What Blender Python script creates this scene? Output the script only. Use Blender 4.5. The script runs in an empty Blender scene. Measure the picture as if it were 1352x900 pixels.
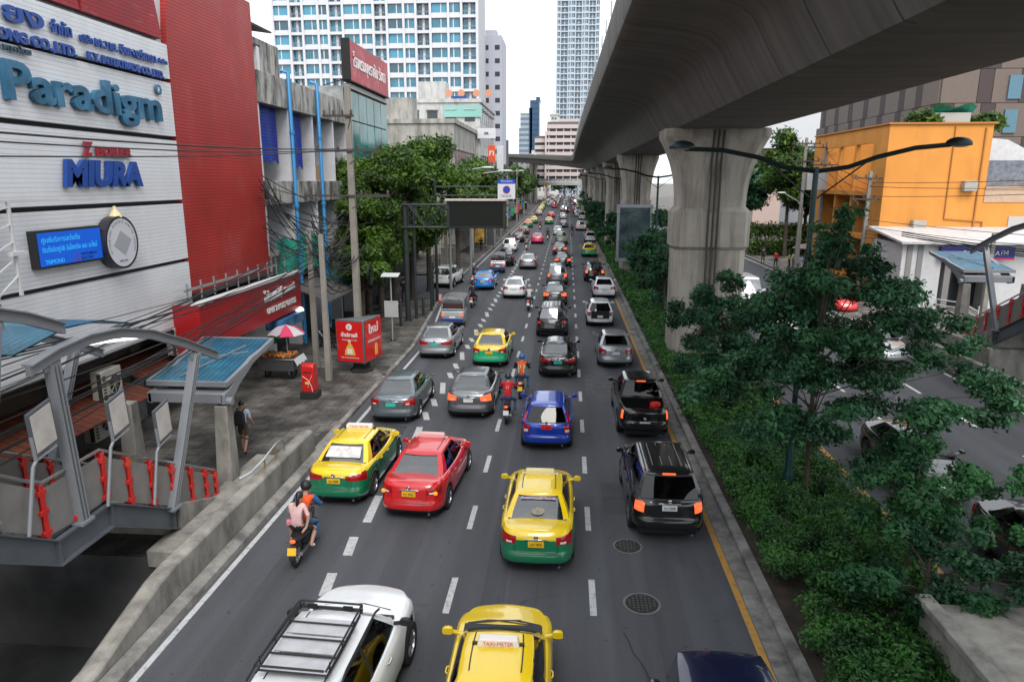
import bpy, math, random
import numpy as np
from math import sin, cos, pi, radians, sqrt, atan2, hypot
from mathutils import Vector, Matrix
R = random.Random(11)
NR = np.random.RandomState(5)
S = bpy.context.scene
COL = S.collection
# ------------------------------------------------------------ camera
cam = bpy.data.cameras.new('camera'); cam_o = bpy.data.objects.new('camera', cam); COL.objects.link(cam_o)
cam.sensor_width = 36; cam.lens = 36 * 930 / 1352; cam.clip_end = 4000; cam.clip_start = .1
cam_o.location = (0, 0, 8.7)
cam_o.rotation_euler = (radians(90 - 12.783), 0, radians(4.377))
S.camera = cam_o
# ------------------------------------------------------------ overcast daylight
SUN_EL, SUN_AZ = radians(52), radians(163)      # azimuth from +Y, clockwise
w = bpy.data.worlds.new('World'); S.world = w; w.use_nodes = True
nt = w.node_tree; nt.nodes.clear()
out = nt.nodes.new('ShaderNodeOutputWorld'); bg = nt.nodes.new('ShaderNodeBackground')
sky = nt.nodes.new('ShaderNodeTexSky'); sky.sky_type = 'NISHITA'; sky.sun_disc = False
sky.sun_elevation = SUN_EL; sky.sun_rotation = SUN_AZ; sky.air_density = 1.2; sky.dust_density = 3
tc = nt.nodes.new('ShaderNodeTexCoord'); mp = nt.nodes.new('ShaderNodeMapping'); mp.inputs['Scale'].default_value = (1, 1, 3)
nz = nt.nodes.new('ShaderNodeTexNoise'); nz.inputs['Scale'].default_value = 2.2; nz.inputs['Detail'].default_value = 6
cr = nt.nodes.new('ShaderNodeMapRange'); cr.inputs[1].default_value = .35; cr.inputs[2].default_value = .7
cr.inputs[3].default_value = .82; cr.inputs[4].default_value = .97
cl = nt.nodes.new('ShaderNodeMix'); cl.data_type = 'RGBA'
cl.inputs[6].default_value = (9.6, 10.4, 11.4, 1); cl.inputs[7].default_value = (12.2, 12.5, 12.8, 1)
mx = nt.nodes.new('ShaderNodeMix'); mx.data_type = 'RGBA'
L_ = nt.links.new
L_(tc.outputs['Generated'], mp.inputs[0]); L_(mp.outputs[0], nz.inputs['Vector']); L_(nz.outputs[0], cr.inputs[0])
L_(nz.outputs[0], cl.inputs[0]); L_(cr.outputs[0], mx.inputs[0]); L_(sky.outputs[0], mx.inputs[6]); L_(cl.outputs[2], mx.inputs[7])
L_(mx.outputs[2], bg.inputs[0]); bg.inputs[1].default_value = .078; L_(bg.outputs[0], out.inputs[0])
sun = bpy.data.lights.new('sun', 'SUN'); sun.energy = 1.5; sun.angle = radians(32); sun.color = (1, .955, .89)
sun_o = bpy.data.objects.new('sun', sun); COL.objects.link(sun_o); sun_o.location = (0, 0, 60)
d = Vector((sin(SUN_AZ) * cos(SUN_EL), cos(SUN_AZ) * cos(SUN_EL), sin(SUN_EL)))
sun_o.rotation_euler = d.to_track_quat('Z', 'Y').to_euler()
S.view_settings.view_transform = 'Standard'; S.view_settings.look = 'None'
S.view_settings.exposure = 0.80; S.view_settings.gamma = 1; S.view_settings.use_curve_mapping = False
S.cycles.max_bounces = 5; S.cycles.diffuse_bounces = 1; S.cycles.glossy_bounces = 2; S.cycles.transmission_bounces = 3
S.cycles.transparent_max_bounces = 6; S.cycles.use_denoising = True; S.cycles.caustics_reflective = False; S.cycles.caustics_refractive = False
S.cycles.sample_clamp_indirect = 4

# ------------------------------------------------------------ materials
MATS = {}
def mat(name, c=(.5, .5, .5), rough=.6, metal=0, var=0, vscale=3, stretch=(1, 1, 1), bump=0, bscale=20, coat=0, ior=1.5,
        emis=0, ecol=None, dirt_or_shine=0, dcol=(.03, .03, .03), dscale=1.5, dstretch=(1, 1, 1), dlo=.5, dhi=.75, spec=.5, trans=0):
    if name in MATS: return MATS[name]
    m = bpy.data.materials.new(name); m.use_nodes = True; n = m.node_tree; N = n.nodes; K = n.links.new
    b = N['Principled BSDF']
    b.inputs['Roughness'].default_value = rough; b.inputs['Metallic'].default_value = metal
    b.inputs['IOR'].default_value = ior; b.inputs['Specular IOR Level'].default_value = spec
    b.inputs['Coat Weight'].default_value = coat; b.inputs['Coat Roughness'].default_value = .04
    c4 = tuple(c) + (1,)
    b.inputs['Base Color'].default_value = c4
    src = None
    if var or dirt_or_shine or bump: t = N.new('ShaderNodeTexCoord')
    if var:
        mpp = N.new('ShaderNodeMapping'); mpp.inputs['Scale'].default_value = stretch; K(t.outputs['Object'], mpp.inputs[0])
        z = N.new('ShaderNodeTexNoise'); z.inputs['Scale'].default_value = vscale; z.inputs['Detail'].default_value = 7; K(mpp.outputs[0], z.inputs['Vector'])
        mr = N.new('ShaderNodeMapRange'); mr.inputs[1].default_value = .3; mr.inputs[2].default_value = .7; K(z.outputs[0], mr.inputs[0])
        q = N.new('ShaderNodeMix'); q.data_type = 'RGBA'
        q.inputs[6].default_value = tuple(x * (1 - var) for x in c) + (1,); q.inputs[7].default_value = tuple(min(1, x * (1 + var)) for x in c) + (1,)
        K(mr.outputs[0], q.inputs[0]); src = q.outputs[2]
    if dirt_or_shine:
        mpp = N.new('ShaderNodeMapping'); mpp.inputs['Scale'].default_value = dstretch; K(t.outputs['Object'], mpp.inputs[0])
        z = N.new('ShaderNodeTexNoise'); z.inputs['Scale'].default_value = dscale; z.inputs['Detail'].default_value = 9; z.inputs['Roughness'].default_value = .65; K(mpp.outputs[0], z.inputs['Vector'])
        mr = N.new('ShaderNodeMapRange'); mr.inputs[1].default_value = dlo; mr.inputs[2].default_value = dhi; mr.inputs[4].default_value = dirt_or_shine; K(z.outputs[0], mr.inputs[0])
        q = N.new('ShaderNodeMix'); q.data_type = 'RGBA'; q.inputs[7].default_value = tuple(dcol) + (1,)
        if src: K(src, q.inputs[6])
        else: q.inputs[6].default_value = c4
        K(mr.outputs[0], q.inputs[0]); src = q.outputs[2]
    if src: K(src, b.inputs['Base Color'])
    if bump:
        z = N.new('ShaderNodeTexNoise'); z.inputs['Scale'].default_value = bscale; z.inputs['Detail'].default_value = 5; K(t.outputs['Object'], z.inputs['Vector'])
        bp = N.new('ShaderNodeBump'); bp.inputs['Strength'].default_value = bump; bp.inputs['Distance'].default_value = .02
        K(z.outputs[0], bp.inputs['Height']); K(bp.outputs[0], b.inputs['Normal'])
    if emis:
        b.inputs['Emission Color'].default_value = tuple(ecol or c) + (1,); b.inputs['Emission Strength'].default_value = emis
    if trans: b.inputs['Transmission Weight'].default_value = trans
    MATS[name] = m; return m

def lines_mat(name, c, line, period, axis='Z', rough=.5, var=.12, vscale=.8, stretch=(1, 1, 1), width=.16, bumpd=.02, dirt_or_shine=0, dcol=(.1, .1, .1), dscale=1, dstretch=(1, 1, 1), dlo=.5, dhi=.75):
    """painted metal cladding: grooves every `period` metres along an axis"""
    m = mat(name, c, rough, var=var, vscale=vscale, stretch=stretch, dirt_or_shine=dirt_or_shine, dcol=dcol, dscale=dscale, dstretch=dstretch, dlo=dlo, dhi=dhi)
    n = m.node_tree; N = n.nodes; K = n.links.new; b = N['Principled BSDF']
    t = N.new('ShaderNodeTexCoord'); sp = N.new('ShaderNodeSeparateXYZ'); K(t.outputs['Object'], sp.inputs[0])
    dv = N.new('ShaderNodeMath'); dv.operation = 'DIVIDE'; dv.inputs[1].default_value = period; K(sp.outputs[axis], dv.inputs[0])
    fr = N.new('ShaderNodeMath'); fr.operation = 'FRACT'; K(dv.outputs[0], fr.inputs[0])
    ls = N.new('ShaderNodeMath'); ls.operation = 'LESS_THAN'; ls.inputs[1].default_value = width; K(fr.outputs[0], ls.inputs[0])
    q = N.new('ShaderNodeMix'); q.data_type = 'RGBA'; q.inputs[7].default_value = tuple(line) + (1,)
    lk = b.inputs['Base Color'].links
    if lk: K(lk[0].from_socket, q.inputs[6])
    else: q.inputs[6].default_value = tuple(c) + (1,)
    K(ls.outputs[0], q.inputs[0]); K(q.outputs[2], b.inputs['Base Color'])
    bp = N.new('ShaderNodeBump'); bp.inputs['Strength'].default_value = .6; bp.inputs['Distance'].default_value = bumpd
    K(fr.outputs[0], bp.inputs['Height']); K(bp.outputs[0], b.inputs['Normal'])
    return m

def leaf_mat(name, dark, light, sc=1.2, trans=.35):
    m = bpy.data.materials.new(name); m.use_nodes = True; n = m.node_tree; N = n.nodes; K = n.links.new
    b = N['Principled BSDF']; b.inputs['Roughness'].default_value = .55
    t = N.new('ShaderNodeTexCoord'); z = N.new('ShaderNodeTexNoise'); z.inputs['Scale'].default_value = sc; z.inputs['Detail'].default_value = 3
    z2 = N.new('ShaderNodeTexNoise'); z2.inputs['Scale'].default_value = 14; K(t.outputs['Object'], z2.inputs['Vector'])
    K(t.outputs['Object'], z.inputs['Vector'])
    ad = N.new('ShaderNodeMath'); ad.operation = 'MULTIPLY_ADD'; ad.inputs[1].default_value = .6; K(z2.outputs[0], ad.inputs[0]); K(z.outputs[0], ad.inputs[2])
    mr = N.new('ShaderNodeMapRange'); mr.inputs[1].default_value = .62; mr.inputs[2].default_value = .98; K(ad.outputs[0], mr.inputs[0])
    q = N.new('ShaderNodeMix'); q.data_type = 'RGBA'; q.inputs[6].default_value = dark + (1,); q.inputs[7].default_value = light + (1,)
    K(mr.outputs[0], q.inputs[0]); K(q.outputs[2], b.inputs['Base Color'])
    tr = N.new('ShaderNodeBsdfTranslucent'); K(q.outputs[2], tr.inputs[0])
    ms = N.new('ShaderNodeMixShader'); ms.inputs[0].default_value = trans
    K(b.outputs[0], ms.inputs[1]); K(tr.outputs[0], ms.inputs[2]); K(ms.outputs[0], N['Material Output'].inputs[0])
    return m

# ------------------------------------------------------------ mesh builder
def frame_for(dv):
    dv = Vector(dv).normalized(); up = Vector((0, 0, 1)) if abs(dv.z) < .95 else Vector((0, 1, 0))
    a = dv.cross(up).normalized(); b = a.cross(dv).normalized(); return a, b
class MB:
    def __init__(s): s.v = []; s.f = []; s.m = []
    def add(s, vs, fs, m=0):
        o = len(s.v); s.v += [tuple(p) for p in vs]
        for f in fs: s.f.append([i + o for i in f]); s.m.append(m)
        return s
    def box(s, x0, x1, y0, y1, z0, z1, m=0):
        return s.add([(x0, y0, z0), (x1, y0, z0), (x1, y1, z0), (x0, y1, z0), (x0, y0, z1), (x1, y0, z1), (x1, y1, z1), (x0, y1, z1)],
                     [(0, 3, 2, 1), (4, 5, 6, 7), (0, 1, 5, 4), (1, 2, 6, 5), (2, 3, 7, 6), (3, 0, 4, 7)], m)
    def cbox(s, c, sz, rz=0, m=0, tilt=0, ax='X'):
        M = Matrix.Translation(c) @ Matrix.Rotation(rz, 4, 'Z') @ Matrix.Rotation(tilt, 4, ax)
        x, y, z = sz[0] / 2, sz[1] / 2, sz[2] / 2
        vs = [M @ Vector(p) for p in [(-x, -y, -z), (x, -y, -z), (x, y, -z), (-x, y, -z), (-x, -y, z), (x, -y, z), (x, y, z), (-x, y, z)]]
        return s.add(vs, [(0, 3, 2, 1), (4, 5, 6, 7), (0, 1, 5, 4), (1, 2, 6, 5), (2, 3, 7, 6), (3, 0, 4, 7)], m)
    def beam(s, p0, p1, w_, h, m=0):
        p0 = Vector(p0); p1 = Vector(p1); a, b = frame_for(p1 - p0); a = a * w_ / 2; b = b * h / 2
        vs = [p0 - a - b, p0 + a - b, p0 + a + b, p0 - a + b, p1 - a - b, p1 + a - b, p1 + a + b, p1 - a + b]
        return s.add(vs, [(0, 1, 2, 3), (7, 6, 5, 4), (0, 4, 5, 1), (1, 5, 6, 2), (2, 6, 7, 3), (3, 7, 4, 0)], m)
    def tube(s, pts, r, n=8, m=0, cap=True):
        pts = [Vector(p) for p in pts]; k = len(pts)
        rs = r if isinstance(r, (list, tuple)) else [r] * k
        vs = []; pa = None
        for i, p in enumerate(pts):
            dv = (pts[min(i + 1, k - 1)] - pts[max(i - 1, 0)])
            if dv.length < 1e-6: dv = Vector((0, 0, 1))
            dv.normalize()
            if pa is None: a, b = frame_for(dv)
            else:
                a = pa - dv * pa.dot(dv)
                a = a.normalized() if a.length > 1e-5 else frame_for(dv)[0]
                b = a.cross(dv).normalized()
            pa = a
            for j in range(n):
                t = 2 * pi * j / n; vs.append(p + (a * cos(t) + b * sin(t)) * rs[i])
        fs = [(i * n + j, i * n + (j + 1) % n, (i + 1) * n + (j + 1) % n, (i + 1) * n + j) for i in range(k - 1) for j in range(n)]
        if cap: fs += [tuple(range(n - 1, -1, -1)), tuple((k - 1) * n + j for j in range(n))]
        return s.add(vs, fs, m)
    def loft(s, rings, m=0, closed=True, cap=True):
        n = len(rings[0]); vs = [p for r in rings for p in r]; e = n if closed else n - 1
        fs = [(i * n + j, i * n + (j + 1) % n, (i + 1) * n + (j + 1) % n, (i + 1) * n + j) for i in range(len(rings) - 1) for j in range(e)]
        if cap and closed: fs += [tuple(range(n - 1, -1, -1)), tuple((len(rings) - 1) * n + j for j in range(n))]
        return s.add(vs, fs, m)
    def prism(s, poly, y0, y1, plane='XZ', m=0):
        """extrude a 2-D outline between two depths"""
        f = {'XZ': lambda a, b, t: (a, t, b), 'YZ': lambda a, b, t: (t, a, b), 'XY': lambda a, b, t: (a, b, t)}[plane]
        return s.loft([[f(a, b, y0) for a, b in poly], [f(a, b, y1) for a, b in poly]], m)
    def ball(s, c, r, m=0, n=12, k=8, zmin=-1):
        rx, ry, rz = r if isinstance(r, (tuple, list)) else (r, r, r)
        rings = []
        for i in range(k + 1):
            a = -pi / 2 + pi * i / k
            if sin(a) < zmin: a = math.asin(zmin)
            q = max(cos(a), .001); rings.append([(c[0] + rx * q * cos(2 * pi * j / n), c[1] + ry * q * sin(2 * pi * j / n), c[2] + rz * sin(a)) for j in range(n)])
        return s.loft(rings, m)
    def lathe(s, c, prof, axis='Z', n=20, m=0, cap=True):
        rings = []
        for r, h in prof:
            ring = []
            for j in range(n):
                t = 2 * pi * j / n; a, b = r * cos(t), r * sin(t)
                ring.append({'Z': (c[0] + a, c[1] + b, c[2] + h), 'X': (c[0] + h, c[1] + a, c[2] + b), 'Y': (c[0] + a, c[1] + h, c[2] + b)}[axis])
            rings.append(ring)
        return s.loft(rings, m, cap=cap)
    def mirror_x(s):
        o = len(s.v); n = len(s.f); s.v += [(-a, b, c) for a, b, c in s.v]
        for i in range(n): s.f.append([j + o for j in reversed(s.f[i])]); s.m.append(s.m[i])
        return s
    def build(s, name, mats, parent=None, bevel=0, ang=35, world=False, off=None):
        if world and parent is not None:
            p = parent; o = Vector((0, 0, 0))
            while p is not None: o += Vector(p.location); p = p.parent
            off = o
        vs = s.v if off is None else [(a - off[0], b - off[1], c - off[2]) for a, b, c in s.v]
        me = bpy.data.meshes.new(name); me.from_pydata(vs, [], s.f)
        if not isinstance(mats, (list, tuple)): mats = [mats]
        for x in mats: me.materials.append(x)
        me.polygons.foreach_set('material_index', s.m)
        me.polygons.foreach_set('use_smooth', [True] * len(s.f)); me.update()
        me.set_sharp_from_angle(angle=radians(ang))
        ob = bpy.data.objects.new(name, me); COL.objects.link(ob)
        if parent is not None: ob.parent = parent
        if bevel:
            bv = ob.modifiers.new('bevel', 'BEVEL'); bv.width = bevel; bv.segments = 2; bv.limit_method = 'ANGLE'; bv.angle_limit = radians(40)
        return ob

def tag(o, label=None, cat=None, group=None, kind=None):
    if label: o['label'] = label
    if cat: o['category'] = cat
    if group: o['group'] = group
    if kind: o['kind'] = kind
    return o
def thing(name, label, cat, loc=(0, 0, 0), rz=0, group=None):
    o = bpy.data.objects.new(name, None); COL.objects.link(o); o.location = loc; o.rotation_euler = (0, 0, rz); o.empty_display_size = .3
    return tag(o, label, cat, group)
def solo(mb, name, mats, label, cat, group=None, bevel=0, kind=None, ang=35):
    """a thing that is one mesh, built in world coordinates, origin at its base"""
    xs = [p[0] for p in mb.v]; ys = [p[1] for p in mb.v]; zs = [p[2] for p in mb.v]
    off = ((min(xs) + max(xs)) / 2, (min(ys) + max(ys)) / 2, min(zs))
    o = mb.build(name, mats, bevel=bevel, off=off, ang=ang); o.location = off
    return tag(o, label, cat, group, kind)
def struct(mb, name, mats, label=None, bevel=0):
    o = mb.build(name, mats, bevel=bevel); o['kind'] = 'structure'
    if label: o['label'] = label
    return o
def copy_tree(o, parent=None):
    c = o.copy(); COL.objects.link(c)
    if parent is not None: c.parent = parent
    for ch in o.children: copy_tree(ch, c)
    return c

def text_mesh(txt, size, ext=.0, bold=0, sx=1, spacing=1, align='LEFT'):
    cu = bpy.data.curves.new('lettering', 'FONT'); cu.body = txt; cu.size = size; cu.extrude = ext; cu.offset = bold; cu.space_character = spacing
    cu.align_x = align; cu.resolution_u = 3
    ob = bpy.data.objects.new('lettering_tmp', cu); COL.objects.link(ob)
    dg = bpy.context.evaluated_depsgraph_get(); me = bpy.data.meshes.new_from_object(ob.evaluated_get(dg))
    bpy.data.objects.remove(ob); return me
def letters(name, txt, size, m, parent, M, ext=.01, bold=0, spacing=1, fit=None, align='LEFT', shear=0):
    """solid lettering; M maps text plane (x right, y up, z towards the reader) to the parent's frame; fit = total width"""
    me = text_mesh(txt, size, ext, bold, spacing=spacing, align=align)
    if len(me.vertices) == 0: return None
    if shear: me.transform(Matrix(((1, shear, 0, 0), (0, 1, 0, 0), (0, 0, 1, 0), (0, 0, 0, 1))))
    if fit:
        xs = [v.co.x for v in me.vertices]; wd = max(xs) - min(xs); me.transform(Matrix.Scale(fit / wd, 4, (1, 0, 0)))
    me.transform(M); me.materials.clear(); me.materials.append(m)
    for p in me.polygons: p.use_smooth = False
    o = bpy.data.objects.new(name, me); COL.objects.link(o); o.parent = parent; return o
def Mplus_x(y, z, x=0):   # lettering on a face looking along +X (text runs towards +Y)
    return Matrix(((0, 0, 1, x), (1, 0, 0, y), (0, 1, 0, z), (0, 0, 0, 1)))
def Mminus_y(x, z, y=0):  # face looking towards the camera (-Y)
    return Matrix(((1, 0, 0, x), (0, 0, -1, y), (0, 1, 0, z), (0, 0, 0, 1)))
def Mminus_x(y, z, x=0):  # face looking along -X
    return Matrix(((0, 0, -1, x), (-1, 0, 0, y), (0, 1, 0, z), (0, 0, 0, 1)))

def leaf_cloud(name, blobs, n, size, m, parent=None, flat=.5, seed=1, aspect=1.7, shell=.55, core=0):
    """many small folded leaves spread through ellipsoids (cx,cy,cz,rx,ry,rz)"""
    rs = np.random.RandomState(seed); B = np.array(blobs, float)
    vol = np.prod(B[:, 3:], 1) ** .75; pk = rs.choice(len(B), n, p=vol / vol.sum())
    dv = rs.normal(size=(n, 3)); dv /= np.linalg.norm(dv, axis=1)[:, None]
    rad = shell + (1 - shell) * rs.rand(n); rad *= .82 + .32 * rs.rand(n); inner = rs.rand(n) < .25; rad[inner] *= rs.rand(inner.sum())
    c = B[pk, :3] + dv * rad[:, None] * B[pk, 3:]
    # twig clusters
    c += rs.normal(size=(n, 3)) * size * .5
    nrm = dv * (1 - flat) + np.array([0, 0, 1.]) * flat + rs.normal(size=(n, 3)) * .45; nrm /= np.linalg.norm(nrm, axis=1)[:, None]
    t = rs.normal(size=(n, 3)); t -= nrm * (t * nrm).sum(1)[:, None]; t /= np.linalg.norm(t, axis=1)[:, None]
    b = np.cross(nrm, t); s = size * (.45 + 1.15 * rs.rand(n) ** 1.6)[:, None]
    V = np.stack([c - t * s * aspect * .5, c + b * s * .42 - nrm * s * .12, c + t * s * aspect * .5, c - b * s * .42 - nrm * s * .12], 1).reshape(-1, 3)
    me = bpy.data.meshes.new(name); me.vertices.add(4 * n); me.vertices.foreach_set('co', V.ravel())
    me.loops.add(4 * n); me.loops.foreach_set('vertex_index', np.arange(4 * n)); me.polygons.add(n)
    me.polygons.foreach_set('loop_start', np.arange(0, 4 * n, 4)); me.polygons.foreach_set('loop_total', np.full(n, 4))
    me.materials.append(m); me.update(); me.validate()
    o = bpy.data.objects.new(name, me); COL.objects.link(o)
    if parent is not None: o.parent = parent
    return o
# ============================================================ ground, roads, median
def road_mat(name, c, seed=0):
    m = mat(name, c, .78, var=.27, vscale=.55, stretch=(2.2, .10, 1), bump=.7, bscale=60, dirt_or_shine=.55, dcol=(.03, .03, .032), dscale=.9, dstretch=(1, .35, 1), dlo=.52, dhi=.8)
    n = m.node_tree; N = n.nodes; K = n.links.new; b = N['Principled BSDF']; src = b.inputs['Base Color'].links[0].from_socket
    t = N.new('ShaderNodeTexCoord')
    z = N.new('ShaderNodeTexNoise'); z.inputs['Scale'].default_value = 55; z.inputs['Detail'].default_value = 3; K(t.outputs['Object'], z.inputs['Vector'])
    mr = N.new('ShaderNodeMapRange'); mr.inputs[1].default_value = .35; mr.inputs[2].default_value = .65; mr.inputs[3].default_value = .72; mr.inputs[4].default_value = 1.28; K(z.outputs[0], mr.inputs[0])
    q = N.new('ShaderNodeMix'); q.data_type = 'RGBA'; q.blend_type = 'MULTIPLY'; q.inputs[0].default_value = 1; K(src, q.inputs[6]); K(mr.outputs[0], q.inputs[7])
    # oil spots and small tar marks
    v = N.new('ShaderNodeTexVoronoi'); v.voronoi_dimensions = '2D'; v.inputs['Scale'].default_value = 2.3; K(t.outputs['Object'], v.inputs['Vector'])
    z3 = N.new('ShaderNodeTexNoise'); z3.inputs['Scale'].default_value = 1.7; K(t.outputs['Object'], z3.inputs['Vector'])
    th = N.new('ShaderNodeMapRange'); th.inputs[1].default_value = .5; th.inputs[2].default_value = .68; th.inputs[3].default_value = 0; th.inputs[4].default_value = .11; z3.inputs['Scale'].default_value = 2.6; z3.inputs['Detail'].default_value = 4; K(z3.outputs[0], th.inputs[0])
    lt = N.new('ShaderNodeMath'); lt.operation = 'LESS_THAN'; K(v.outputs['Distance'], lt.inputs[0]); K(th.outputs[0], lt.inputs[1])
    sc = N.new('ShaderNodeMath'); sc.operation = 'MULTIPLY'; sc.inputs[1].default_value = .55; K(lt.outputs[0], sc.inputs[0])
    q2 = N.new('ShaderNodeMix'); q2.data_type = 'RGBA'; q2.inputs[7].default_value = (.018, .018, .02, 1); K(q.outputs[2], q2.inputs[6]); K(sc.outputs[0], q2.inputs[0])
    K(q2.outputs[2], b.inputs['Base Color']); return m
ASPH = road_mat('asphalt', (.070, .074, .085)); ASPH2 = road_mat('asphalt_patch', (.052, .056, .065))
GROUND = mat('city_ground', (.16, .155, .14), .9, var=.3, vscale=.2)
LINE = mat('road_paint_white', (.47, .475, .48), .75, dirt_or_shine=.75, dcol=(.12, .12, .125), dscale=9, dlo=.5, dhi=.72, var=.12, vscale=2)
YLINE = mat('road_paint_yellow', (.48, .25, .045), .7, dirt_or_shine=.85, dcol=(.14, .12, .09), dscale=5, dlo=.48, dhi=.75)
KERB = mat('kerb_concrete', (.25, .24, .225), .85, var=.2, vscale=2, dirt_or_shine=.8, dcol=(.05, .05, .05), dscale=1.8, dlo=.42, dhi=.68, bump=.4, bscale=30)
CONC = mat('worn_concrete', (.31, .295, .265), .8, var=.2, vscale=1.5, dirt_or_shine=.85, dcol=(.06, .056, .05), dscale=1.6, dstretch=(1, 1, .5), dlo=.42, dhi=.74, bump=.25, bscale=25)
VIAD = mat('viaduct_concrete', (.165, .155, .14), .8, var=.12, vscale=.7, dirt_or_shine=.6, dcol=(.055, .05, .046), dscale=.75, dstretch=(.12, 2.6, .10), dlo=.42, dhi=.72, bump=.2, bscale=12)
PIER = mat('pier_concrete', (.47, .43, .37), .8, var=.15, vscale=.8, dirt_or_shine=.75, dcol=(.11, .095, .08), dscale=1.4, dstretch=(1.6, 1.6, .13), dlo=.45, dhi=.7, bump=.25, bscale=15)
SOIL = mat('soil', (.035, .026, .018), .95, var=.4, vscale=3, bump=.6, bscale=12)
def tile_mat(name, c, sx, sy, gro=.02):
    m = mat(name, c, .85, var=.25, vscale=.9, dirt_or_shine=.9, dcol=(.03, .029, .028), dscale=.8, dlo=.40, dhi=.6, bump=.2, bscale=30)
    n = m.node_tree; N = n.nodes; K = n.links.new; b = N['Principled BSDF']; src = b.inputs['Base Color'].links[0].from_socket
    t = N.new('ShaderNodeTexCoord'); br = N.new('ShaderNodeTexBrick'); br.inputs['Scale'].default_value = 1
    br.inputs['Brick Width'].default_value = sx; br.inputs['Row Height'].default_value = sy; br.inputs['Mortar Size'].default_value = gro
    br.inputs['Color1'].default_value = (1, 1, 1, 1); br.inputs['Color2'].default_value = (.72, .70, .68, 1); br.inputs['Mortar'].default_value = (.35, .35, .35, 1); br.offset = .5
    K(t.outputs['Object'], br.inputs['Vector'])
    q = N.new('ShaderNodeMix'); q.data_type = 'RGBA'; q.blend_type = 'MULTIPLY'; q.inputs[0].default_value = 1; K(src, q.inputs[6]); K(br.outputs['Color'], q.inputs[7]); K(q.outputs[2], b.inputs['Base Color']); return m
PAVE = tile_mat('pavement_slabs', (.155, .145, .13), .6, .6)
def sheet(m, pts, z):  # flat polygon
    m.add([(x, y, z) for x, y in pts], [tuple(range(len(pts)))])
PX0, PX1, PY0, PY1 = -14.6, -8.5, -4.0, 14.3          # sunken yard under the stairs
g = MB()
for a in ([(-900, -300), (PX0, -300), (PX0, 2500), (-900, 2500)], [(PX1, -300), (900, -300), (900, 2500), (PX1, 2500)], [(PX0, -300), (PX1, -300), (PX1, PY0), (PX0, PY0)], [(PX0, PY1), (PX1, PY1), (PX1, 2500), (PX0, 2500)]): sheet(g, a, -.03)
struct(g, 'ground', GROUND)
g = MB(); sheet(g, [(-7.98, -20), (4.24, -20), (4.24, 700), (-12.5, 700), (-9.95, 200), (-9.7, 120), (-9.6, 66), (-14.5, 65), (-16, 54.5), (-9.3, 51.5), (-9.0, 48), (-7.98, 36)], .0); struct(g, 'road', ASPH)
g = MB(); sheet(g, [(8.3, -20), (17.9, -20), (17.9, 52), (21.1, 62), (21.3, 700), (8.3, 700)], .0); struct(g, 'opposite_road', ASPH2)
# painted lines
g = MB(); gy = MB()
def strip(mb, x0, y0, x1, y1, w_, z=.004): mb.add([(x0 - w_ / 2, y0, z), (x0 + w_ / 2, y0, z), (x1 + w_ / 2, y1, z), (x1 - w_ / 2, y1, z)], [(0, 1, 2, 3)])
y = -6.0
while y < 340:
    for X_, off in ((.69, .85), (-2.36, .7)): strip(g, X_, y + off, X_, y + off + 1.35, .14)
    y += 3.62
y = -4.0; k_ = 0
while y < 120:      # broad broken line between bus lane and traffic
    ln = (.9, .9, 1.6)[k_ % 3]; strip(g, -5.08, y, -5.08 - (.25 if y > 24 else .1), y + ln, .23); y += ln + .78; k_ += 1
strip(g, -7.58, -20, -7.58, 38, .13); strip(g, -7.58, 38, -8.9, 50, .13); strip(g, -9.2, 67, -9.3, 200, .13)
y = -4
while y < 200:
    for X_ in (11.85, 14.95): strip(g, X_, y, X_, y + 1.5, .14)
    y += 4.2
strip(g, 17.6, -10, 17.6, 50, .13); strip(g, 20.7, 62, 20.9, 200, .13)
strip(gy, 3.81, -20, 3.81, 330, .15); strip(gy, 8.62, -20, 8.62, 330, .17)
struct(g, 'road_marking', LINE); struct(gy, 'yellow_road_marking', YLINE)
g = MB(); sheet(g, [(-1.75, -10), (-1.2, -10), (-1.15, 75), (-1.55, 75)], .002); struct(g, 'road_patch', ASPH2)
# kerbs
def kerb(name, pts, w_, h=.15, m=KERB, side=1):
    a = MB()
    rings = []
    for i, (x, y) in enumerate(pts):
        rings.append([(x, y, -.05), (x, y, h - .03), (x + side * .03, y, h), (x + side * w_, y, h), (x + side * w_, y, -.05)])
    a.loft(rings); struct(a, name, m)
kerb('kerb', [(4.26, y) for y in range(-20, 340, 8)], .24); kerb('kerb', [(8.3, y) for y in range(-20, 340, 8)], .2, side=-1)
kerb('kerb', [(-7.98, y) for y in (14, 24, 36)] + [(-9.0, 48), (-9.3, 51.4)], .18, side=-1)
kerb('kerb', [(-9.6, 66), (-9.7, 120), (-9.95, 200), (-11.5, 340)], .2, side=-1)
kerb('kerb', [(17.9, 46), (17.9, 52), (21.1, 62), (21.3, 300)], .2)
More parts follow.
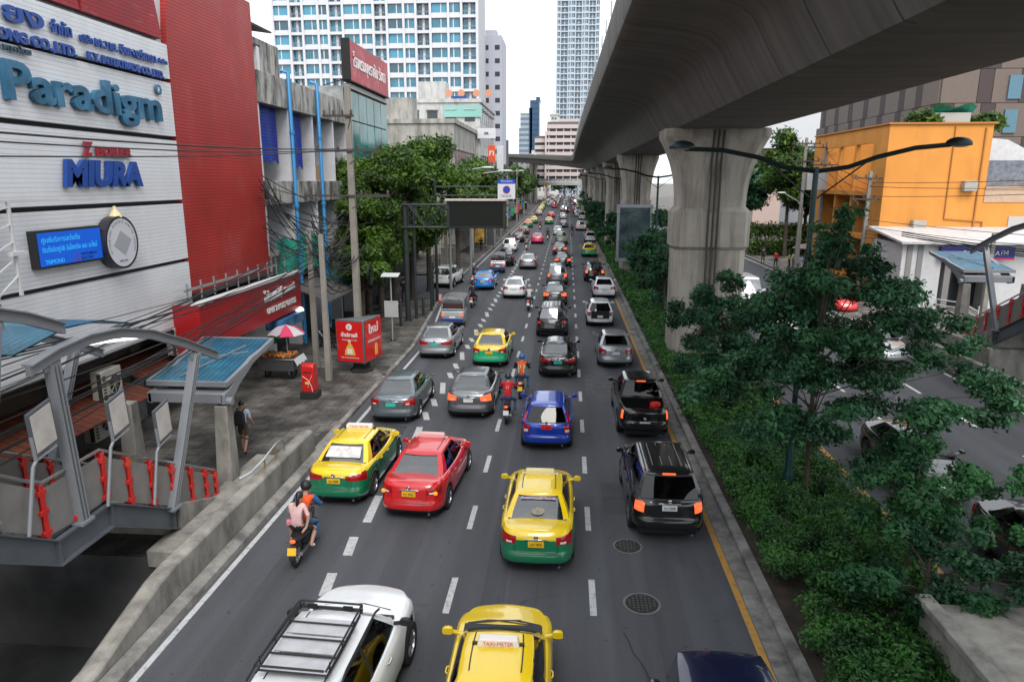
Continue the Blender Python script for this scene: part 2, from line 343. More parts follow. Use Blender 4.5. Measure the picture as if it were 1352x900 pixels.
# gutter strip of pale concrete beside the kerbs
g = MB(); g.add([(3.90, -20, .006), (4.26, -20, .006), (4.26, 320, .006), (3.90, 320, .006)], [(0, 1, 2, 3)]); struct(g, 'gutter', KERB)
g = MB(); sheet(g, [(-14.6, 14.3), (-8.16, 14.3), (-8.16, 36), (-9.18, 48), (-9.45, 51.4), (-16, 54.4), (-40, 54.4), (-40, 14.3)], .13); sheet(g, [(-16, 65.2), (-9.8, 66.2), (-9.9, 120), (-10.15, 200), (-11.7, 340), (-40, 340), (-40, 65.2)], .13); struct(g, 'pavement', PAVE)
g = MB(); sheet(g, [(18.1, -20), (60, -20), (60, 400), (21.5, 400), (21.3, 62), (18.1, 52)], .13); struct(g, 'far_pavement', tile_mat('far_pavement_slabs', (.27, .245, .22), .4, .4))
g = MB(); sheet(g, [(4.5, -20), (8.1, -20), (8.1, 340), (4.5, 340)], .10); struct(g, 'median_soil', SOIL)
for (x0, y0, x1, y1) in ((-9.2, 50.2, -9.7, 53.6), (-9.95, 64.2, -10.2, 66.4)):     # red and white kerb stones
    a = MB(); n = 7
    for i in range(n):
        f0, f1 = i / n, (i + 1) / n; a.beam((x0 + (x1 - x0) * f0, y0 + (y1 - y0) * f0, .08), (x0 + (x1 - x0) * f1, y0 + (y1 - y0) * f1, .08), .28, .19, i % 2)
    struct(a, 'painted_kerb', [mat('kerb_red', (.5, .03, .03), .7), mat('kerb_white', (.65, .65, .63), .7)])
for i, (x0, x1, y0, y1) in enumerate(((1.1, 2.5, 17.5, 19.6), (-3.9, -2.7, 12.2, 13.1), (-6.9, -5.6, 21.8, 24.0), (.9, 3.3, 28.5, 31.5), (-1.1, .3, 18.2, 20.1), (-4.6, -3.2, 28.0, 30.4))):
    g = MB(); sheet(g, [(x0, y0), (x1, y0 + .05), (x1 - .05, y1), (x0 + .04, y1 - .04)], .0025 + i * .0001); struct(g, 'road_patch', mat('repair_asphalt_%d' % (i % 2), ((.055, .057, .063), (.080, .083, .090))[i % 2], .85, var=.2, vscale=3, bump=.8, bscale=70))
rc_ = random.Random(21); g = MB()
for k in range(26):
    x, y = rc_.uniform(-7, 3.5), rc_.uniform(9, 48); an = rc_.choice((0, 0, 1.57)) + rc_.uniform(-.3, .3); pts = [(x, y)]
    for i in range(rc_.randint(5, 12)): an += rc_.uniform(-.45, .45); x += .22 * sin(an); y += .30 * cos(an); pts.append((x, y))
    wd_ = rc_.uniform(.008, .02); vv = []
    for x, y in pts: vv += [(x - wd_, y, .0035), (x + wd_, y + wd_ * .5, .0035)]
    g.add(vv, [(2 * i, 2 * i + 1, 2 * i + 3, 2 * i + 2) for i in range(len(pts) - 1)])
struct(g, 'road_crack', mat('tar', (.016, .016, .017), .5))
g = MB()
for X_ in (-6.3, -3.75, -.8, 2.25):
    sheet(g, [(X_ - .33, -10), (X_ + .33, -10), (X_ + .30, 150), (X_ - .30, 150)], .0016)
struct(g, 'oil_track', road_mat('oil_darkened_asphalt', (.061, .064, .073)))
# manholes
MH = mat('cast_iron', (.075, .072, .07), .5, metal=.4, var=.2, vscale=5)
def manhole(x, y, r, label):
    t = thing('manhole_cover', label, 'manhole cover', (x, y, .0)); a = MB(); a.lathe((0, 0, 0), [(0, .002), (r, .002), (r, .012), (0, .012)], n=36); a.build('frame', mat('worn_collar', (.13, .13, .13), .9, var=.2), t)
    b = MB(); rr = r * .86; b.lathe((0, 0, 0), [(0, .01), (rr, .01), (rr, .016), (0, .016)], n=36)
    s_ = .085; k = int(rr / s_)
    for i in range(-k, k + 1):
        for j in range(-k, k + 1):
            if hypot(i, j) * s_ < rr - .05: b.box(i * s_ - .026, i * s_ + .026, j * s_ - .026, j * s_ + .026, .016, .026, 1)
    b.build('lid', [BLACK0, MH], t)
BLACK0 = mat('dirt_black', (.02, .02, .02), .9)
manhole(1.72, 13.45, .40, 'round ribbed iron manhole cover in the open lane ahead of the navy car'); manhole(1.62, 15.85, .36, 'round manhole cover half hidden behind the black sport utility car')
# ------------------------------------------------------------ left edge barrier and sunken yard
def barrier():
    a = MB(); prof = lambda y, h: [(-8.02, y, -.2), (-8.04, y, h - .06), (-8.1, y, h), (-8.34, y, h), (-8.42, y, h - .06), (-8.42, y, -.2)]
    a.loft([prof(y, h) for y, h in ((8.0, .16), (10.2, .35), (12.2, .84), (12.8, .90), (20.9, .90), (21.05, .80))]); return a
solo(barrier(), 'concrete_barrier', CONC, 'long low concrete wall with a sloping near end between road and covered stairs', 'wall', bevel=.02)
a = MB(); a.loft([[(-7.72, y, -.02), (-7.74, y, .12), (-7.86, y, .2), (-8.0, y, .2), (-8.04, y, -.02)] for y in (-6, 4, 10, 16, 22, 22.6)]); struct(a, 'raised_kerb', KERB)
a = MB(); a.box(PX0 - .3, PX1 + .15, PY0, PY1, -2.5, -2.4); struct(a, 'sunken_yard_floor', mat('painted_shade_concrete', (.05, .052, .055), .7, var=.3, vscale=1.5, dirt_or_shine=.7, dcol=(.015, .015, .016), dscale=.8))  # dark floor colour: the shade under the stairs is painted in
a = MB(); a.box(PX1, PX1 + .1, PY0, PY1, -2.4, .1); a.box(PX0 - .3, PX0, PY0, PY1, -2.4, .1); a.box(PX0, PX1, PY1, PY1 + .2, -2.4, .1); struct(a, 'retaining_wall', mat('painted_shade_wall', (.06, .06, .06), .8, var=.35, vscale=.8, dirt_or_shine=.8, dcol=(.015, .015, .015), dscale=.7))  # wall colour darkened to paint in the shade beneath the landing
a = MB(); a.loft([[(-9.62, 14.2, -.1), (-8.5, 14.2, -.1), (-8.5, 14.2, .32), (-9.62, 14.2, .32)], [(-9.62, 20.2, -.1), (-8.45, 20.2, -.1), (-8.45, 20.2, .32), (-9.62, 20.2, .32)]])
solo(a, 'concrete_ledge', CONC, 'flat concrete ledge beside the foot of the left stairs', 'ledge', bevel=.02)
# drain ledge seen inside the yard
a = MB(); a.box(-14.3, -8.7, 9.3, 9.5, -2.4, -1.5); a.box(-14.3, -8.7, 5.5, 9.3, -1.62, -1.5); struct(a, 'yard_step', MATS['painted_shade_wall'])
# bottom right block
t = thing('concrete_plinth', 'pale concrete block at the near end of the planted median under the shrubs', 'plinth', (8.6, 10.6, 0))
a = MB(); a.box(6.75, 10.6, 8.6, 12.35, -.1, 1.0); a.build('block', CONC, t, bevel=.03, world=True)
a = MB(); a.box(6.66, 10.7, 8.5, 8.9, 1.0, 1.14); a.box(6.66, 6.95, 8.9, 12.43, 1.0, 1.14); a.build('coping', CONC, t, bevel=.02, world=True)
a = MB(); a.lathe((8.1, 10.4, 1.0), [(0, .0), (.05, 0), (.05, .1), (.02, .14), (0, .14)]); a.build('lifting_eye', BLACK0, t, world=True)
# ============================================================ elevated railway
VP = [(-40, 7.2), (0, 7.1), (34, 6.9), (68, 6.65), (95, 6.6), (130, 6.6), (170, 6.5), (200, 5.4), (230, 1.8), (260, -4.5), (290, -14), (330, -31), (400, -66)]
VZ = [(-40, 0), (150, 0), (200, .9), (260, 3.2), (330, 6.4), (400, 9.5)]
def vx(y): return interp0([p[0] for p in VP], [p[1] for p in VP], y)
def interp0(xs, ys, x):
    for i in range(len(xs) - 1):
        if x <= xs[i + 1]:
            t_ = (x - xs[i]) / (xs[i + 1] - xs[i]); h = xs[i + 1] - xs[i]; a_, b_ = ys[i], ys[i + 1]
            m0 = (ys[i + 1] - ys[i - 1]) / (xs[i + 1] - xs[i - 1]) if i else (b_ - a_) / h; m1 = (ys[i + 2] - ys[i]) / (xs[i + 2] - xs[i]) if i + 2 < len(xs) else (b_ - a_) / h
            t2, t3 = t_ * t_, t_ ** 3
            return (2 * t3 - 3 * t2 + 1) * a_ + (t3 - 2 * t2 + t_) * h * m0 + (-2 * t3 + 3 * t2) * b_ + (t3 - t2) * h * m1
    return ys[-1]
half = [(0, 11.08), (1.75, 11.08), (1.95, 11.13), (2.06, 11.28), (2.5, 12.0), (2.62, 12.25), (2.78, 12.48), (3.1, 12.72), (3.7, 12.88), (4.6, 13.0), (5.15, 13.06), (5.32, 13.08), (5.45, 13.16), (5.5, 13.3), (5.5, 14.42), (5.28, 14.42), (5.22, 13.4), (0, 13.4)]
def section(y):
    dx = (vx(y + 1) - vx(y - 1)) / 2; n = Vector((1, -dx, 0)).normalized(); c = Vector((vx(y), y, 0))
    c.z = interp0([p[0] for p in VZ], [p[1] for p in VZ], y)
    pts = [c + n * a_ + Vector((0, 0, z)) for a_, z in half] + [c - n * a_ + Vector((0, 0, z)) for a_, z in reversed(half[1:-1])]
    return pts
ys = list(range(-36, 110, 3)) + list(range(110, 396, 4))
vt = thing('railway_viaduct', 'huge stained concrete elevated railway girder sweeping overhead along the median', 'viaduct', (vx(0), 0, 11.08))
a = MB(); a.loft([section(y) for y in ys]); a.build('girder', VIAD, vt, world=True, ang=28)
a = MB()      # joints between the girder segments
for y in range(-30, 200, 3):
    if y % 30 == 4 or True:
        s0 = section(y); s1 = section(y + .035); c = Vector((vx(y), y, 12.6))
        idx = list(range(1, 14))
        for ids in (idx, [len(s0) - i for i in idx]):
            vv = []
            for i in ids:
                for s_ in (s0, s1): p = Vector(s_[i]); q = (p - c); q.y = 0; vv.append(p + q.normalized() * .006)
            a.add(vv, [(2 * i, 2 * i + 1, 2 * i + 3, 2 * i + 2) for i in range(len(ids) - 1)])
a.build('segment_joint', mat('joint_dark', (.06, .055, .05), .9), vt, world=True)
for y in range(9, 130, 3):   # parapet rail posts
    s0 = section(y); p = Vector(s0[len(s0) - 14]); MB().tube([p, p + Vector((0, 0, .5))], .03, 5).build('rail_post', mat('galvanised', (.4, .41, .42), .5, metal=.5), vt, world=True)
def pier(y, x, sw, cw, big, label):
    t = thing('viaduct_pier', label, 'pier', (x, y, 0), group='piers of the elevated railway')
    def oct_(hx, hy, z, c=.28): c = min(c, hx * .35); return [(x + a_, y + b_, z) for a_, b_ in ((-hx + c, -hy), (hx - c, -hy), (hx, -hy + c), (hx, hy - c), (hx - c, hy), (-hx + c, hy), (-hx, hy - c), (-hx, -hy + c))]
    a = MB(); h = sw / 2; zt = 7.55 if big else 7.0
    a.loft([oct_(h, h * .62, -.2), oct_(h, h * .62, 5.5 if big else zt)]); a.build('shaft', PIER, t, world=True, bevel=.02)
    if big:
        a = MB(); a.loft([oct_(h, h * .62, 5.48), oct_(h + .13, h * .62 + .13, 5.66), oct_(h + .13, h * .62 + .13, 7.28), oct_(h - .08, h * .60, 7.5)]); a.build('collar', PIER, t, world=True, bevel=.02)
    a = MB(); rr = []
    n = 12
    for i in range(n + 1):
        f = i / n; z = (7.45 if big else zt) + f * (11.05 - (7.45 if big else zt) - .35); e = f ** 2.3; rr.append(oct_((h - .10) + (cw / 2 - h + .10) * e, h * .60 + .45 * e, z, .30))
    rr.append(oct_(cw / 2, h * .60 + .45, 11.05, .3)); a.loft(rr); a.build('flared_head', PIER, t, world=True, ang=30)
    a = MB(); yy = y - h * .62
    for i, dx in enumerate((-.22, 0, .22)): a.tube([(x + dx, yy - (.16 if big else .02), 0), (x + dx, yy - (.16 if big else .02), zt), (x + dx, y - h * .6 - .2, 9.6), (x + dx, y - h * .6 - .52, 10.95)], .05, 6)
    a.build('drain_pipe', mat('pipe_dark', (.085, .078, .068), .7), t, world=True)
    return t
pier(35.3, 6.85, 3.35, 4.75, True, 'thick stained pier with a wide collar, nearest under the viaduct')
pier(68, 6.45, 2.7, 3.7, False, 'second pier along the median, wrapped by a glass advert case at its foot')
pier(94, 6.3, 2.6, 3.6, False, 'third pier from the camera, partly hidden by the glass advert pier')
pier(120, 6.5, 2.6, 3.6, False, 'fourth pier, slim beside the far median trees'); pier(147, 6.5, 2.6, 3.6, False, 'fifth pier of the straight row'); pier(174, 6.4, 2.6, 3.6, False, 'sixth pier of the straight row'); pier(204, 5.3, 2.6, 3.6, False, 'farthest pier of the straight row, where the viaduct begins to bend')
pz = pier(288, -13.4, 2.6, 3.6, False, 'lone far pier left of the road under the crossing viaduct'); pz.scale.z = 1.4
ad = thing('advert_case', 'tall glass advert case wrapped round the second pier', 'advert case', (6.25, 66.6, 0))
a = MB(); 
for x in (4.75, 7.75): a.box(x - .12, x + .12, 66.2, 66.5, 1.6, 6.4)
a.box(4.6, 7.9, 66.2, 66.5, 1.4, 1.7); a.box(4.6, 7.9, 66.2, 66.5, 6.3, 6.6); a.build('frame', mat('pale_metal', (.42, .45, .50), .4, metal=.3), ad, world=True, bevel=.02)
a = MB(); a.box(4.87, 7.63, 66.3, 66.44, 1.7, 6.3); a.build('panel', mat('advert_blue_grey', (.07, .11, .12), .2, var=.8, vscale=.6, dirt_or_shine=.5, dcol=(.25, .30, .32), dscale=.9), ad, world=True)
# ------------------------------------------------------------ lamps of the median
LAMPG = mat('lamp_green_black', (.012, .022, .022), .4, metal=.3); LGLASS = mat('lamp_lens', (.35, .36, .36), .2)
def median_lamp(x, y, label, s=1.0):
    t = thing('street_lamp', label, 'street lamp', (x, y, .1), group='double armed street lamps on the median')
    a = MB(); a.lathe((0, 0, 0), [(0, 0), (.26, 0), (.26, .10), (.20, .16), (.15, .5), (.11, .62), (.11, 1.1), (.075, 1.2), (.07, 8.95), (0, 8.95)], n=16); a.build('pole', [mat('lamp_teal', (.006, .05, .05), .4)], t)
    a = MB(); pts = [(q * s, 0, z) for q, z in ((-3.4, 9.42), (-2.4, 9.38), (-1.5, 9.2), (-.8, 8.95), (0, 8.84), (.8, 8.95), (1.5, 9.2), (2.4, 9.42), (3.25, 9.5))]
    P_ = []
    for i in range(len(pts) - 1):
        for f in (0, .5): P_.append(tuple(pts[i][k] * (1 - f) + pts[i + 1][k] * f for k in range(3)))
    P_.append(pts[-1]); a.tube(P_, .06, 8); a.build('arm', LAMPG, t)
    a = MB()
    for q in (-1, 1): a.tube([(0, 0, 8.1), (q * 1.25, 0, 9.08)], .02, 5)
    a.build('brace', LAMPG, t)
    for q, z in ((-1, 9.46), (1, 9.52)):
        a = MB(); a.ball((q * 3.45 * s, 0, z), (.34, .16, .17), 0, 14, 8, zmin=-.25); o = a.build('lamp_head', LAMPG, t, ang=60)
        b = MB(); b.ball((q * 3.47 * s, 0, z - .03), (.26, .12, .06), 0, 12, 6); b.build('lens', LGLASS, o, ang=80)
median_lamp(6.42, 19.3, 'dark double armed street lamp rising through the nearest median tree')
median_lamp(6.2, 50, 'second double armed street lamp, its left head in front of the second pier'); median_lamp(5.9, 82, 'third double armed street lamp beside the third pier'); median_lamp(5.5, 114, 'far double armed street lamp over the median trees')
# ============================================================ covered stairs
STEEL = mat('painted_steel', (.115, .13, .15), .45, metal=.2, var=.12, vscale=2, dirt_or_shine=.4, dcol=(.10, .09, .08), dscale=2, dlo=.55, dhi=.8)
STEELL = mat('pale_painted_steel', (.25, .265, .29), .4, metal=.15, var=.1, vscale=2, dirt_or_shine=.25, dcol=(.14, .13, .12), dscale=2)
REDM = mat('red_bracket', (.60, .022, .018), .35, coat=.4, dirt_or_shine=.35, dcol=(.15, .02, .02), dscale=4)
PANEL = mat('grimy_panel', (.22, .21, .20), .55, var=.15, vscale=1.2, dirt_or_shine=.55, dcol=(.13, .12, .11), dscale=1.1, dlo=.42, dhi=.75)
BLUER = lines_mat('blue_roof_sheet', (.010, .12, .20), (.005, .055, .10), .16, 'X', .25, var=.3, vscale=2, width=.2)
HAND = mat('stainless', (.5, .51, .52), .25, metal=.9)
def stairs(X, Y, sx, name, label, flip=False, detail=True):
    """covered stair; local x: 0 = road side string, negative = away from the road (sx mirrors it); y grows down the stair"""
    t = thing(name, label, 'staircase', (X, Y, 0)); W_ = -3.1
    def F(p): return (p[0] * sx, p[1], p[2])
    def fin(mb, nm, m, par=None, **k): mb.v = [F(p) for p in mb.v]; return mb.build(nm, m, par or t, **k)
    prof = [(-5.5, 4.95), (-1.05, 2.16), (.52, 2.16), (2.9, .86), (3.02, .80)]    # upper edge of the string (y, z)
    for xx in (0, W_):
        a = MB(); th = .08
        for (y0, z0), (y1, z1) in zip(prof[:-1], prof[1:]):
            a.loft([[(xx - .02, y, z), (xx + .02, y, z), (xx + .02, y, z - .52), (xx - .02, y, z - .52)] for y, z in ((y0, z0), (y1, z1))])
            a.loft([[(xx - .13, y, z), (xx + .13, y, z), (xx + .13, y, z - .035), (xx - .13, y, z - .035)] for y, z in ((y0, z0), (y1, z1))])
            a.loft([[(xx - .13, y, z - .52), (xx + .13, y, z - .52), (xx + .13, y, z - .555), (xx - .13, y, z - .555)] for y, z in ((y0, z0), (y1, z1))])
        for y, z in ((.55, 2.1), (2.75, .9), (-1.0, 2.1)): a.box(xx - .1, xx + .1, y - .02, y + .02, z - .5, z)
        fin(a, 'string_beam', STEEL)
    a = MB(); n = 9
    for i in range(n): y = .52 + 2.38 * i / n; z = 2.0 - 1.15 * i / n; a.box(W_ + .05, -.05, y, y + .30, z - .12, z)
    for i in range(17): y = -5.5 + 4.45 * i / 17; z = 4.8 - 2.75 * i / 17; a.box(W_ + .05, -.05, y, y + .30, z - .12, z)
    a.box(W_ + .05, -.05, -1.05, .55, 1.92, 2.03)
    a.loft([[(W_ + .05, 2.9, z) for z in (0,)] + [(-.05, 2.9, 0), (-.05, 2.9, .86), (W_ + .05, 2.9, .86)], [(W_ + .05, 5.2, 0), (-.05, 5.2, 0), (-.05, 5.2, .12), (W_ + .05, 5.2, .12)]])
    fin(a, 'steps', CONC)
    a = MB(); a.loft([[(-.12, 2.92, 0), (.14, 2.92, 0), (.14, 2.92, .98), (-.12, 2.92, .98)], [(-.12, 5.15, 0), (.14, 5.15, 0), (.14, 5.15, .16), (-.12, 5.15, .16)]]); fin(a, 'stair_wall', CONC, bevel=.01)
    rail = [(-5.5, 6.1), (-1.55, 3.55), (-1.1, 3.30), (.52, 3.30), (3.0, 2.0), (4.95, .98)]
    base = [(-5.5, 4.95), (-1.05, 2.16), (.52, 2.16), (2.9, .86), (4.95, .2)]
    for xx in (0, W_):
        a = MB()
        def railz(y): return interp_l(rail, y)
        def basez(y): return interp_l(base, y)
        ysx = [-5.3, -4.3, -3.3, -2.3, -1.2, -.35, .52, 1.3, 2.1, 2.9, 3.7, 4.4, 4.9]
        for y0, y1 in zip(ysx[:-1], ysx[1:]):
            y0_, y1_ = y0 + .06, y1 - .06
            a.loft([[(xx - .015, y0_, basez(y0_) + .06), (xx + .015, y0_, basez(y0_) + .06), (xx + .015, y0_, railz(y0_) - .12), (xx - .015, y0_, railz(y0_) - .12)], [(xx - .015, y1_, basez(y1_) + .06), (xx + .015, y1_, basez(y1_) + .06), (xx + .015, y1_, railz(y1_) - .12), (xx - .015, y1_, railz(y1_) - .12)]])
        fin(a, 'balustrade_panel', PANEL)
        for y in ysx:
            b = MB(); z0, z1 = basez(y), railz(y) - .04; h = z1 - z0
            for dx in (-.06, .06): b.box(xx + dx - .012, xx + dx + .012, y - .055, y + .055, z0, z1)
            b.box(xx - .06, xx + .06, y - .012, y + .012, z0, z1)
            for f in (.12, .5, .86): b.box(xx - .075, xx + .075, y - .105, y + .105, z0 + h * f - .05, z0 + h * f + .05)
            fin(b, 'red_bracket', REDM, bevel=.008)
        a = MB(); a.tube([(xx, y, z + .02) for y, z in rail], .035, 8); fin(a, 'handrail', HAND)
    # roof frames: bowed eaves beams on leaning posts, blue sheets between
    for xx in (.08, W_ - .08):
        a = MB(); pts = [(-1.1, 5.52), (-.4, 5.66), (.5, 5.73), (1.5, 5.66), (2.6, 5.38), (3.9, 4.88), (5.5, 4.16)]
        a.loft([[(xx - .05, y, z + .0), (xx + .05, y, z), (xx + .05, y, z - .19), (xx - .05, y, z - .19)] for y, z in pts]); a.loft([[(xx - .11, y, z + .03), (xx + .11, y, z + .03), (xx + .11, y, z - .0), (xx - .11, y, z - .0)] for y, z in pts])
        fin(a, 'eaves_beam', STEELL)
        a = MB(); pts = [(-6.5, 8.1), (-4, 7.5), (-2, 6.75), (-1.0, 6.45), (-.1, 6.08)]
        a.loft([[(xx - .05, y, z), (xx + .05, y, z), (xx + .05, y, z - .19), (xx - .05, y, z - .19)] for y, z in pts]); a.loft([[(xx - .11, y, z + .03), (xx + .11, y, z + .03), (xx + .11, y, z), (xx - .11, y, z)] for y, z in pts]); fin(a, 'upper_eaves_beam', STEELL)
        for p0, p1 in (((xx, -.52, 5.42), (xx, -.32, 2.2)), ((xx, 4.45, 4.4), (xx, 2.72, 1.0)), ((xx, -1.7, 6.4), (xx, -2.5, 3.2))):
            a = MB(); p0 = Vector(p0); p1 = Vector(p1); 
            a.beam(p0, p1, .20, .04); a.beam(p0 + Vector((.0, .09, 0)), p1 + Vector((0, .09, 0)), .20, .03); a.beam(p0 + Vector((0, -.09, 0)), p1 + Vector((0, -.09, 0)), .20, .03); a.beam(p0, p1, .03, .18)
            a.box(xx - .14, xx + .14, p1.y - .18, p1.y + .18, p1.z - .06, p1.z + .0); a.box(xx - .02, xx + .02, p0.y - .22, p0.y + .22, p0.z - .12, p0.z + .05); fin(a, 'roof_post', STEELL)
    a = MB(); pts = [(-.9, 5.58), (.5, 5.80), (1.5, 5.74), (2.6, 5.46)]
    a.loft([[(-.3, y, z + .1), (W_ + .3, y, z + .1), (W_ + .3, y, z + .07), (-.3, y, z + .07)] for y, z in pts]); a.v = [(x, y, z) for x, y, z in a.v]
    fin(a, 'roof_sheet', BLUER)
    a = MB(); a.loft([[(-.3, y, z), (W_ + .3, y, z), (W_ + .3, y, z - .03), (-.3, y, z - .03)] for y, z in ((-6.5, 8.25), (-4, 7.65), (-2, 6.9), (-1.0, 6.6))]); fin(a, 'upper_roof_sheet', BLUER)
    a = MB(); a.tube([(-.5, .9, 5.42), (-.5, 3.0, 5.12)], .03, 8); fin(a, 'fluorescent_tube', mat('lit_tube', (1, 1, 1), .3, emis=1.6, ecol=(1, .97, .9)))
    # lower canopy on a concrete column
    cy = 6.1
    a = MB(); a.loft([[(-.38, cy - .42, .12), (.12, cy - .42, .12), (.12, cy + .10, .12), (-.38, cy + .10, .12)], [(-.28, cy - .34, 2.55), (.08, cy - .34, 2.55), (.08, cy + .02, 2.55), (-.28, cy + .02, 2.55)]]); fin(a, 'concrete_column', CONC, bevel=.03)
    a = MB(); a.loft([[(W_ - .38 + .3, cy - .42, .12), (W_ + .12 + .3, cy - .42, .12), (W_ + .12 + .3, cy + .10, .12), (W_ - .38 + .3, cy + .10, .12)], [(W_ - .28 + .3, cy - .34, 2.55), (W_ + .08 + .3, cy - .34, 2.55), (W_ + .08 + .3, cy + .02, 2.55), (W_ - .28 + .3, cy + .02, 2.55)]]); fin(a, 'concrete_column', CONC, bevel=.03)
    a = MB(); a.box(-2.2, .0, cy - .35, cy + .05, 2.62, 2.92); a.loft([[(.06, y, z), (-.06, y, z), (-.06, y, z - w_), (.06, y, z - w_)] for y, z, w_ in ((cy - .35, 2.9, .3), (cy + .0, 2.95, .42), (cy + .6, 3.25, .36), (cy + 1.6, 3.52, .24), (cy + 2.9, 3.62, .10), (cy + 3.2, 3.62, .05))])
    a.loft([[(-2.06, y, z), (-2.18, y, z), (-2.18, y, z - w_), (-2.06, y, z - w_)] for y, z, w_ in ((cy - .35, 2.9, .3), (cy + .0, 2.95, .42), (cy + .6, 3.25, .36), (cy + 1.6, 3.52, .24), (cy + 2.9, 3.62, .10), (cy + 3.2, 3.62, .05))])
    a.tube([(.05, cy - .2, 2.66), (.22, cy - .2, 2.66)], .12, 14); fin(a, 'canopy_arm', STEELL, bevel=.02)
    a = MB(); z0, z1 = 3.12, 3.66; y0, y1 = cy - .1, cy + 3.2
    a.loft([[(.0, y0, z0), (-2.25, y0, z0), (-2.25, y0, z0 + .05), (.0, y0, z0 + .05)], [(.0, y1, z1), (-2.25, y1, z1), (-2.25, y1, z1 + .05), (.0, y1, z1 + .05)]]); fin(a, 'canopy_sheet', BLUER)
    a = MB()
    for p0, p1 in (((.02, y0, z0), (.02, y1, z1)), ((-2.27, y0, z0), (-2.27, y1, z1)), ((-2.3, y0, z0), (.05, y0, z0)), ((-2.3, y1, z1), (.05, y1, z1))): a.beam(p0, p1, .1, .14)
    a.beam((-1.5, y0 + .3, z0 + .12), (-.5, y1 - .8, z1 + .0), .03, .03); a.beam((-1.9, y0 + 1.5, z0 + .3), (-.3, y0 + 2.2, z0 + .42), .03, .03); fin(a, 'canopy_frame', STEELL)
    return t
def interp_l(tab, y):
    if y <= tab[0][0]: return tab[0][1]
    for (a_, b_), (c, d_) in zip(tab[:-1], tab[1:]):
        if y <= c: return b_ + (d_ - b_) * (y - a_) / (c - a_)
    return tab[-1][1]
stairs(-9.5, 12.4, 1, 'covered_staircase', 'grey steel covered staircase with red brackets and blue canopy at the lower left')
ro = stairs(18.7, 28.6, -1, 'covered_staircase', 'covered staircase with blue canopy across the opposite road, beside the white shop'); ro.location.z = 1.45
a = MB(); a.box(18.4, 22.4, 31.2, 37.6, .13, 1.6); solo(a, 'stair_plinth', CONC, 'raised concrete plinth carrying the foot of the right hand stairs', 'plinth', bevel=.03)
for i, (y, z, lb) in enumerate(((-1.75 + 12.4, 2.6, 'blank square sign on a bent post, nearest on the lower left stairs'), (.35 + 12.4, 2.16, 'blank square sign on a bent post at the landing of the left stairs'), (1.9 + 12.4, 1.45, 'blank square sign on a bent post, farthest down the left stairs'))):
    t = thing('sign_board', lb, 'sign', (-9.34, y, z), group='blank signs along the stair')
    a = MB(); a.tube([(0, 0, 0), (-.02, .35, 1.15), (.0, .42, 1.25), (0, .38, 1.7)], .035, 8); a.tube([(0, .42, 1.25), (0, .95, 1.34)], .03, 8); a.build('post', STEELL, t)
    a = MB(); a.prism([(.40, 1.32), (1.0, 1.42), (.94, 2.25), (.34, 2.12)], -.03, .03, 'YZ'); a.build('frame', STEEL, t)
    a = MB(); a.prism([(.44, 1.38), (.95, 1.47), (.90, 2.18), (.39, 2.07)], -.04, .04, 'YZ'); a.build('panel', mat('sign_back', (.5, .47, .44), .6, var=.15, vscale=3, dirt_or_shine=.4, dcol=(.25, .22, .2)), t)
t = thing('handrail', 'short curved steel handrail on the concrete wall beside the road', 'handrail', (-8.25, 18.5, .9))
a = MB(); a.tube([(-.35, -1.6, .05), (-.15, -1.3, .12), (0, -.8, .3), (0, .1, .42), (0, .5, .38), (0, .62, .2), (0, .62, 0)], .035, 8); a.build('rail', HAND, t)
a = MB(); a.tube([(0, -.75, 0), (0, -.75, .32)], .025, 6); a.tube([(0, 0, 0), (0, 0, .4)], .025, 6); a.build('bracket', mat('brassy', (.45, .30, .10), .4, metal=.6), t)
# ============================================================ vehicles
BLACK = mat('black_plastic', (.012, .012, .014), .5)
RUBBER = mat('tyre_rubber', (.018, .018, .019), .85)
ALLOY = mat('alloy_rim', (.42, .43, .45), .3, metal=.9)
CHROME = mat('chrome', (.75, .76, .78), .12, metal=1)
GLASS = mat('tinted_car_glass', (.02, .028, .032), .04, ior=2.7, dirt_or_shine=.9, dcol=(.13, .15, .165), dscale=.95, dlo=.50, dhi=.56)  # sharp pale blobs in the colour imitate reflections and cabin shapes
def real_glass(name, tint, ior):
    m = bpy.data.materials.new(name); m.use_nodes = True; N = m.node_tree.nodes; K = m.node_tree.links.new; N.remove(N['Principled BSDF'])
    tr = N.new('ShaderNodeBsdfTransparent'); tr.inputs[0].default_value = tint + (1,); gl = N.new('ShaderNodeBsdfGlossy'); gl.inputs['Roughness'].default_value = .02
    fr = N.new('ShaderNodeFresnel'); fr.inputs[0].default_value = ior; mxs = N.new('ShaderNodeMixShader'); K(fr.outputs[0], mxs.inputs[0]); K(tr.outputs[0], mxs.inputs[1]); K(gl.outputs[0], mxs.inputs[2]); K(mxs.outputs[0], N['Material Output'].inputs[0]); return m
GLASS2 = real_glass('clear_car_glass', (.50, .58, .60), 2.6); GLASS2D = real_glass('tinted_dark_glass', (.07, .075, .08), 1.7)
SEATM = mat('seat_fabric', (.045, .045, .05), .9, var=.3, vscale=6); SHELF = mat('rear_shelf', (.17, .175, .18), .85); TRIMM = mat('dash_grey', (.03, .03, .033), .7)
GLASSD = mat('dark_car_glass', (.004, .005, .006), .04, ior=1.55)
REDL = mat('red_lens', (.35, .006, .008), .15, coat=.6)
BRAKE = mat('lit_brake_lens', (.6, .02, .01), .2, emis=.95, ecol=(1, .12, .03))
AMBER = mat('amber_lens', (.8, .2, .02), .2, emis=.5, ecol=(1, .35, .03))
WLENS = mat('clear_lens', (.7, .7, .68), .15, coat=.5)
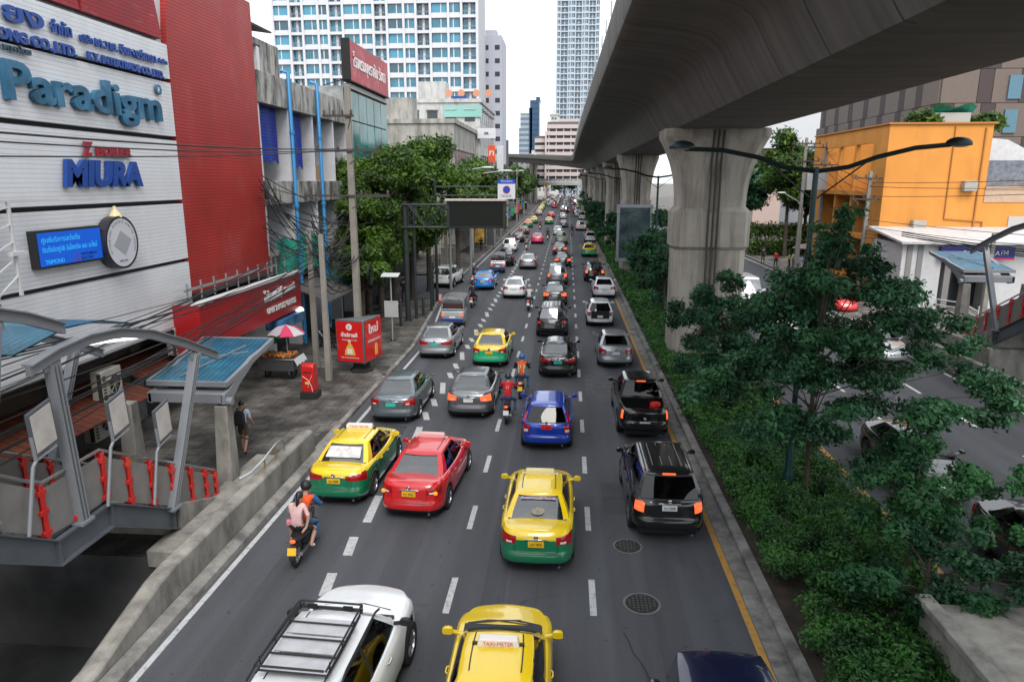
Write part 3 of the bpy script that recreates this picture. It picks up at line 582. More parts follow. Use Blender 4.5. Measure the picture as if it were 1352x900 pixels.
PL = {'y': mat('yellow_plate', (.85, .5, .02), .4), 'w': mat('white_plate', (.75, .76, .76), .4), 'g': mat('green_plate', (.05, .5, .4), .4), 'r': mat('red_plate', (.7, .02, .015), .4)}
PLTXT = mat('plate_ink', (.02, .02, .02), .5)
def paint(name, c, metal=.15, rough=.25):
    return mat('paint_' + name, c, rough, metal=metal, coat=1, var=.04, vscale=2, dirt_or_shine=.18, dcol=tuple(x * .55 + .02 for x in c), dscale=1.3, dlo=.45, dhi=.8)
PT = dict(yellow=paint('taxi_yellow', (.86, .60, .012), 0), green=paint('taxi_green', (.006, .17, .075), 0), lgreen=paint('taxi_bright_green', (.01, .42, .19), 0),
          red=paint('red', (.62, .012, .016), 0), pink=paint('pink', (.75, .03, .14), 0), blue=paint('deep_blue', (.005, .045, .42), .2), sky=paint('bright_blue', (.01, .22, .66), .1),
          black=paint('black', (.011, .011, .012), .1, .2), navy=paint('navy', (.006, .010, .045), .2), grey=paint('slate_grey', (.15, .185, .205), .5, .3), silver=paint('silver', (.38, .40, .42), .6, .3),
          merc=paint('dark_silver', (.17, .18, .195), .6, .28), white=paint('white', (.80, .82, .84), 0), gold=paint('beige', (.36, .33, .28), .5), brown=paint('graphite', (.05, .05, .052), .4), orange=paint('orange', (.8, .2, .01), 0))

def interp(xs, ys, x):
    """smooth monotone-ish interpolation through control points"""
    if x <= xs[0]: return ys[0]
    if x >= xs[-1]: return ys[-1]
    for i in range(len(xs) - 1):
        if x <= xs[i + 1]:
            t = (x - xs[i]) / (xs[i + 1] - xs[i]); a, b = ys[i], ys[i + 1]
            h = xs[i + 1] - xs[i]
            m0 = (ys[i + 1] - ys[i - 1]) / (xs[i + 1] - xs[i - 1]) if i else (b - a) / h
            m1 = (ys[i + 2] - ys[i]) / (xs[i + 2] - xs[i]) if i + 2 < len(xs) else (b - a) / h
            t2, t3 = t * t, t * t * t
            return (2 * t3 - 3 * t2 + 1) * a + (t3 - 2 * t2 + t) * h * m0 * .7 + (-2 * t3 + 3 * t2) * b + (t3 - t2) * h * m1 * .7
KIND = {
 # d = distance from the rear end
 'sedan': dict(L=4.56, W=1.77, H=1.46, r=.315, wh=(.98, 3.62), zs=.20, zt=[(0, .99), (.25, 1.03), (.75, 1.0), (2.3, .93), (3.3, .95), (4.0, .84), (4.56, .70)],
     gb=(.66, 3.45), gt=(1.30, 2.62), wb=.775, wt=.57, sb=(1.16, 1.90, 2.0, 3.08), st=(1.55, 1.88, 1.96, 2.52), light=(.46, 1.02, .62, .90), plate=.70),
 'hatch': dict(L=4.0, W=1.70, H=1.52, r=.305, wh=(.72, 3.22), zs=.20, zt=[(0, .95), (.5, .99), (2, .95), (3.0, .97), (3.6, .84), (4.0, .70)],
     gb=(.10, 3.2), gt=(.50, 2.15), wb=.78, wt=.56, sb=(.55, 1.45, 1.55, 2.75), st=(.85, 1.42, 1.5, 2.05), light=(.58, .93, .62, .97), plate=.78),
 'suv': dict(L=4.62, W=1.85, H=1.74, r=.36, wh=(.92, 3.66), zs=.28, zt=[(0, 1.08), (.5, 1.12), (2.3, 1.08), (3.4, 1.12), (4.1, 1.02), (4.62, .84)],
     gb=(.10, 3.45), gt=(.42, 2.6), wb=.84, wt=.64, sb=(.62, 1.75, 1.85, 3.1), st=(.8, 1.72, 1.8, 2.48), light=(.62, .93, .60, .97), plate=.86),
 'van': dict(L=4.7, W=1.70, H=1.98, r=.33, wh=(.95, 3.6), zs=.25, zt=[(0, 1.05), (1, 1.08), (3, 1.06), (4.0, 1.0), (4.7, .78)],
     gb=(.05, 4.3), gt=(.16, 3.5), wb=.80, wt=.70, sb=(.35, 1.9, 2.0, 3.7), st=(.42, 1.88, 1.96, 3.25), light=(.68, .88, .5, .9), plate=.7),
 'pickup': dict(L=5.0, W=1.80, H=1.74, r=.37, wh=(1.05, 3.98), zs=.32, zt=[(0, 1.10), (1.5, 1.10), (3.6, 1.10), (3.9, 1.08), (4.4, .98), (5.0, .82)],
     gb=(1.55, 3.85), gt=(1.72, 3.1), wb=.80, wt=.60, sb=(1.85, 2.55, 2.65, 3.55), st=(1.95, 2.54, 2.62, 2.98), light=(.78, .92, .52, .92), plate=.56),
}
def unit_ring(N, nf=5.0, nr=7.5):
    """arc-length even points (u in -1 rear..1 front, x 0..1) of the half plan outline, rear centre to front centre"""
    pts = []
    for i in range(1201):
        th = pi - pi * i / 1200; c, s_ = cos(th), sin(th); n = nf if c > 0 else nr
        pts.append(((1 if c > 0 else -1) * abs(c) ** (2 / n), max(s_, 0) ** (2 / n)))
    ac = [0]
    for i in range(1, len(pts)): ac.append(ac[-1] + hypot((pts[i][0] - pts[i - 1][0]) * 2.28, (pts[i][1] - pts[i - 1][1]) * .88))
    res = []; k = 0
    for i in range(N + 1):
        tgt = ac[-1] * i / N
        while k < 1199 and ac[k + 1] < tgt: k += 1
        t = (tgt - ac[k]) / max(ac[k + 1] - ac[k], 1e-9)
        res.append((pts[k][0] + t * (pts[k + 1][0] - pts[k][0]), pts[k][1] + t * (pts[k + 1][1] - pts[k][1])))
    return res
RINGS = {}
OFFR = ([0, .06, .15, .36, .41, .6, .85, .94, 1], [.09, .02, 0, 0, .035, .05, .065, .09, .17])
OFFF = ([0, .08, .2, .45, .6, .8, 1], [.08, .02, 0, .0, .03, .09, .24])
WID = ([0, .1, .3, .5, .72, .9, 1], [.93, .975, .995, 1, .985, .955, .90])
class Shell:
    def __init__(s, k, N):
        s.k = k; s.N = N; s.ring = RINGS.setdefault(N, unit_ring(N))
        s.zx = [p[0] for p in k['zt']]; s.zy = [p[1] for p in k['zt']]
    def zlow(s, y, x):
        k = s.k; z = k['zs']; dd = y + k['L'] / 2
        if dd < .5: z = max(z, k['zs'] + .05 * (1 - dd / .5))
        if x > .5 * k['W'] / 2:
            for wy in k['wh']:
                Ra = k['r'] + .055; q = dd - wy
                if abs(q) < Ra: z = max(z, k['r'] + sqrt(Ra * Ra - q * q))
        return z
    def P(s, i, t, side=1):
        k = s.k; i = min(max(i, 0), s.N); a = int(i); b = min(a + 1, s.N); fr = i - a
        u = s.ring[a][0] * (1 - fr) + s.ring[b][0] * fr; xx = s.ring[a][1] * (1 - fr) + s.ring[b][1] * fr
        w_ = k['W'] / 2 * interp(*WID, t)
        bow = .07 * xx * xx
        y0 = -k['L'] / 2 + interp(*OFFR, t) * k.get('ro', 1); y1 = k['L'] / 2 - interp(*OFFF, t) * k.get('fo', 1)
        yc = (y0 + y1) / 2; a_ = (y1 - y0) / 2; y = yc + u * a_
        if u < -.8: y += bow
        if u > .8: y -= bow * 1.5
        x = xx * w_ * (1 - .035 * u * u)
        zt = interp(s.zx, s.zy, y + k['L'] / 2); z0 = s.zlow(y, x)
        return Vector((side * x, y, z0 + t * (zt - z0)))
    def arc(s, dist):  # index of a point `dist` metres round the rear outline from its centre
        a = 0; prev = s.P(0, .6)
        for i in range(1, s.N + 1):
            p = s.P(i, .6); h = (p - prev).length
            if a + h >= dist: return i - 1 + (dist - a) / h
            a += h; prev = p
        return s.N
    def at_y(s, yy, t=.6):
        lo, hi = 0.0, float(s.N)
        for _ in range(22):
            m = (lo + hi) / 2
            if s.P(m, t).y < yy: lo = m
            else: hi = m
        return lo
TL = [0, .05, .12, .25, .36, .41, .5, .6, .7, .8, .88, .94, 1.0]
def patch(mb, sh, i0, i1, ta, tb, side, m=0, off=.008, n=5, tl=3):
    """sheet lying on the body; ta=(t low, t high) at i0, tb at i1"""
    vs = []
    for a in range(n + 1):
        f = a / n; i = i0 + (i1 - i0) * f; lo = ta[0] + (tb[0] - ta[0]) * f; hi = ta[1] + (tb[1] - ta[1]) * f
        for b in range(tl + 1):
            t = lo + (hi - lo) * b / tl; p = sh.P(i, t, side); q1 = sh.P(i + .3, t, side) - sh.P(i - .3, t, side); q2 = sh.P(i, min(t + .03, 1), side) - sh.P(i, t - .03, side)
            nn = q1.cross(q2); nn = nn.normalized() if nn.length > 1e-9 else Vector((0, -1, 0))
            if nn.dot(Vector((p.x, p.y * .4 if abs(p.y) > 1.5 else 0, 0))) < 0: nn = -nn
            e = off if (0 < a < n or n < 3) and 0 < b < tl else off * .35
            vs.append(p + nn * e)
    fs = [(a * (tl + 1) + b, (a + 1) * (tl + 1) + b, (a + 1) * (tl + 1) + b + 1, a * (tl + 1) + b + 1) for a in range(n) for b in range(tl)]
    mb.add(vs, fs, m)
SEG = (6, 2, 4, 1, 4, 2, 6)     # rear glass, rear pillar, rear side window, centre pillar, front side window, front pillar, windscreen
def gh_ring(k, top):
    L = k['L'] / 2; y0, y1 = (k['gt'] if top else k['gb']); w_ = k['wt'] if top else k['wb']; sd = k['st'] if top else k['sb']
    y0 -= L; y1 -= L; sd = [a - L for a in sd]
    edge = k.get('edge', .80 if k.get('_sed') else .85); cd = .10
    pts = []
    for j in range(SEG[0]):
        f = j / SEG[0]; x = f * w_ * edge; pts.append((x, y0 + .07 * (f * edge) ** 2))
    pts.append((w_ * edge, y0 + .07 * edge ** 2))
    def sx(y): u = (y - (y0 + y1) / 2) / ((y1 - y0) / 2); return w_ * (1 - .05 * u * u - .02 * abs(u) ** 6)
    for j in range(1, SEG[1]): pts.append((w_ * .965, y0 + cd))
    for a, b, n in ((sd[0], sd[1], SEG[2]), (sd[1], sd[2], SEG[3]), (sd[2], sd[3], SEG[4])):
        for j in range(n): y = a + (b - a) * j / n; pts.append((sx(y), y))
    pts.append((sx(sd[3]), sd[3]))
    bw = .16 if not top else .10
    for j in range(1, SEG[5]): pts.append((w_ * .945, (sd[3] + y1 - bw) / 2 + .02))
    for j in range(SEG[6] + 1):
        f = 1 - j / SEG[6]; pts.append((w_ * .88 * f, y1 - bw * (f * .88) ** 2))
    return pts
def seg_of(j):
    a = 0
    for q, n in enumerate(SEG):
        a += n
        if j < a: return q
    return len(SEG) - 1
def make_car(kind, c1, name, label, cat, loc, rz=0, c2=None, group=None, lod=2, brake=False, plate='w', ptxt=None, glass=None, tl=None, **ov):
    """lod 2 near, 1 middle, 0 far (one mesh)"""
    k = dict(KIND[kind]); k['_sed'] = kind == 'sedan'; k.update(ov); L, W = k['L'], k['W']; N = {2: 92, 1: 44, 0: 26}[lod]
    sh = Shell(k, N); TLs = TL if lod == 2 else (TL[::2] + ([] if len(TL) % 2 else [])) if lod == 1 else [0, .25, .6, .9, 1.0]
    if TLs[-1] != 1.0: TLs = TLs + [1.0]
    root = thing(name, label, cat, loc, rz, group) if lod else None
    p1, p2 = PT[c1], PT[c2 or c1]; gl = glass or GLASS
    thr = .83 if c2 else -1
    nt_ = len(TLs); n1 = N + 1
    vs = []
    for side in (1, -1):
        for i in range(n1):
            for t in TLs: vs.append(sh.P(i, t, side))
    body = MB(); fs = []; ms = []
    def V(side, i, j): return (0 if side > 0 else n1 * nt_) + i * nt_ + j
    for side in (1, -1):
        for i in range(N):
            for j in range(nt_ - 1):
                q = [V(side, i, j), V(side, i + 1, j), V(side, i + 1, j + 1), V(side, i, j + 1)]
                if side < 0: q.reverse()
                tm = (TLs[j] + TLs[j + 1]) / 2; yv = sh.ring[i][0]
                lim = thr + (.03 if yv > -.86 else 0) if c2 else -1
                fs.append(q); ms.append(2 if tm < .09 else (1 if tm < lim else 0))
    body.v = [tuple(p) for p in vs]; body.f = fs; body.m = ms
    # deck (bonnet, boot)
    X = 8 if lod == 2 else 4
    bed = kind == 'pickup'; ybed0, ybed1 = -L / 2 + .0, -L / 2 + 1.52
    top = [sh.P(i, 1.0) for i in range(n1)]
    i_b1 = next(i for i in range(n1) if top[i].y > ybed1) if bed else 0
    dv = []; 
    for i in range(n1):
        p = top[i]
        for a in range(X + 1):
            f = 1 - 2 * a / X; cr_ = .045 * (1 - f * f) * min(1, p.x / .5)
            dv.append((p.x * f, p.y, p.z + cr_))
    df = [(i * (X + 1) + a, i * (X + 1) + a + 1, (i + 1) * (X + 1) + a + 1, (i + 1) * (X + 1) + a) for i in range(i_b1 if bed else 0, N) for a in range(X)]
    body.add(dv, df, 0)
    if bed:   # load bed: rim, liner walls, floor, front wall
        def inn(p, z): return (max(p.x - .07, 0) if p.x > .07 else 0, max(p.y, ybed0 + .30), z)
        ring = top[:i_b1 + 1]
        o = []; 
        for sgn in (1, -1):
            a = [(sgn * p.x, p.y, p.z) for p in ring]; b = [(sgn * inn(p, p.z)[0], inn(p, p.z)[1], p.z) for p in ring]; c = [(x, y, .62) for x, y, z in b]
            m_ = len(ring); vv = a + b + c
            ff = [(i, i + 1, m_ + i + 1, m_ + i) for i in range(m_ - 1)] + [(m_ + i, m_ + i + 1, 2 * m_ + i + 1, 2 * m_ + i) for i in range(m_ - 1)]
            body.add(vv, ff[:m_ - 1], 0); body.add(vv, ff[m_ - 1:], 2)
            o.append(c)
        vv = o[0] + o[1]; m_ = len(o[0]); body.add(vv, [(i, i + 1, m_ + i + 1, m_ + i) for i in range(m_ - 1)], 2)
        body.box(-W / 2 + .1, W / 2 - .1, ybed1 - .02, ybed1 + .06, .62, 1.09, 0)
    # greenhouse
    b0, b1 = gh_ring(k, False), gh_ring(k, True); nb = len(b0)
    lv = [0, .07, .12, .30, .5, .72, .90, .95, 1.0] if lod == 2 else [0, .1, .5, .93, 1.0]
    def gp(j, t, side):
        (xa, ya), (xb, yb) = b0[j], b1[j]
        za = interp(sh.zx, sh.zy, ya + L / 2) - .035; zb = k['H'] - .055 - .015 * abs(2 * j / nb - 1)
        bu = sin(pi * t) * .022
        x = xa + (xb - xa) * t; y = ya + (yb - ya) * t
        sg = 1 if j > nb / 2 else -1
        return Vector((side * (x + bu * (x / max(xa, .3)) if xa > .05 else 0), y + sg * bu * (1.0 if j < 7 or j > nb - 8 else 0), za + (zb - za) * t))
    gb = MB(); win = {}; nl = len(lv)
    for side in (1, -1):
        base = len(gb.v); gb.v += [tuple(gp(j, t, side)) for j in range(nb) for t in lv]
        for j in range(nb - 1):
            sg = seg_of(j)
            for a in range(nl - 1):
                q = [base + j * nl + a, base + (j + 1) * nl + a, base + (j + 1) * nl + a + 1, base + j * nl + a + 1]
                if side < 0: q.reverse()
                tm = (lv[a] + lv[a + 1]) / 2; tlo = .12 if lod == 2 else .1
                iswin = sg in (0, 2, 4, 6)
                if kind == 'van' and sg == 0: iswin = True
                if iswin and tlo < tm < .9 + (.03 if lod < 2 else 0):
                    key = {0: 'rear_window', 6: 'windscreen'}.get(sg, ('side_window', sg, side)); win.setdefault(key, []).append(q)
                elif (iswin and (.07 < tm < .95)) or sg == 3: gb.f.append(q); gb.m.append(2)
                else: gb.f.append(q); gb.m.append(0)
    # roof
    rr = [gp(j, 1, 1) for j in range(nb)]
    def roofpt(p, f, ins):
        yc = (rr[0].y + rr[-1].y) / 2; q = 1 - ins
        return (p.x * f * q, yc + (p.y - yc) * (1 - ins * .5), p.z + .6 * ins * .5)
    rv = []; XR = 8 if lod == 2 else 4
    for j in range(nb):
        p = rr[j]; rv.append((p.x, p.y, p.z))
    for j in range(nb):
        p = rr[j]
        for a in range(XR + 1):
            f = 1 - 2 * a / XR; ca = .045 * (1 - (abs(f) ** 2.4)) * min(1, p.x / .35); yy = roofpt(p, f, .05)
            endf = min(1, (p.y - rr[0].y) / .15, (rr[-1].y - p.y) / .15); endf = max(0, endf)
            rv.append((yy[0], yy[1], yy[2] + ca * (.35 + .65 * endf)))
    rf = []
    for j in range(nb - 1):
        rf.append((j, j + 1, nb + (j + 1) * (XR + 1), nb + j * (XR + 1)))
        for a in range(XR): rf.append((nb + j * (XR + 1) + a, nb + (j + 1) * (XR + 1) + a, nb + (j + 1) * (XR + 1) + a + 1, nb + j * (XR + 1) + a + 1))
    o2 = len(rv); rv += [(-rr[j].x, rr[j].y, rr[j].z) for j in range(nb)]
    for j in range(nb - 1): rf.append((o2 + j + 1, o2 + j, nb + j * (XR + 1) + XR, nb + (j + 1) * (XR + 1) + XR))
    gb.add(rv, rf, 0)
    body.add(gb.v, gb.f, 0); body.m[-len(gb.f):] = gb.m
    goff = len(body.v) - len(gb.v)
    # dark floor pan
    body.box(-W / 2 + .24, W / 2 - .24, -L / 2 + .22, L / 2 - .3, .17, .70, 2)
    tlm = BRAKE if brake else REDL
    if lod == 2:
        gl = GLASS2D if glass is GLASSD else GLASS2
    Lr, Wr = k['r'], .2
    if lod == 0:
        mats = [p1, p2, BLACK, gl, tlm, PL[plate], WLENS]
        for q in win.values():
            for f in q: body.f.append([x + goff for x in f]); body.m.append(3)
        a, b, c, d_ = k['light']
        for sd in (1, -1): patch(body, sh, sh.arc(a), sh.arc(b), (c, d_), (c, d_), sd, 4, off=.02, n=2, tl=2)
        body.box(-.18, .18, -L / 2 - .0, -L / 2 + .06, k['plate'], k['plate'] + .12, 5)
        for sx in (1, -1):
            for wy in k['wh']: body.lathe((sx * (W / 2 - .12), wy - L / 2, Lr), [(0, -.1), (Lr, -.1), (Lr, .1), (0, .1)], 'X', 10, 2)
            for zz in (.0,): body.ball((sx * (W / 2 + .05), k['gb'][1] - L / 2 - .35, 1.0), (.10, .05, .07), 2, 6, 4)
        if k.get('sign'): body.box(-.35, .35, -.1, .08, k['H'] - .02, k['H'] + .1, 6)
        o = body.build(name, mats); o.location = loc; o.rotation_euler = (0, 0, rz); tag(o, label, cat, group); return o
    if lod == 2:   # shut lines, sills
        for sd in (1, -1):
            for yy in ((k['sb'][1] + k['sb'][2]) / 2, k['sb'][3] + .25, k['sb'][0] - .05):
                i = sh.at_y(yy - L / 2); patch(body, sh, i - .10, i + .10, (.08, .985), (.08, .985), sd, 2, off=.004, n=1, tl=10)
            if not bed:
                i0 = sh.arc(k['light'][0] + .02); patch(body, sh, i0 - .09, i0 + .09, (.42, .98), (.42, .98), sd, 2, off=.004, n=1, tl=6)
                patch(body, sh, 0, i0, (.415, .428), (.415, .428), sd, 2, off=.004, n=6, tl=1)
            patch(body, sh, 0, sh.arc(1.1), (.365, .385), (.365, .385), sd, 2, off=.005, n=10, tl=1)
    if lod == 2:
        for sd in (1, -1):
            pts = []
            for j in range(8, nb - 8):
                x, y, z = gb.v[len(gb.v) - len(rv) + nb + j * (XR + 1) + 1]; pts.append((sd * x, y, z))
            vv = []
            for p in pts: vv += [(p[0] - .011, p[1], p[2] + .004), (p[0] + .011, p[1], p[2] + .004)]
            body.add(vv, [(2 * i, 2 * i + 1, 2 * i + 3, 2 * i + 2) for i in range(len(pts) - 1)], 2)
    body.build('body', [p1, p2, BLACK], root, ang=42)
    if lod == 2:      # cabin seen through the glass
        it = MB(); zi = interp(sh.zx, sh.zy, k['gb'][0] + .3) + .03; ya, yb2 = k['gb'][0] - L / 2 + .10, k['gb'][1] - L / 2 - .18; xw = k['wb'] - .09
        it.box(-xw, xw, ya, ya + .55, zi - .02, zi + .005, 1); it.box(-xw, xw, ya + .55, yb2 - .45, zi - .02, zi - .0, 0); it.box(-xw, xw, yb2 - .45, yb2, zi - .02, zi + .05, 2)
        ht = min(.27, (k['H'] - zi) * .52)
        for yy in (ya + (.62 if kind == 'sedan' else .75), (k['sb'][1] + k['sb'][2]) / 2 - L / 2 + .05):
            if bed and yy < ya + 1.0: continue
            for xx in (-.34, .34):
                it.loft([[(xx + sx * w_, yy + dy + sy * .06, zi + z_) for sx, sy in ((-1, -1), (1, -1), (1, 1), (-1, 1))] for z_, w_, dy in ((0, .23, 0), (ht * .7, .20, -.05), (ht * .8, .10, -.06))], 0)
                it.loft([[(xx + sx * w_, yy - .07 + sy * .045, zi + z_) for sx, sy in ((-1, -1), (1, -1), (1, 1), (-1, 1))] for z_, w_ in ((ht * .85, .08), (ht * .9, .12), (ht * 1.3, .12), (ht * 1.42, .08))], 0)
        it.build('cabin', [SEATM, SHELF, TRIMM], root, bevel=.015)
    for key, q in win.items():
        nm = key if isinstance(key, str) else 'side_window'
        used = sorted({x for f in q for x in f}); mp_ = {x: i for i, x in enumerate(used)}
        g_ = MB(); g_.add([gb.v[x] for x in used], [[mp_[x] for x in f] for f in q]); g_.build(nm, gl, root, ang=60)
    a, b, c, d_ = k['light']
    for sd in (1, -1):
        tlx = MB(); mlist = [tlm, AMBER if brake else REDL, WLENS, CHROME]
        ia, ib = sh.arc(a), sh.arc(b)
        if kind == 'sedan' and tl != 'wide':
            patch(tlx, sh, ia, ib, (c + .06, d_), (c - .04, d_ + .02), sd, 0, .014, n=7, tl=4)
            im = ia + (ib - ia) * .16; patch(tlx, sh, im, ia + (ib - ia) * .42, (c + .07, c + .15), (c + .05, c + .14), sd, 2, .022, n=2, tl=2)
        elif tl == 'wide':
            patch(tlx, sh, ia - (ib - ia) * .25, ib, (c + .10, d_ - .04), (c, d_ + .03), sd, 0, .014, n=7, tl=4)
            patch(tlx, sh, ia - (ib - ia) * .2, ib - (ib - ia) * .15, (d_ - .045, d_ - .02), (d_ - .0, d_ + .03), sd, 3, .02, n=4, tl=1)
        elif tl == 'spear':   # tall lamp climbing the pillar
            patch(tlx, sh, ia, ib, (.58, .97), (.50, .99), sd, 0, .016, n=5, tl=4)
            patch(tlx, sh, ia + (ib - ia) * .1, ia + (ib - ia) * .55, (.60, .74), (.56, .74), sd, 2, .024, n=2, tl=2)
            p0 = gp(7, .08, sd); p1_ = gp(7, .62, sd); tlx.beam(p0 + Vector((0, -.03, 0)), p1_ + Vector((0, -.03, 0)), .07, .05, 0)
        else:
            patch(tlx, sh, ia, ib, (c, d_), (c, d_), sd, 0, .018, n=5, tl=4)
            patch(tlx, sh, ia + (ib - ia) * .25, ia + (ib - ia) * .75, (c + .10, c + .17), (c + .10, c + .17), sd, 2, .026, n=2, tl=2)
        tlx.build('tail_light', mlist, root, ang=50)
        # door mirror
        mb = MB(); my = k['gb'][1] - L / 2 - .42; mz = interp(sh.zx, sh.zy, my + L / 2) + .10
        mb.tube([(sd * (W / 2 - .14), my + .03, mz - .04), (sd * (W / 2 + .06), my, mz + .02)], .035, 6)
        mb.loft([[(sd * (W / 2 + .07 + .098 * s_ * (abs(cos(q)) ** .6) * (1 if cos(q) > 0 else -1)), my - .05 + dy, mz + .035 + .064 * s_ * (abs(sin(q)) ** .6) * (1 if sin(q) > 0 else -1)) for q in [2 * pi * j / 12 for j in range(12)]] for dy, s_ in ((0, .95), (.03, 1), (.09, .88), (.13, .5))])
        mb.build('door_mirror', BLACK if k.get('bmir') else PT[c1], root, ang=50)
        for wy in k['wh']:
            cx = sd * (W / 2 - .115); cy = wy - L / 2
            wb_ = MB(); wb_.lathe((cx, cy, Lr), [(Lr * .62, -.1), (Lr * .95, -.1), (Lr, -.07), (Lr, .07), (Lr * .95, .1), (Lr * .62, .1), (Lr * .62, -.1)], 'X', 26, cap=False)
            wo = wb_.build('wheel', RUBBER, root, ang=50)
            rm = MB(); q = sd * .075
            rm.lathe((cx + q, cy, Lr), [(Lr * .66, -.02), (Lr * .66, .02), (Lr * .6, .02), (Lr * .58, -.01)], 'X', 22, cap=False)
            rm.lathe((cx + q - sd * .03, cy, Lr), [(0, 0), (Lr * .62, 0), (Lr * .62, -.01), (0, -.01)], 'X', 22, 1)
            for a5 in range(5 if lod == 2 else 4):
                an = a5 * 2 * pi / 5; rm.beam((cx + q, cy, Lr), (cx + q, cy + cos(an) * Lr * .62, Lr + sin(an) * Lr * .62), .05, .02)
            rm.build('rim', [ALLOY, BLACK], wo, ang=50)
    yb = sh.P(0, (k['plate'] - .1) / .9).y
    pb = MB(); yb = sh.P(0, .42 if bed else .72).y - .012; pb.box(-.18, .18, yb - .012, yb + .03, k['plate'], k['plate'] + .135)
    po = pb.build('licence_plate', PL[plate], root)
    if ptxt: letters('plate_lettering', ptxt, .10, PLTXT, po, Mminus_y(0, k['plate'] + .035, yb - .016), .002, fit=.27, align='CENTER')
    if lod == 2:
        if not bed:
            rc = MB()
            rc.box(-.27, .27, yb + .002, yb + .02, k['plate'] + .15, k['plate'] + .185); rc.build('boot_trim', CHROME if not k.get('dtrim') else BLACK, root, bevel=.006)
        e = MB(); ye = sh.P(0, .93).y - .0; ze = sh.P(0, .93).z
        e.lathe((0, yb - .0, k['plate'] + .235), [(.0, 0), (.052, 0), (.052, -.015), (.038, -.02), (.036, -.005), (0, -.005)], 'Y', 16); e.build('badge', CHROME, root)
        hn = MB()
        for sd in (1, -1):
            for yy in ((k['sb'][1]) - .22, k['sb'][3] - .75):
                p = sh.P(sh.at_y(yy - L / 2, .88), .86, sd); hn.tube([(p.x, p.y - .09, p.z), (p.x + sd * .03, p.y - .06, p.z), (p.x + sd * .03, p.y + .06, p.z), (p.x, p.y + .09, p.z)], .013, 6)
        hn.build('door_handle', PT[c1] if not k.get('chandle') else CHROME, root, ang=60)
        if k.get('third'):   # high brake light
            q = MB(); p = gp(0, .97, 1); q.box(-.16, .16, p.y - .03, p.y + .02, p.z - .0, p.z + .03); q.build('high_brake_light', BRAKE if brake else REDL, root)
        ex = MB(); ex.tube([(W * .3, -L / 2 + .3, .25), (W * .3, -L / 2 + .03, .24)], .03, 10); ex.build('exhaust_pipe', CHROME, root)
    root['_H'] = k['H']
    return root
SIGNW = mat('sign_cream_plastic', (.78, .74, .70), .35); SIGNR = mat('sign_red_ink', (.6, .05, .03), .5)
def taxi_sign(root, y, z, w_=.66, txt='TAXI-METER', body=None, ink=None):
    m = MB(); m.loft([[(x * s_, y + a * .5 * s_, z + b) for x, a in ((-w_ / 2, -.16), (w_ / 2, -.16), (w_ / 2, .16), (-w_ / 2, .16))] for b, s_ in ((.0, 1), (.03, 1.02), (.12, .96), (.135, .9))])
    o = m.build('roof_sign', body or SIGNW, root, bevel=.01)
    if txt:
        letters('sign_lettering', txt, .095, ink or SIGNR, o, Matrix.Translation((0, y - .085, z + .035)) @ Matrix.Rotation(radians(84), 4, 'X'), .003, fit=w_ * .74, align='CENTER')
    rk = MB()
    for sx in (1, -1): rk.box(sx * (w_ / 2 + .05) - .04, sx * (w_ / 2 + .05) + .04, y - .03, y + .03, z - .02, z + .03)
    rk.build('sign_clamp', BLACK if body is None else body, root)
def roof_rails(root, k, m, z):
    for sd in (1, -1):
        r = MB(); L = k['L'] / 2; y0, y1 = k['gt'][0] - L + .1, k['gt'][1] - L - .1; x = sd * (k['wt'] - .07)
        r.tube([(x, y0, z - .03), (x, y0 + .08, z + .045), (x, (y0 + y1) / 2, z + .06), (x, y1 - .1, z + .045), (x, y1, z - .03)], .02, 6); r.build('roof_rail', m, root)
# ============================================================ people and motorcycles
SKIN = mat('skin', (.38, .22, .15), .55); SHOE = mat('white_shoe', (.7, .7, .7), .6); DSHOE = mat('dark_shoe', (.03, .025, .025), .6); HAIR = mat('black_hair', (.012, .01, .01), .45)
CL = {}
def cloth(name, c): return mat('cloth_' + name, c, .9, var=.15, vscale=8, bump=.4, bscale=12)
def skinned(name, joints, edges, mats, zone, parent, sub=2):
    """one continuous body grown over a joint skeleton; zone(point)->material index"""
    me = bpy.data.meshes.new(name); names = list(joints)
    me.from_pydata([joints[n][0] for n in names], [(names.index(a), names.index(b)) for a, b in edges], [])
    o = bpy.data.objects.new(name, me); COL.objects.link(o)
    sk = o.modifiers.new('skin', 'SKIN'); sk.use_smooth_shade = True
    for i, n in enumerate(names):
        r = joints[n][1]; me.skin_vertices[0].data[i].radius = (r, r) if not isinstance(r, tuple) else r
    me.skin_vertices[0].data[0].use_root = True
    sb = o.modifiers.new('smooth', 'SUBSURF'); sb.levels = sub; sb.render_levels = sub
    dg = bpy.context.evaluated_depsgraph_get(); nm = bpy.data.meshes.new_from_object(o.evaluated_get(dg))
    bpy.data.objects.remove(o); nm.name = name; nm.materials.clear()
    for x in mats: nm.materials.append(x)
    segs = [(Vector(joints[a][0]), Vector(joints[b][0]), a, b) for a, b in edges]
    for p in nm.polygons:
        c = p.center; best = None
        for a, b, na, nb in segs:
            ab = b - a; t = max(0, min(1, (c - a).dot(ab) / max(ab.length_squared, 1e-9))); dd_ = (a + ab * t - c).length
            if best is None or dd_ < best[0]: best = (dd_, na, nb, t)
        p.material_index = zone(best[1], best[2], best[3]); p.use_smooth = True
    ob = bpy.data.objects.new(name, nm); COL.objects.link(ob); ob.parent = parent; return ob
HM = 1.0
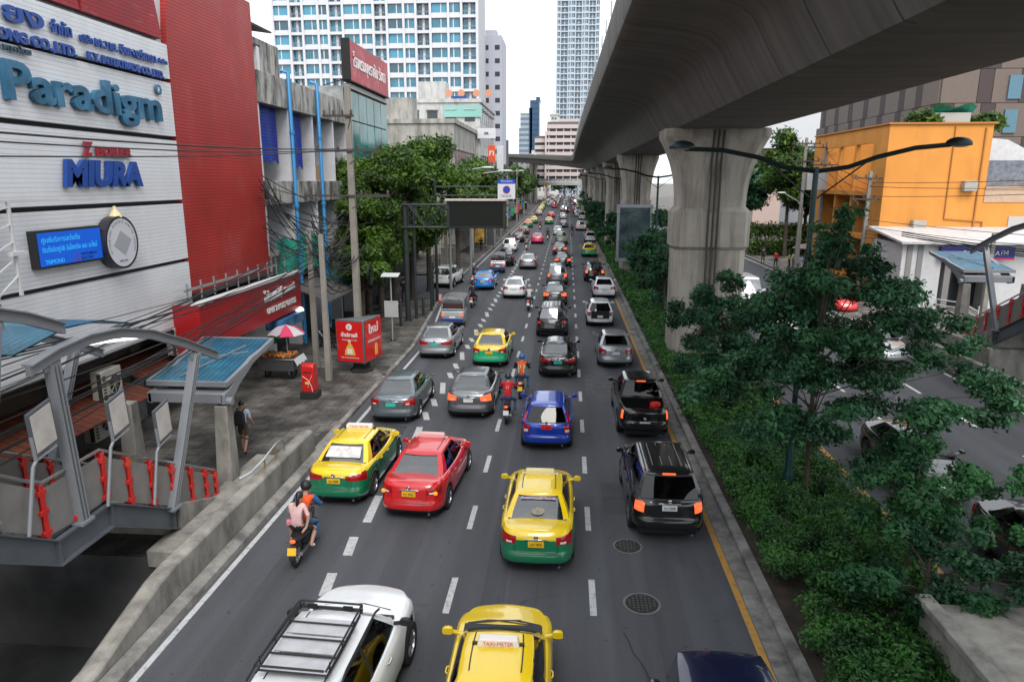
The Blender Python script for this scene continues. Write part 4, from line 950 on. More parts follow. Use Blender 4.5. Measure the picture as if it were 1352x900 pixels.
def person(label, loc, rz, J, shirt, trouser, shoe=DSHOE, sleeve=.4, shorts=False, group=None, hair=True, fem=False, parts=None, cat='person', sub=2):
    """J: dict of joint positions in local coordinates"""
    root = thing('person', label, cat, loc, rz, group)
    r = dict(pelvis=.135, waist=.115 if fem else .125, chest=.15, neck=.055, head0=.075, head1=.095, head2=.07, shl=.065, shr=.065, ell=.042, elr=.042, wrl=.03, wrr=.03, hal=.036, har=.036, fil=.018, fir=.018,
             hil=.09, hir=.09, knl=.062, knr=.062, anl=.042, anr=.042, tol=.036, tor=.036)
    P = dict(J); nk = Vector(P['neck']); hd = Vector(P['head'])
    dv = (hd - nk); P['head0'] = tuple(nk + dv * .45); P['head1'] = tuple(hd); P['head2'] = tuple(hd + dv * .38)
    for s_ in 'lr':
        h = Vector(P['ha' + s_]); wv = Vector(P['wr' + s_]); P['fi' + s_] = tuple(h + (h - wv).normalized() * .07 + Vector((0, 0, -.02)))
    names = ['pelvis', 'waist', 'chest', 'neck', 'head0', 'head1', 'head2', 'shl', 'ell', 'wrl', 'hal', 'fil', 'shr', 'elr', 'wrr', 'har', 'fir', 'hil', 'knl', 'anl', 'tol', 'hir', 'knr', 'anr', 'tor']
    Jn = {n: (P[n], r[n]) for n in names}
    E_ = [('pelvis', 'waist'), ('waist', 'chest'), ('chest', 'neck'), ('neck', 'head0'), ('head0', 'head1'), ('head1', 'head2')]
    for s_ in 'lr': E_ += [('chest', 'sh' + s_), ('sh' + s_, 'el' + s_), ('el' + s_, 'wr' + s_), ('wr' + s_, 'ha' + s_), ('ha' + s_, 'fi' + s_), ('pelvis', 'hi' + s_), ('hi' + s_, 'kn' + s_), ('kn' + s_, 'an' + s_), ('an' + s_, 'to' + s_)]
    def zone(a, b, t):
        k = a + ' ' + b
        if 'an' in a and 'to' in b: return 3
        if a[:2] == 'kn': return 0 if (shorts and t > .15) else 2
        if a[:2] == 'hi': return 0 if (shorts and t > .75) else 2
        if b[:2] == 'hi': return 2
        if a == 'pelvis': return 2 if t < .25 else 1
        if a in ('waist',) or (a == 'chest' and b[:2] == 'sh'): return 1
        if a == 'chest': return 1 if t < .75 else 0
        if a[:2] == 'sh': return 1 if t < sleeve * 2 else 0
        if a[:2] == 'el': return 1 if sleeve > .5 and t < (sleeve - .5) * 2 else 0
        return 0
    skinned('body', Jn, E_, [SKIN, shirt, trouser, shoe], zone, root, sub)
    up = dv.normalized()
    if hair:
        m = MB(); c = hd + up * .02; m.ball((c.x, c.y - .015, c.z + .012), (.088, .104, .112), 0, 14, 10, zmin=-.25)
        if fem: m.tube([(c.x, c.y - .08, c.z + .06), (c.x, c.y - .15, c.z - .04), (c.x - .02, c.y - .14, c.z - .2), (c.x - .02, c.y - .10, c.z - .36)], [.04, .045, .04, .012], 8)
        m.build('hair', HAIR, root, ang=80)
    f = MB(); 
    f.ball((hd.x, hd.y + .095, hd.z - .005), (.014, .02, .022), 0, 6, 5)
    f.build('nose', SKIN, root, ang=80)
    for sx in (-1, 1):
        f = MB(); f.ball((hd.x + sx * .035, hd.y + .083, hd.z + .022), (.014, .008, .008), 0, 6, 4); f.build('eye', HAIR, root)
        f = MB(); f.ball((hd.x + sx * .093, hd.y - .0, hd.z), (.012, .022, .032), 0, 6, 5); f.build('ear', SKIN, root, ang=80)
    f = MB(); f.ball((hd.x, hd.y + .086, hd.z - .045), (.026, .008, .007), 0, 8, 4); f.build('mouth', mat('lips', (.3, .08, .07), .5), root)
    return root
def helmet(root, head, c, vis=True):
    m = MB(); h = Vector(head); m.ball((h.x, h.y - .01, h.z + .03), (.128, .145, .135), 0, 18, 12, zmin=-.62)
    o = m.build('helmet', c, root, ang=80)
    v = MB(); v.ball((h.x, h.y + .035, h.z + .0), (.118, .12, .07), 0, 16, 8); v.build('visor', GLASSD, o, ang=80)
def ride_joints(lean=.12, wide=.2, z=0, y=0, armx=.27):
    J = dict(pelvis=(0, -.18 + y, .86 + z), waist=(0, -.14 + y, 1.02 + z), chest=(0, -.02 + lean * .6 + y, 1.25 + z), neck=(0, .02 + lean + y, 1.42 + z), head=(0, .05 + lean * 1.2 + y, 1.56 + z))
    for s_, q in (('l', -1), ('r', 1)):
        J['sh' + s_] = (q * .185, lean * .8 + y, 1.36 + z); J['el' + s_] = (q * .31, .16 + lean * .5 + y, 1.12 + z); J['wr' + s_] = (q * armx, .42, 1.05); J['ha' + s_] = (q * armx, .50, 1.05)
        J['hi' + s_] = (q * .10, -.14 + y, .84 + z); J['kn' + s_] = (q * wide, .26 + y * .5, .68 + z * .5); J['an' + s_] = (q * (wide - .01), .06, .33); J['to' + s_] = (q * (wide + .01), .22, .29)
    return J
def motorcycle(label, loc, rz=0, c=(.02, .02, .022), group=None, plate='w', lit=True, box=None):
    root = thing('motorcycle', label, 'motorcycle', loc, rz, group)
    pm = mat('bike_%d_%d_%d' % tuple(int(x * 99) for x in c), c, .3, coat=.8)
    for y in (-.62, .62):
        t = MB(); t.lathe((0, y, .29), [(.20, -.05), (.27, -.05), (.29, -.02), (.29, .02), (.27, .05), (.20, .05), (.20, -.05)], 'X', 22, cap=False); o = t.build('wheel', RUBBER, root, ang=60)
        rm = MB(); rm.lathe((0, y, .29), [(.21, -.03), (.21, .03), (.19, .03), (.19, -.03), (.21, -.03)], 'X', 20, cap=False); rm.lathe((0, y, .29), [(0, -.06), (.04, -.06), (.04, .06), (0, .06)], 'X', 10)
        for a in range(6): an = a * pi / 3; rm.beam((0, y, .29), (0, y + .2 * cos(an), .29 + .2 * sin(an)), .03, .02)
        rm.build('rim', ALLOY, o)
    b = MB()
    def sec(y, z0, z1, w_): return [(w_ * cos(q), y, (z0 + z1) / 2 + (z1 - z0) / 2 * sin(q)) for q in [2 * pi * j / 10 for j in range(10)]]
    b.loft([sec(-.78, .66, .72, .03), sec(-.6, .58, .76, .09), sec(-.3, .5, .76, .13), sec(0, .42, .70, .12), sec(.2, .38, .66, .09), sec(.34, .45, .85, .10), sec(.46, .6, 1.0, .11), sec(.56, .72, 1.0, .08), sec(.62, .8, .92, .03)])
    b.build('fairing', pm, root, ang=70)
    e = MB(); e.ball((0, .0, .36), (.12, .22, .14), 0, 10, 6); e.beam((0, -.05, .34), (.09, -.62, .29), .05, .05); e.tube([(.0, .45, .8), (0, .62, .29)], .03, 6); e.build('engine', BLACK, root)
    x = MB(); x.tube([(.1, .0, .26), (.14, -.4, .3), (.15, -.75, .38)], [.025, .04, .05], 10); x.build('exhaust_pipe', mat('dull_steel', (.3, .3, .31), .35, metal=.9), root)
    s_ = MB(); s_.loft([sec(-.66, .73, .80, .10), sec(-.4, .73, .82, .13), sec(-.1, .70, .79, .12), sec(.1, .66, .74, .07)]); s_.build('seat', BLACK, root, ang=70)
    h = MB(); h.tube([(-.33, .44, 1.03), (-.2, .47, 1.04), (0, .5, 1.0), (.2, .47, 1.04), (.33, .44, 1.03)], .016, 6); ho = h.build('handlebar', BLACK, root)
    for q in (-1, 1):
        m = MB(); m.tube([(q * .2, .48, 1.03), (q * .3, .5, 1.18)], .007, 5); m.ball((q * .31, .5, 1.2), (.055, .015, .035), 0, 8, 5); m.build('mirror', BLACK, ho)
    f = MB(); f.lathe((0, -.62, .29), [(.30, -.05), (.33, 0), (.30, .05)], 'X', 20, cap=False)
    f = MB(); f.loft([[(xx, -.62 - .33 * sin(a), .29 + .33 * cos(a)) for xx in (-.06, .06)] for a in [radians(z) for z in range(-10, 90, 12)]], closed=False); f.build('mudguard', BLACK, root)
    t = MB(); t.ball((0, -.80, .70), (.07, .04, .045), 0, 8, 6); t.build('tail_light', BRAKE if lit else REDL, root)
    p = MB(); p.cbox((0, -.90, .50), (.20, .012, .17), tilt=radians(-18)); p.build('licence_plate', PL[plate], root)
    if box:
        k = MB(); k.box(-.2, .2, -.95, -.6, .83, 1.15); k.build('delivery_box', box, root, bevel=.03)
    return root
# ============================================================ buildings on the left
CLADW = lines_mat('white_cladding', (.86, .87, .89), (.56, .57, .61), .12, 'Z', .45, var=.05, vscale=.7, width=.13, dirt_or_shine=.4, dcol=(.56, .56, .56), dscale=.9, dstretch=(1, 1, .25))
CLADR = lines_mat('red_cladding', (.46, .035, .030), (.17, .012, .012), .12, 'Z', .5, var=.15, vscale=.5, width=.2, dirt_or_shine=.45, dcol=(.52, .16, .14), dscale=.55, dstretch=(1, 1, .5), dlo=.52, dhi=.75)
CLADD = lines_mat('deep_red_cladding', (.36, .014, .022), (.12, .006, .01), .12, 'Z', .5, var=.2, vscale=.6, width=.2, dirt_or_shine=.5, dcol=(.5, .25, .25), dscale=2.2, dstretch=(1, .6, 3), dlo=.58, dhi=.7)
DARKIN = mat('dark_recess', (.012, .012, .014), .8)
BLUEL = mat('letter_blue', (.01, .06, .30), .45); TEALL = mat('letter_weathered_teal', (.02, .13, .24), .5, var=.5, vscale=1.5, dirt_or_shine=.4, dcol=(.18, .2, .2), dscale=1.5); REDL2 = mat('letter_red', (.30, .012, .025), .45)
XF = -14.0
bt = thing('clad_commercial_building', 'large building clad in white louvred panels with blue lettering, far left', 'building', (-18, 18, 0))
a = MB(); a.box(-40, XF - .25, -8, 32.4, 3.75, 16.6); a.box(-40, -15.6, -8, 32.4, 0, 3.75); a.build('wall', mat('rear_wall_dark', (.05, .05, .055), .8), bt, world=True)
bands = [(3.6, 5.78), (5.92, 7.9), (8.04, 10.1), (10.25, 12.05), (12.19, 13.32)]
for z0, z1 in bands:
    a = MB(); a.box(XF - .25, XF, -8, 25.22, z0, z1); a.build('cladding_band', CLADW, bt, world=True)
a = MB(); a.prism([(25.22, 4.55), (32.35, 4.55), (32.35, 16.3), (26.6, 16.3), (25.9, 15.7), (25.45, 14.8), (25.25, 13.6)], XF - .24, XF + .01, 'YZ'); a.build('red_cladding_panel', CLADR, bt, world=True)
for ya, yb in ((12.2, 16.4), (16.4, 20.75), (20.75, 24.95)):      # tapering red crown panels above the white bands
    a = MB(); a.prism([(ya + .02, 13.45), (yb - .02, 13.45), (yb - .18, 14.2), (yb - .42, 15.2), (yb - .8, 16.6), (ya + .8, 16.6), (ya + .42, 15.2), (ya + .18, 14.2)], XF - .2, XF + .02, 'YZ'); a.build('red_crown_panel', CLADD, bt, world=True)
a = MB(); a.box(XF - .3, XF - .21, -8, 26.4, 13.3, 16.2); a.build('white_backing', mat('white_backing', (.62, .62, .64), .6), bt, world=True)
a = MB(); a.box(-15.7, XF + .0, -8, 25.2, 3.52, 3.6); a.build('soffit', mat('soffit_pale', (.35, .35, .36), .6), bt, world=True)
def sign(txt, size, m, y, z, fit, bold=.0, ext=.032, par=bt, nm='lettering', shear=0):
    o = letters(nm, txt, size, m, par, Matrix.Translation((-par.location.x, -par.location.y, -par.location.z)) @ Mplus_x(y, z, XF + .09), ext, bold, fit=fit, shear=shear); return o
sign('ยูนิตี้ ยง', .62, BLUEL, 14.9, 12.60, 4.1, .018); sign('จำกัด', .42, BLUEL, 19.3, 12.62, .82, .012)
sign('บริษัท', .26, BLUEL, 20.45, 12.6, .55, .008); sign('เค.วาย. อินเตอร์เทรด', .36, BLUEL, 21.1, 12.58, 3.15, .012); sign('จำกัด', .2, BLUEL, 24.4, 12.62, .55, .006)
sign('UNITY YONG CO.,LTD.', .36, BLUEL, 15.7, 12.12, 4.55, .02); sign('K.Y. INTERTRADE CO.,LTD.', .30, BLUEL, 20.7, 12.14, 3.95, .016)
sign('เครื่องเสียง พาราไดม', .22, mat('letter_dark', (.05, .09, .12), .5), 16.2, 11.86, 2.2, .004)
sign('Paradigm', 1.30, TEALL, 17.25, 10.72, 6.9, .035, .07); a = MB(); a.lathe((XF + .08, 24.25, 11.72), [(.0, -.03), (.17, -.03), (.17, .03), (.0, .03)], 'X', 18); a.build('registered_mark', TEALL, bt, world=True)
letters('registered_letter', 'R', .24, CLADW, bt, Matrix.Translation((18, -18, 0)) @ Mplus_x(24.16, 11.63, XF + .115), .004)
sign('Z', .52, REDL2, 20.0, 9.42, .48, .04, shear=.2); sign('BOILER', .34, REDL2, 20.55, 9.45, 1.75, .022)
sign('MIURA', .98, BLUEL, 19.0, 8.58, 3.65, .05, .06, shear=.18)
sign('ร้า', .4, BLUEL, 15.9, 9.5, .5, .01)
# blue display with a round clock-like sign
t = thing('display_sign', 'blue illuminated display with Thai text joined to a round framed disc on the white cladding', 'sign', (XF, 18.7, 6.4))
a = MB(); a.box(XF, XF + .22, 17.45, 20.1, 6.42, 7.42); a.build('frame', BLACK0, t, world=True)
a = MB(); a.box(XF + .2, XF + .235, 17.52, 20.05, 6.48, 7.36); a.build('screen', mat('display_blue', (.005, .06, .38), .3, emis=.28, ecol=(.01, .13, .75)), t, world=True)
MT = Matrix.Translation((-XF, -18.7, -6.4)); CY = mat('display_cyan', (.03, .35, .7), .4, emis=.25, ecol=(.05, .5, .9))
letters('screen_text', 'ศูนย์บริการแต่งตั้ง', .20, CY, t, MT @ Mplus_x(17.62, 7.10, XF + .245), .003, fit=1.5); letters('screen_text', 'ติดตั้งมิตซูบิชิ อีเล็คทริค และ อะไหล่', .20, CY, t, MT @ Mplus_x(17.62, 6.84, XF + .245), .003, fit=2.2)
letters('screen_text', 'TRIMOND', .16, CY, t, MT @ Mplus_x(17.68, 6.53, XF + .245), .003, fit=.72)
letters('screen_text', 'MITSUBISHI', .11, mat('ink_navy', (.01, .01, .04), .5), t, MT @ Mplus_x(19.1, 6.64, XF + .245), .003, fit=.66); letters('screen_text', 'ELECTRIC', .11, MATS['ink_navy'], t, MT @ Mplus_x(19.1, 6.52, XF + .245), .003, fit=.52)
a = MB()
for dy, dz in ((0, .075), (-.09, -.03), (.09, -.03)): a.add([(XF + .247, 18.92 + dy, 6.58 + dz - .05), (XF + .247, 18.92 + dy + .05, 6.58 + dz), (XF + .247, 18.92 + dy, 6.58 + dz + .05), (XF + .247, 18.92 + dy - .05, 6.58 + dz)], [(0, 1, 2, 3)])
a.build('emblem', mat('emblem_red', (.45, .01, .02), .5), t, world=True)
a = MB(); cc = (XF + .2, 20.85, 6.86); a.lathe(cc, [(.0, -.15), (.80, -.15), (.80, .18), (.74, .18), (.74, .14), (0, .14)], 'X', 44); a.build('disc_rim', mat('disc_rim', (.05, .05, .06), .3, metal=.5), t, world=True)
a = MB(); a.lathe(cc, [(.0, .14), (.735, .14), (.735, .17), (0, .17)], 'X', 44); a.build('disc_face', mat('disc_face', (.62, .63, .67), .4), t, world=True)
INK = mat('disc_ink', (.05, .06, .09), .6)
for txt, a0, a1 in (('MITSUBISHI ELECTRIC SERVICE CENTER', 205, -25), ):
    n = len(txt)
    for i, ch in enumerate(txt):
        if ch == ' ': continue
        q = radians(a0 + (a1 - a0) * i / (n - 1)); yy, zz = cc[1] + .60 * cos(q), cc[2] + .60 * sin(q)
        letters('ring_letter', ch, .085, INK, t, Matrix.Translation((-t.location.x, -t.location.y, -t.location.z)) @ Mplus_x(yy, zz, cc[0] + .18) @ Matrix.Rotation(q - pi / 2, 4, 'Z'), .002, align='CENTER')
letters('disc_text', 'SINCE 1967', .08, INK, t, MT @ Mplus_x(20.62, 6.28, cc[0] + .18), .002)
a = MB(); a.prism([(20.42, 6.80), (20.80, 7.22), (21.32, 6.92), (20.94, 6.46)], cc[0] + .17, cc[0] + .176, 'YZ'); a.build('grey_diamond', mat('disc_grey', (.36, .37, .40), .5), t, world=True)
a = MB(); a.lathe((XF + .2, 20.92, 7.66), [(.2, -.04), (.13, .1), (.06, .2), (.05, .28), (0, .3)], 'Z', 14); a.build('finial_lamp', mat('cream_lamp', (.75, .6, .35), .4), t, world=True)
# white lattice bracket on the cladding
t = thing('lattice_mast', 'small white lattice bracket standing against the white cladding at the left edge', 'bracket', (-13.6, 16.3, 5.9))
a = MB()
for yy in (15.75, 16.5): a.beam((-13.6, yy, 5.9), (-13.6, yy, 8.25), .07, .07)
for k in range(5): a.beam((-13.6, 15.75, 5.95 + k * .5), (-13.6, 16.5, 6.4 + k * .42), .04, .04)
a.beam((-13.6, 15.0, 8.25), (-13.6, 18.3, 8.2), .06, .06); a.box(-13.7, -13.5, 16.3, 16.8, 6.9, 7.0); a.build('lattice', mat('white_steel', (.6, .6, .6), .5), t, world=True)
# shops under the cladding
t = thing('shop_row', 'dark open shop fronts under the white cladding behind the covered stairs', 'shop', (-15.5, 12, .1))
a = MB()
for k in range(9): a.box(-15.62, -15.45, -6 + k * 4.2, -5.5 + k * 4.2, .1, 3.5)
a.box(-15.6, -15.5, -8, 32, 2.9, 3.5); a.build('column', mat('grey_post', (.13, .13, .13), .8, var=.3), t, world=True)
for k in range(8):
    b = MB(); y0 = -5.4 + k * 4.2; b.box(-15.59, -15.54, y0, y0 + 3.5, .1, 2.85); b.build('shutter', lines_mat('shutter_%d' % (k % 3), ((.05, .05, .055), (.03, .04, .045), (.07, .055, .04))[k % 3], (.03, .03, .03), .11, 'Z'), t, world=True)
ORT = lines_mat('orange_awning_sheet', (.12, .026, .010), (.03, .010, .006), .3, 'Y', .6, var=.4, vscale=2, dirt_or_shine=.85, dcol=(.03, .02, .015), dscale=1.5)
for (x0, y0, x1, y1, z, lb) in ((-15.4, 13.2, -13.4, 21.5, 1.95, 'faded orange corrugated awning sheltering stalls behind the left stairs'), (-15.5, 21.8, -14.2, 25.4, 2.35, 'short orange awning beneath the air conditioners')):
    a = MB(); a.loft([[(x0, y0, z + .35), (x1, y0, z - .15), (x1, y0, z - .19), (x0, y0, z + .31)], [(x0, y1, z + .45), (x1, y1, z - .05), (x1, y1, z - .09), (x0, y1, z + .41)]]); solo(a, 'awning', ORT, lb, 'awning')
ACM = mat('aircon_cream', (.42, .40, .36), .5, var=.1, dirt_or_shine=.4, dcol=(.2, .18, .15))
def aircon(x, y, z, label):
    t = thing('air_conditioner', label, 'air conditioner', (x, y, z), group='air conditioning units under the cladding')
    a = MB(); a.box(-.35, .0, -.5, .5, 0, 1.0); a.build('casing', ACM, t, bevel=.02)
    a = MB(); a.lathe((.0, .12, .5), [(.33, .0), (.33, .02), (.28, .02), (.28, .0)], 'X', 24, cap=False); a.lathe((.002, .12, .5), [(0, 0), (.28, 0), (.28, .004), (0, .004)], 'X', 24, 1)
    for k in range(4): q = k * pi / 4; a.beam((.02, .12 - .28 * cos(q), .5 - .28 * sin(q)), (.02, .12 + .28 * cos(q), .5 + .28 * sin(q)), .012, .012)
    a.build('fan_grille', [ACM, BLACK0], t)
    a = MB(); a.box(-.1, .0, -.56, -.5, .05, .95); [a.box(.0, .008, -.44, -.30, .1 + .1 * k, .15 + .1 * k) for k in range(8)]; a.build('side_vent', BLACK0, t)
aircon(-13.95, 24.2, 2.55, 'cream air conditioner hanging below the corner of the white cladding'); aircon(-14.1, 20.2, 2.0, 'cream air conditioner behind the stair roof beam, upper of the pair'); aircon(-14.1, 19.6, .95, 'cream air conditioner behind the stair roof beam, lower of the pair')
# projecting red shop sign
t = thing('shop_sign', 'long red slatted shop sign with white Thai lettering over the pavement', 'sign', (-13.2, 28.7, 2.6))
a = MB(); a.box(-13.25, -13.0, 23.8, 33.5, 2.62, 4.36); a.box(-14.2, -13.25, 23.8, 23.95, 2.62, 4.36); a.build('box', lines_mat('red_slats', (.42, .012, .016), (.14, .006, .008), .13, 'Z', .4, var=.12, vscale=.8, width=.14), t, world=True)
a = MB(); a.box(-13.3, -12.95, 23.8, 33.55, 4.36, 4.45); a.build('top_rail', mat('white_steel', (.6, .6, .6), .5), t, world=True)
a = MB()
for k in range(10): a.beam((-13.6, 24.2 + k, 4.4), (-13.6, 24.2 + k, 5.1), .05, .05)
a.beam((-13.6, 24, 4.85), (-13.6, 32, 4.85), .05, .09); a.build('support_frame', mat('grey_steel', (.25, .26, .27), .5), t, world=True)
MT = Matrix.Translation((13.2, -28.7, -2.6)); WL = mat('white_letter', (.75, .75, .75), .4)
letters('lettering', 'ไปรษณีย์', .62, WL, t, MT @ Mplus_x(29.2, 3.55, -12.97), .03, .012, fit=1.95); letters('lettering', 'ราชเทวี', .48, WL, t, MT @ Mplus_x(31.4, 3.62, -12.97), .03, .01, fit=1.25)
letters('lettering', 'UNIT 2 POST OFFICE', .34, WL, t, MT @ Mplus_x(29.4, 3.02, -12.97), .02, .008, fit=3.3)
a = MB(); a.box(-14.1, -13.6, 25.3, 31.8, 4.5, 4.56); a.build('catwalk', BLACK0, t, world=True)
# old shophouse with blue pipes
OLDW = mat('old_plaster', (.66, .66, .69), .85, var=.08, vscale=1, dirt_or_shine=.5, dcol=(.22, .21, .2), dscale=.9, dlo=.5, dhi=.8)
OLDS = mat('stained_slab', (.40, .39, .36), .9, var=.15, vscale=1.5, dirt_or_shine=.95, dcol=(.05, .05, .045), dscale=2.2, dstretch=(1, 1, .25), dlo=.42, dhi=.62)
t = thing('old_shophouse', 'old stained white shophouse with open bays, blue pipes and blue sheets', 'building', (-18, 39, 0))
a = MB(); a.box(-26, -15.5, 32.6, 46, 0, 13.2); a.build('wall', OLDW, t, world=True)
for z in (4.6, 7.9, 8.9, 11.6): pass
a = MB()
for z0, z1 in ((4.3, 5.2), (7.6, 8.7), (12.2, 13.6)): a.box(-15.5, -14.0, 32.6, 46, z0, z1)
a.build('balcony_slab', OLDS, t, world=True, bevel=.02)
a = MB()
for y in (32.7, 36.2, 39.7, 43.2, 45.9): a.box(-15.5, -14.12, y - .1, y + .1, 0, 12.2)
a.build('party_wall', OLDW, t, world=True)
for z in (5.4, 8.9):
    for y in (33.0, 36.5, 40.0, 43.4):
        b = MB(); b.box(-15.52, -15.45, y + .3, y + 1.2, z, z + 2.3); b.box(-15.52, -15.45, y + 1.5, y + 2.7, z + .9, z + 2.3); o = b.build('window', mat('old_window', (.03, .035, .04), .2), t, world=True)
        c = MB(); c.box(-15.46, -15.40, y + .25, y + 1.25, z + 2.3, z + 2.38); c.box(-15.46, -15.40, y + .7, y + .78, z, z + 2.3); c.box(-15.46, -15.40, y + 2.05, y + 2.12, z + .9, z + 2.3); c.build('window_frame', mat('old_frame', (.4, .4, .4), .6), o, world=False, off=(-18, 39, 0))
BP = mat('blue_pipe', (.03, .25, .55), .4)
for y in (35.9, 40.0):
    b = MB(); b.tube([(-13.85, y, .2), (-13.85, y, 13.9), (-14.2, y, 14.0)], .10, 8); 
    for z in (4, 7.4, 11): b.lathe((-13.85, y, z), [(.14, 0), (.14, .15)], n=8)
    b.build('blue_pipe', BP, t, world=True)
BT = lines_mat('blue_tarpaulin', (.012, .04, .36), (.005, .015, .16), .16, 'Z', .5, var=.3, vscale=3, width=.3)
for y0, y1, z0 in ((32.9, 35.6, 9.6), (36.6, 38.9, 9.4)):
    b = MB(); n = 8; b.loft([[(-14.55 + .05 * sin(i * 1.7), y0 + (y1 - y0) * i / n, z) for z in (12.2, z0 + .12 * sin(i * 2.1))] for i in range(n + 1)], closed=False); b.build('blue_sheet', BT, t, world=True)
GN = mat('green_netting', (.02, .30, .22), .7, var=.35, vscale=2.5, bump=.6, bscale=4)
b = MB(); n = 14; b.loft([[(-13.8 + .15 * sin(i * 1.3 + j), 32.8 + 6.5 * i / n, 5.9 - 1.3 * j / 3 + .15 * sin(i * .9)) for j in range(5)] for i in range(n + 1)], closed=False); b.build('green_net', GN, t, world=True)
a = MB(); a.box(-15.3, -14.6, 41.0, 42.0, 8.75, 9.6); a.build('cardboard_box', mat('cardboard', (.35, .22, .12), .8), t, world=True)
a = MB(); a.box(-21, -17.5, 36, 44, 13.6, 16.5); a.box(-17.5, -16.5, 36.2, 36.5, 13.6, 15); a.build('roof_room', OLDS, t, world=True)
a = MB(); a.loft([[(-22, y, 15.9), (-15.2, y, 15.1), (-15.2, y, 15.2), (-22, y, 16.0)] for y in (32.6, 36)]); a.loft([[(-22, y, 17.6), (-17, y, 16.9), (-17, y, 17.0), (-22, y, 17.7)] for y in (38, 42)]); a.build('lean_to_roof', mat('rusty_sheet', (.06, .055, .05), .8), t, world=True)
for y in (33, 35.5): a = MB(); a.box(-15.6, -15.2, y, y + .3, 13.6, 15.1); a.build('roof_post', OLDW, t, world=True)
# glass fronted building and billboard
t = thing('glass_building', 'building with teal reflective glass front under a red billboard', 'building', (-18, 51, 0))
a = MB(); a.box(-28, -14.1, 46.2, 56.2, 0, 14.6); a.build('wall', mat('pale_wall', (.35, .36, .36), .7, var=.2), t, world=True)
def pane_mat(name, c1, c2, sc): return mat(name, c1, .12, var=.85, vscale=sc, ior=1.3, stretch=(1, 1, .5), dirt_or_shine=.6, dcol=c2, dscale=sc * .8, dlo=.48, dhi=.56)
TG = pane_mat('teal_glass', (.02, .15, .145), (.11, .25, .23), .6)
k = 0
for y in range(5):
    for z in range(4):
        b = MB(); y0 = 46.6 + y * 1.9; z0 = 7.0 + z * 1.85; tl_ = radians(R.uniform(-1.2, 1.2)); b.cbox((-14.02, y0 + .93, z0 + .9), (.05, 1.8, 1.76), tilt=tl_, ax='Y'); b.build('glass_pane', TG, t, world=True)
a = MB(); a.box(-14.25, -13.85, 46.2, 56.2, 14.45, 14.75); a.box(-14.3, -13.9, 46.2, 46.5, 5, 14.5); a.build('cornice', mat('pale_trim', (.5, .5, .48), .6), t, world=True)
t = thing('billboard', 'faded red rooftop billboard with white Thai lettering', 'billboard', (-13.8, 50.5, 14.8))
a = MB(); a.box(-14.05, -13.6, 45.6, 55.2, 14.85, 17.25); a.build('board', mat('billboard_red', (.42, .03, .045), .5, var=.15, vscale=.5, dirt_or_shine=.55, dcol=(.55, .25, .25), dscale=.8, dlo=.55, dhi=.7), t, world=True)
a = MB(); a.box(-14.1, -13.55, 45.5, 45.6, 14.8, 17.3); a.box(-14.1, -13.58, 45.5, 55.25, 14.78, 14.86); [a.beam((-14.0, y, 15), (-15.5, y, 14.6), .05, .05) for y in (46, 49, 52, 55)]; a.build('frame', BLACK0, t, world=True)
letters('lettering', 'โรงแรมบุษราคัม รัชดา', 1.1, WL, t, Matrix.Translation((13.8, -50.5, -14.8)) @ Mplus_x(46.3, 15.75, -13.58), .02, .01, fit=8.0)
# row of shophouses behind the trees
for i, (y0, y1, h, c, x0, lb) in enumerate(((56.5, 66, 9.5, (.30, .28, .25), -15.5, 'low grey shophouse mostly hidden by the street trees'), (66.5, 80, 11, (.36, .33, .27), -17, 'beige shophouse behind the tall trees'), (84, 104, 15.2, (.38, .37, .34), -13.2, 'old stained concrete building rising above the left trees'), (104.5, 125, 19.6, (.52, .52, .51), -12.6, 'white building with a teal glazed band and signs at the corner'),
        (128, 150, 12, (.45, .42, .38), -13.5, 'low cream block beyond the white corner building'), (152, 190, 10, (.40, .40, .42), -14, 'grey low block far along the left pavement'), (192, 240, 12, (.5, .47, .43), -15, 'pale low block farthest along the left pavement'))):
    t = thing('shophouse', lb, 'building', (x0, (y0 + y1) / 2, 0), group='shophouses along the left pavement')
    wm = mat('facade_%d' % i, c, .85, var=.12, vscale=.8, dirt_or_shine=.8 if i == 2 else .45, dcol=(.10, .095, .08), dscale=1.1, dstretch=(1, 1, .3), dlo=.45, dhi=.68)
    a = MB(); a.box(x0 - 14, x0, y0, y1, 0, h); a.build('wall', wm, t, world=True)
    a = MB(); a.box(x0 - 14.2, x0 + .25, y0 - .2, y1 + .2, h, h + .5); a.box(x0 - 9, x0 - 5, y0 + 1, y0 + 4, h + .5, h + 3); a.build('parapet', wm, t, world=True)
    b = MB(); wmat = mat('far_window', (.05, .06, .07), .2)
    for z in np.arange(4.2, h - 1.5, 3.2):
        for y in np.arange(y0 + .8, y1 - 1.6, 2.6):
            MB().box(x0 - .05, x0 + .03, y, y + 1.5, z, z + 1.6).build('window', wmat, t, world=True); b.box(x0, x0 + .4, y - .2, y + 1.7, z + 1.7, z + 1.8)
        for x in np.arange(x0 - 13, x0 - 1.6, 2.7): MB().box(x, x + 1.5, y0 - .03, y0 + .05, z, z + 1.5).build('window', wmat, t, world=True); b.box(x - .1, x + 1.6, y0 - .3, y0, z + 1.6, z + 1.7)
    b.build('sunshade', wm, t, world=True)
    b = MB(); b.box(x0, x0 + 1.6, y0, y1, 3.0, 3.15); b.build('canopy', mat('awning_dull', (.12, .15, .14), .7, var=.3), t, world=True)
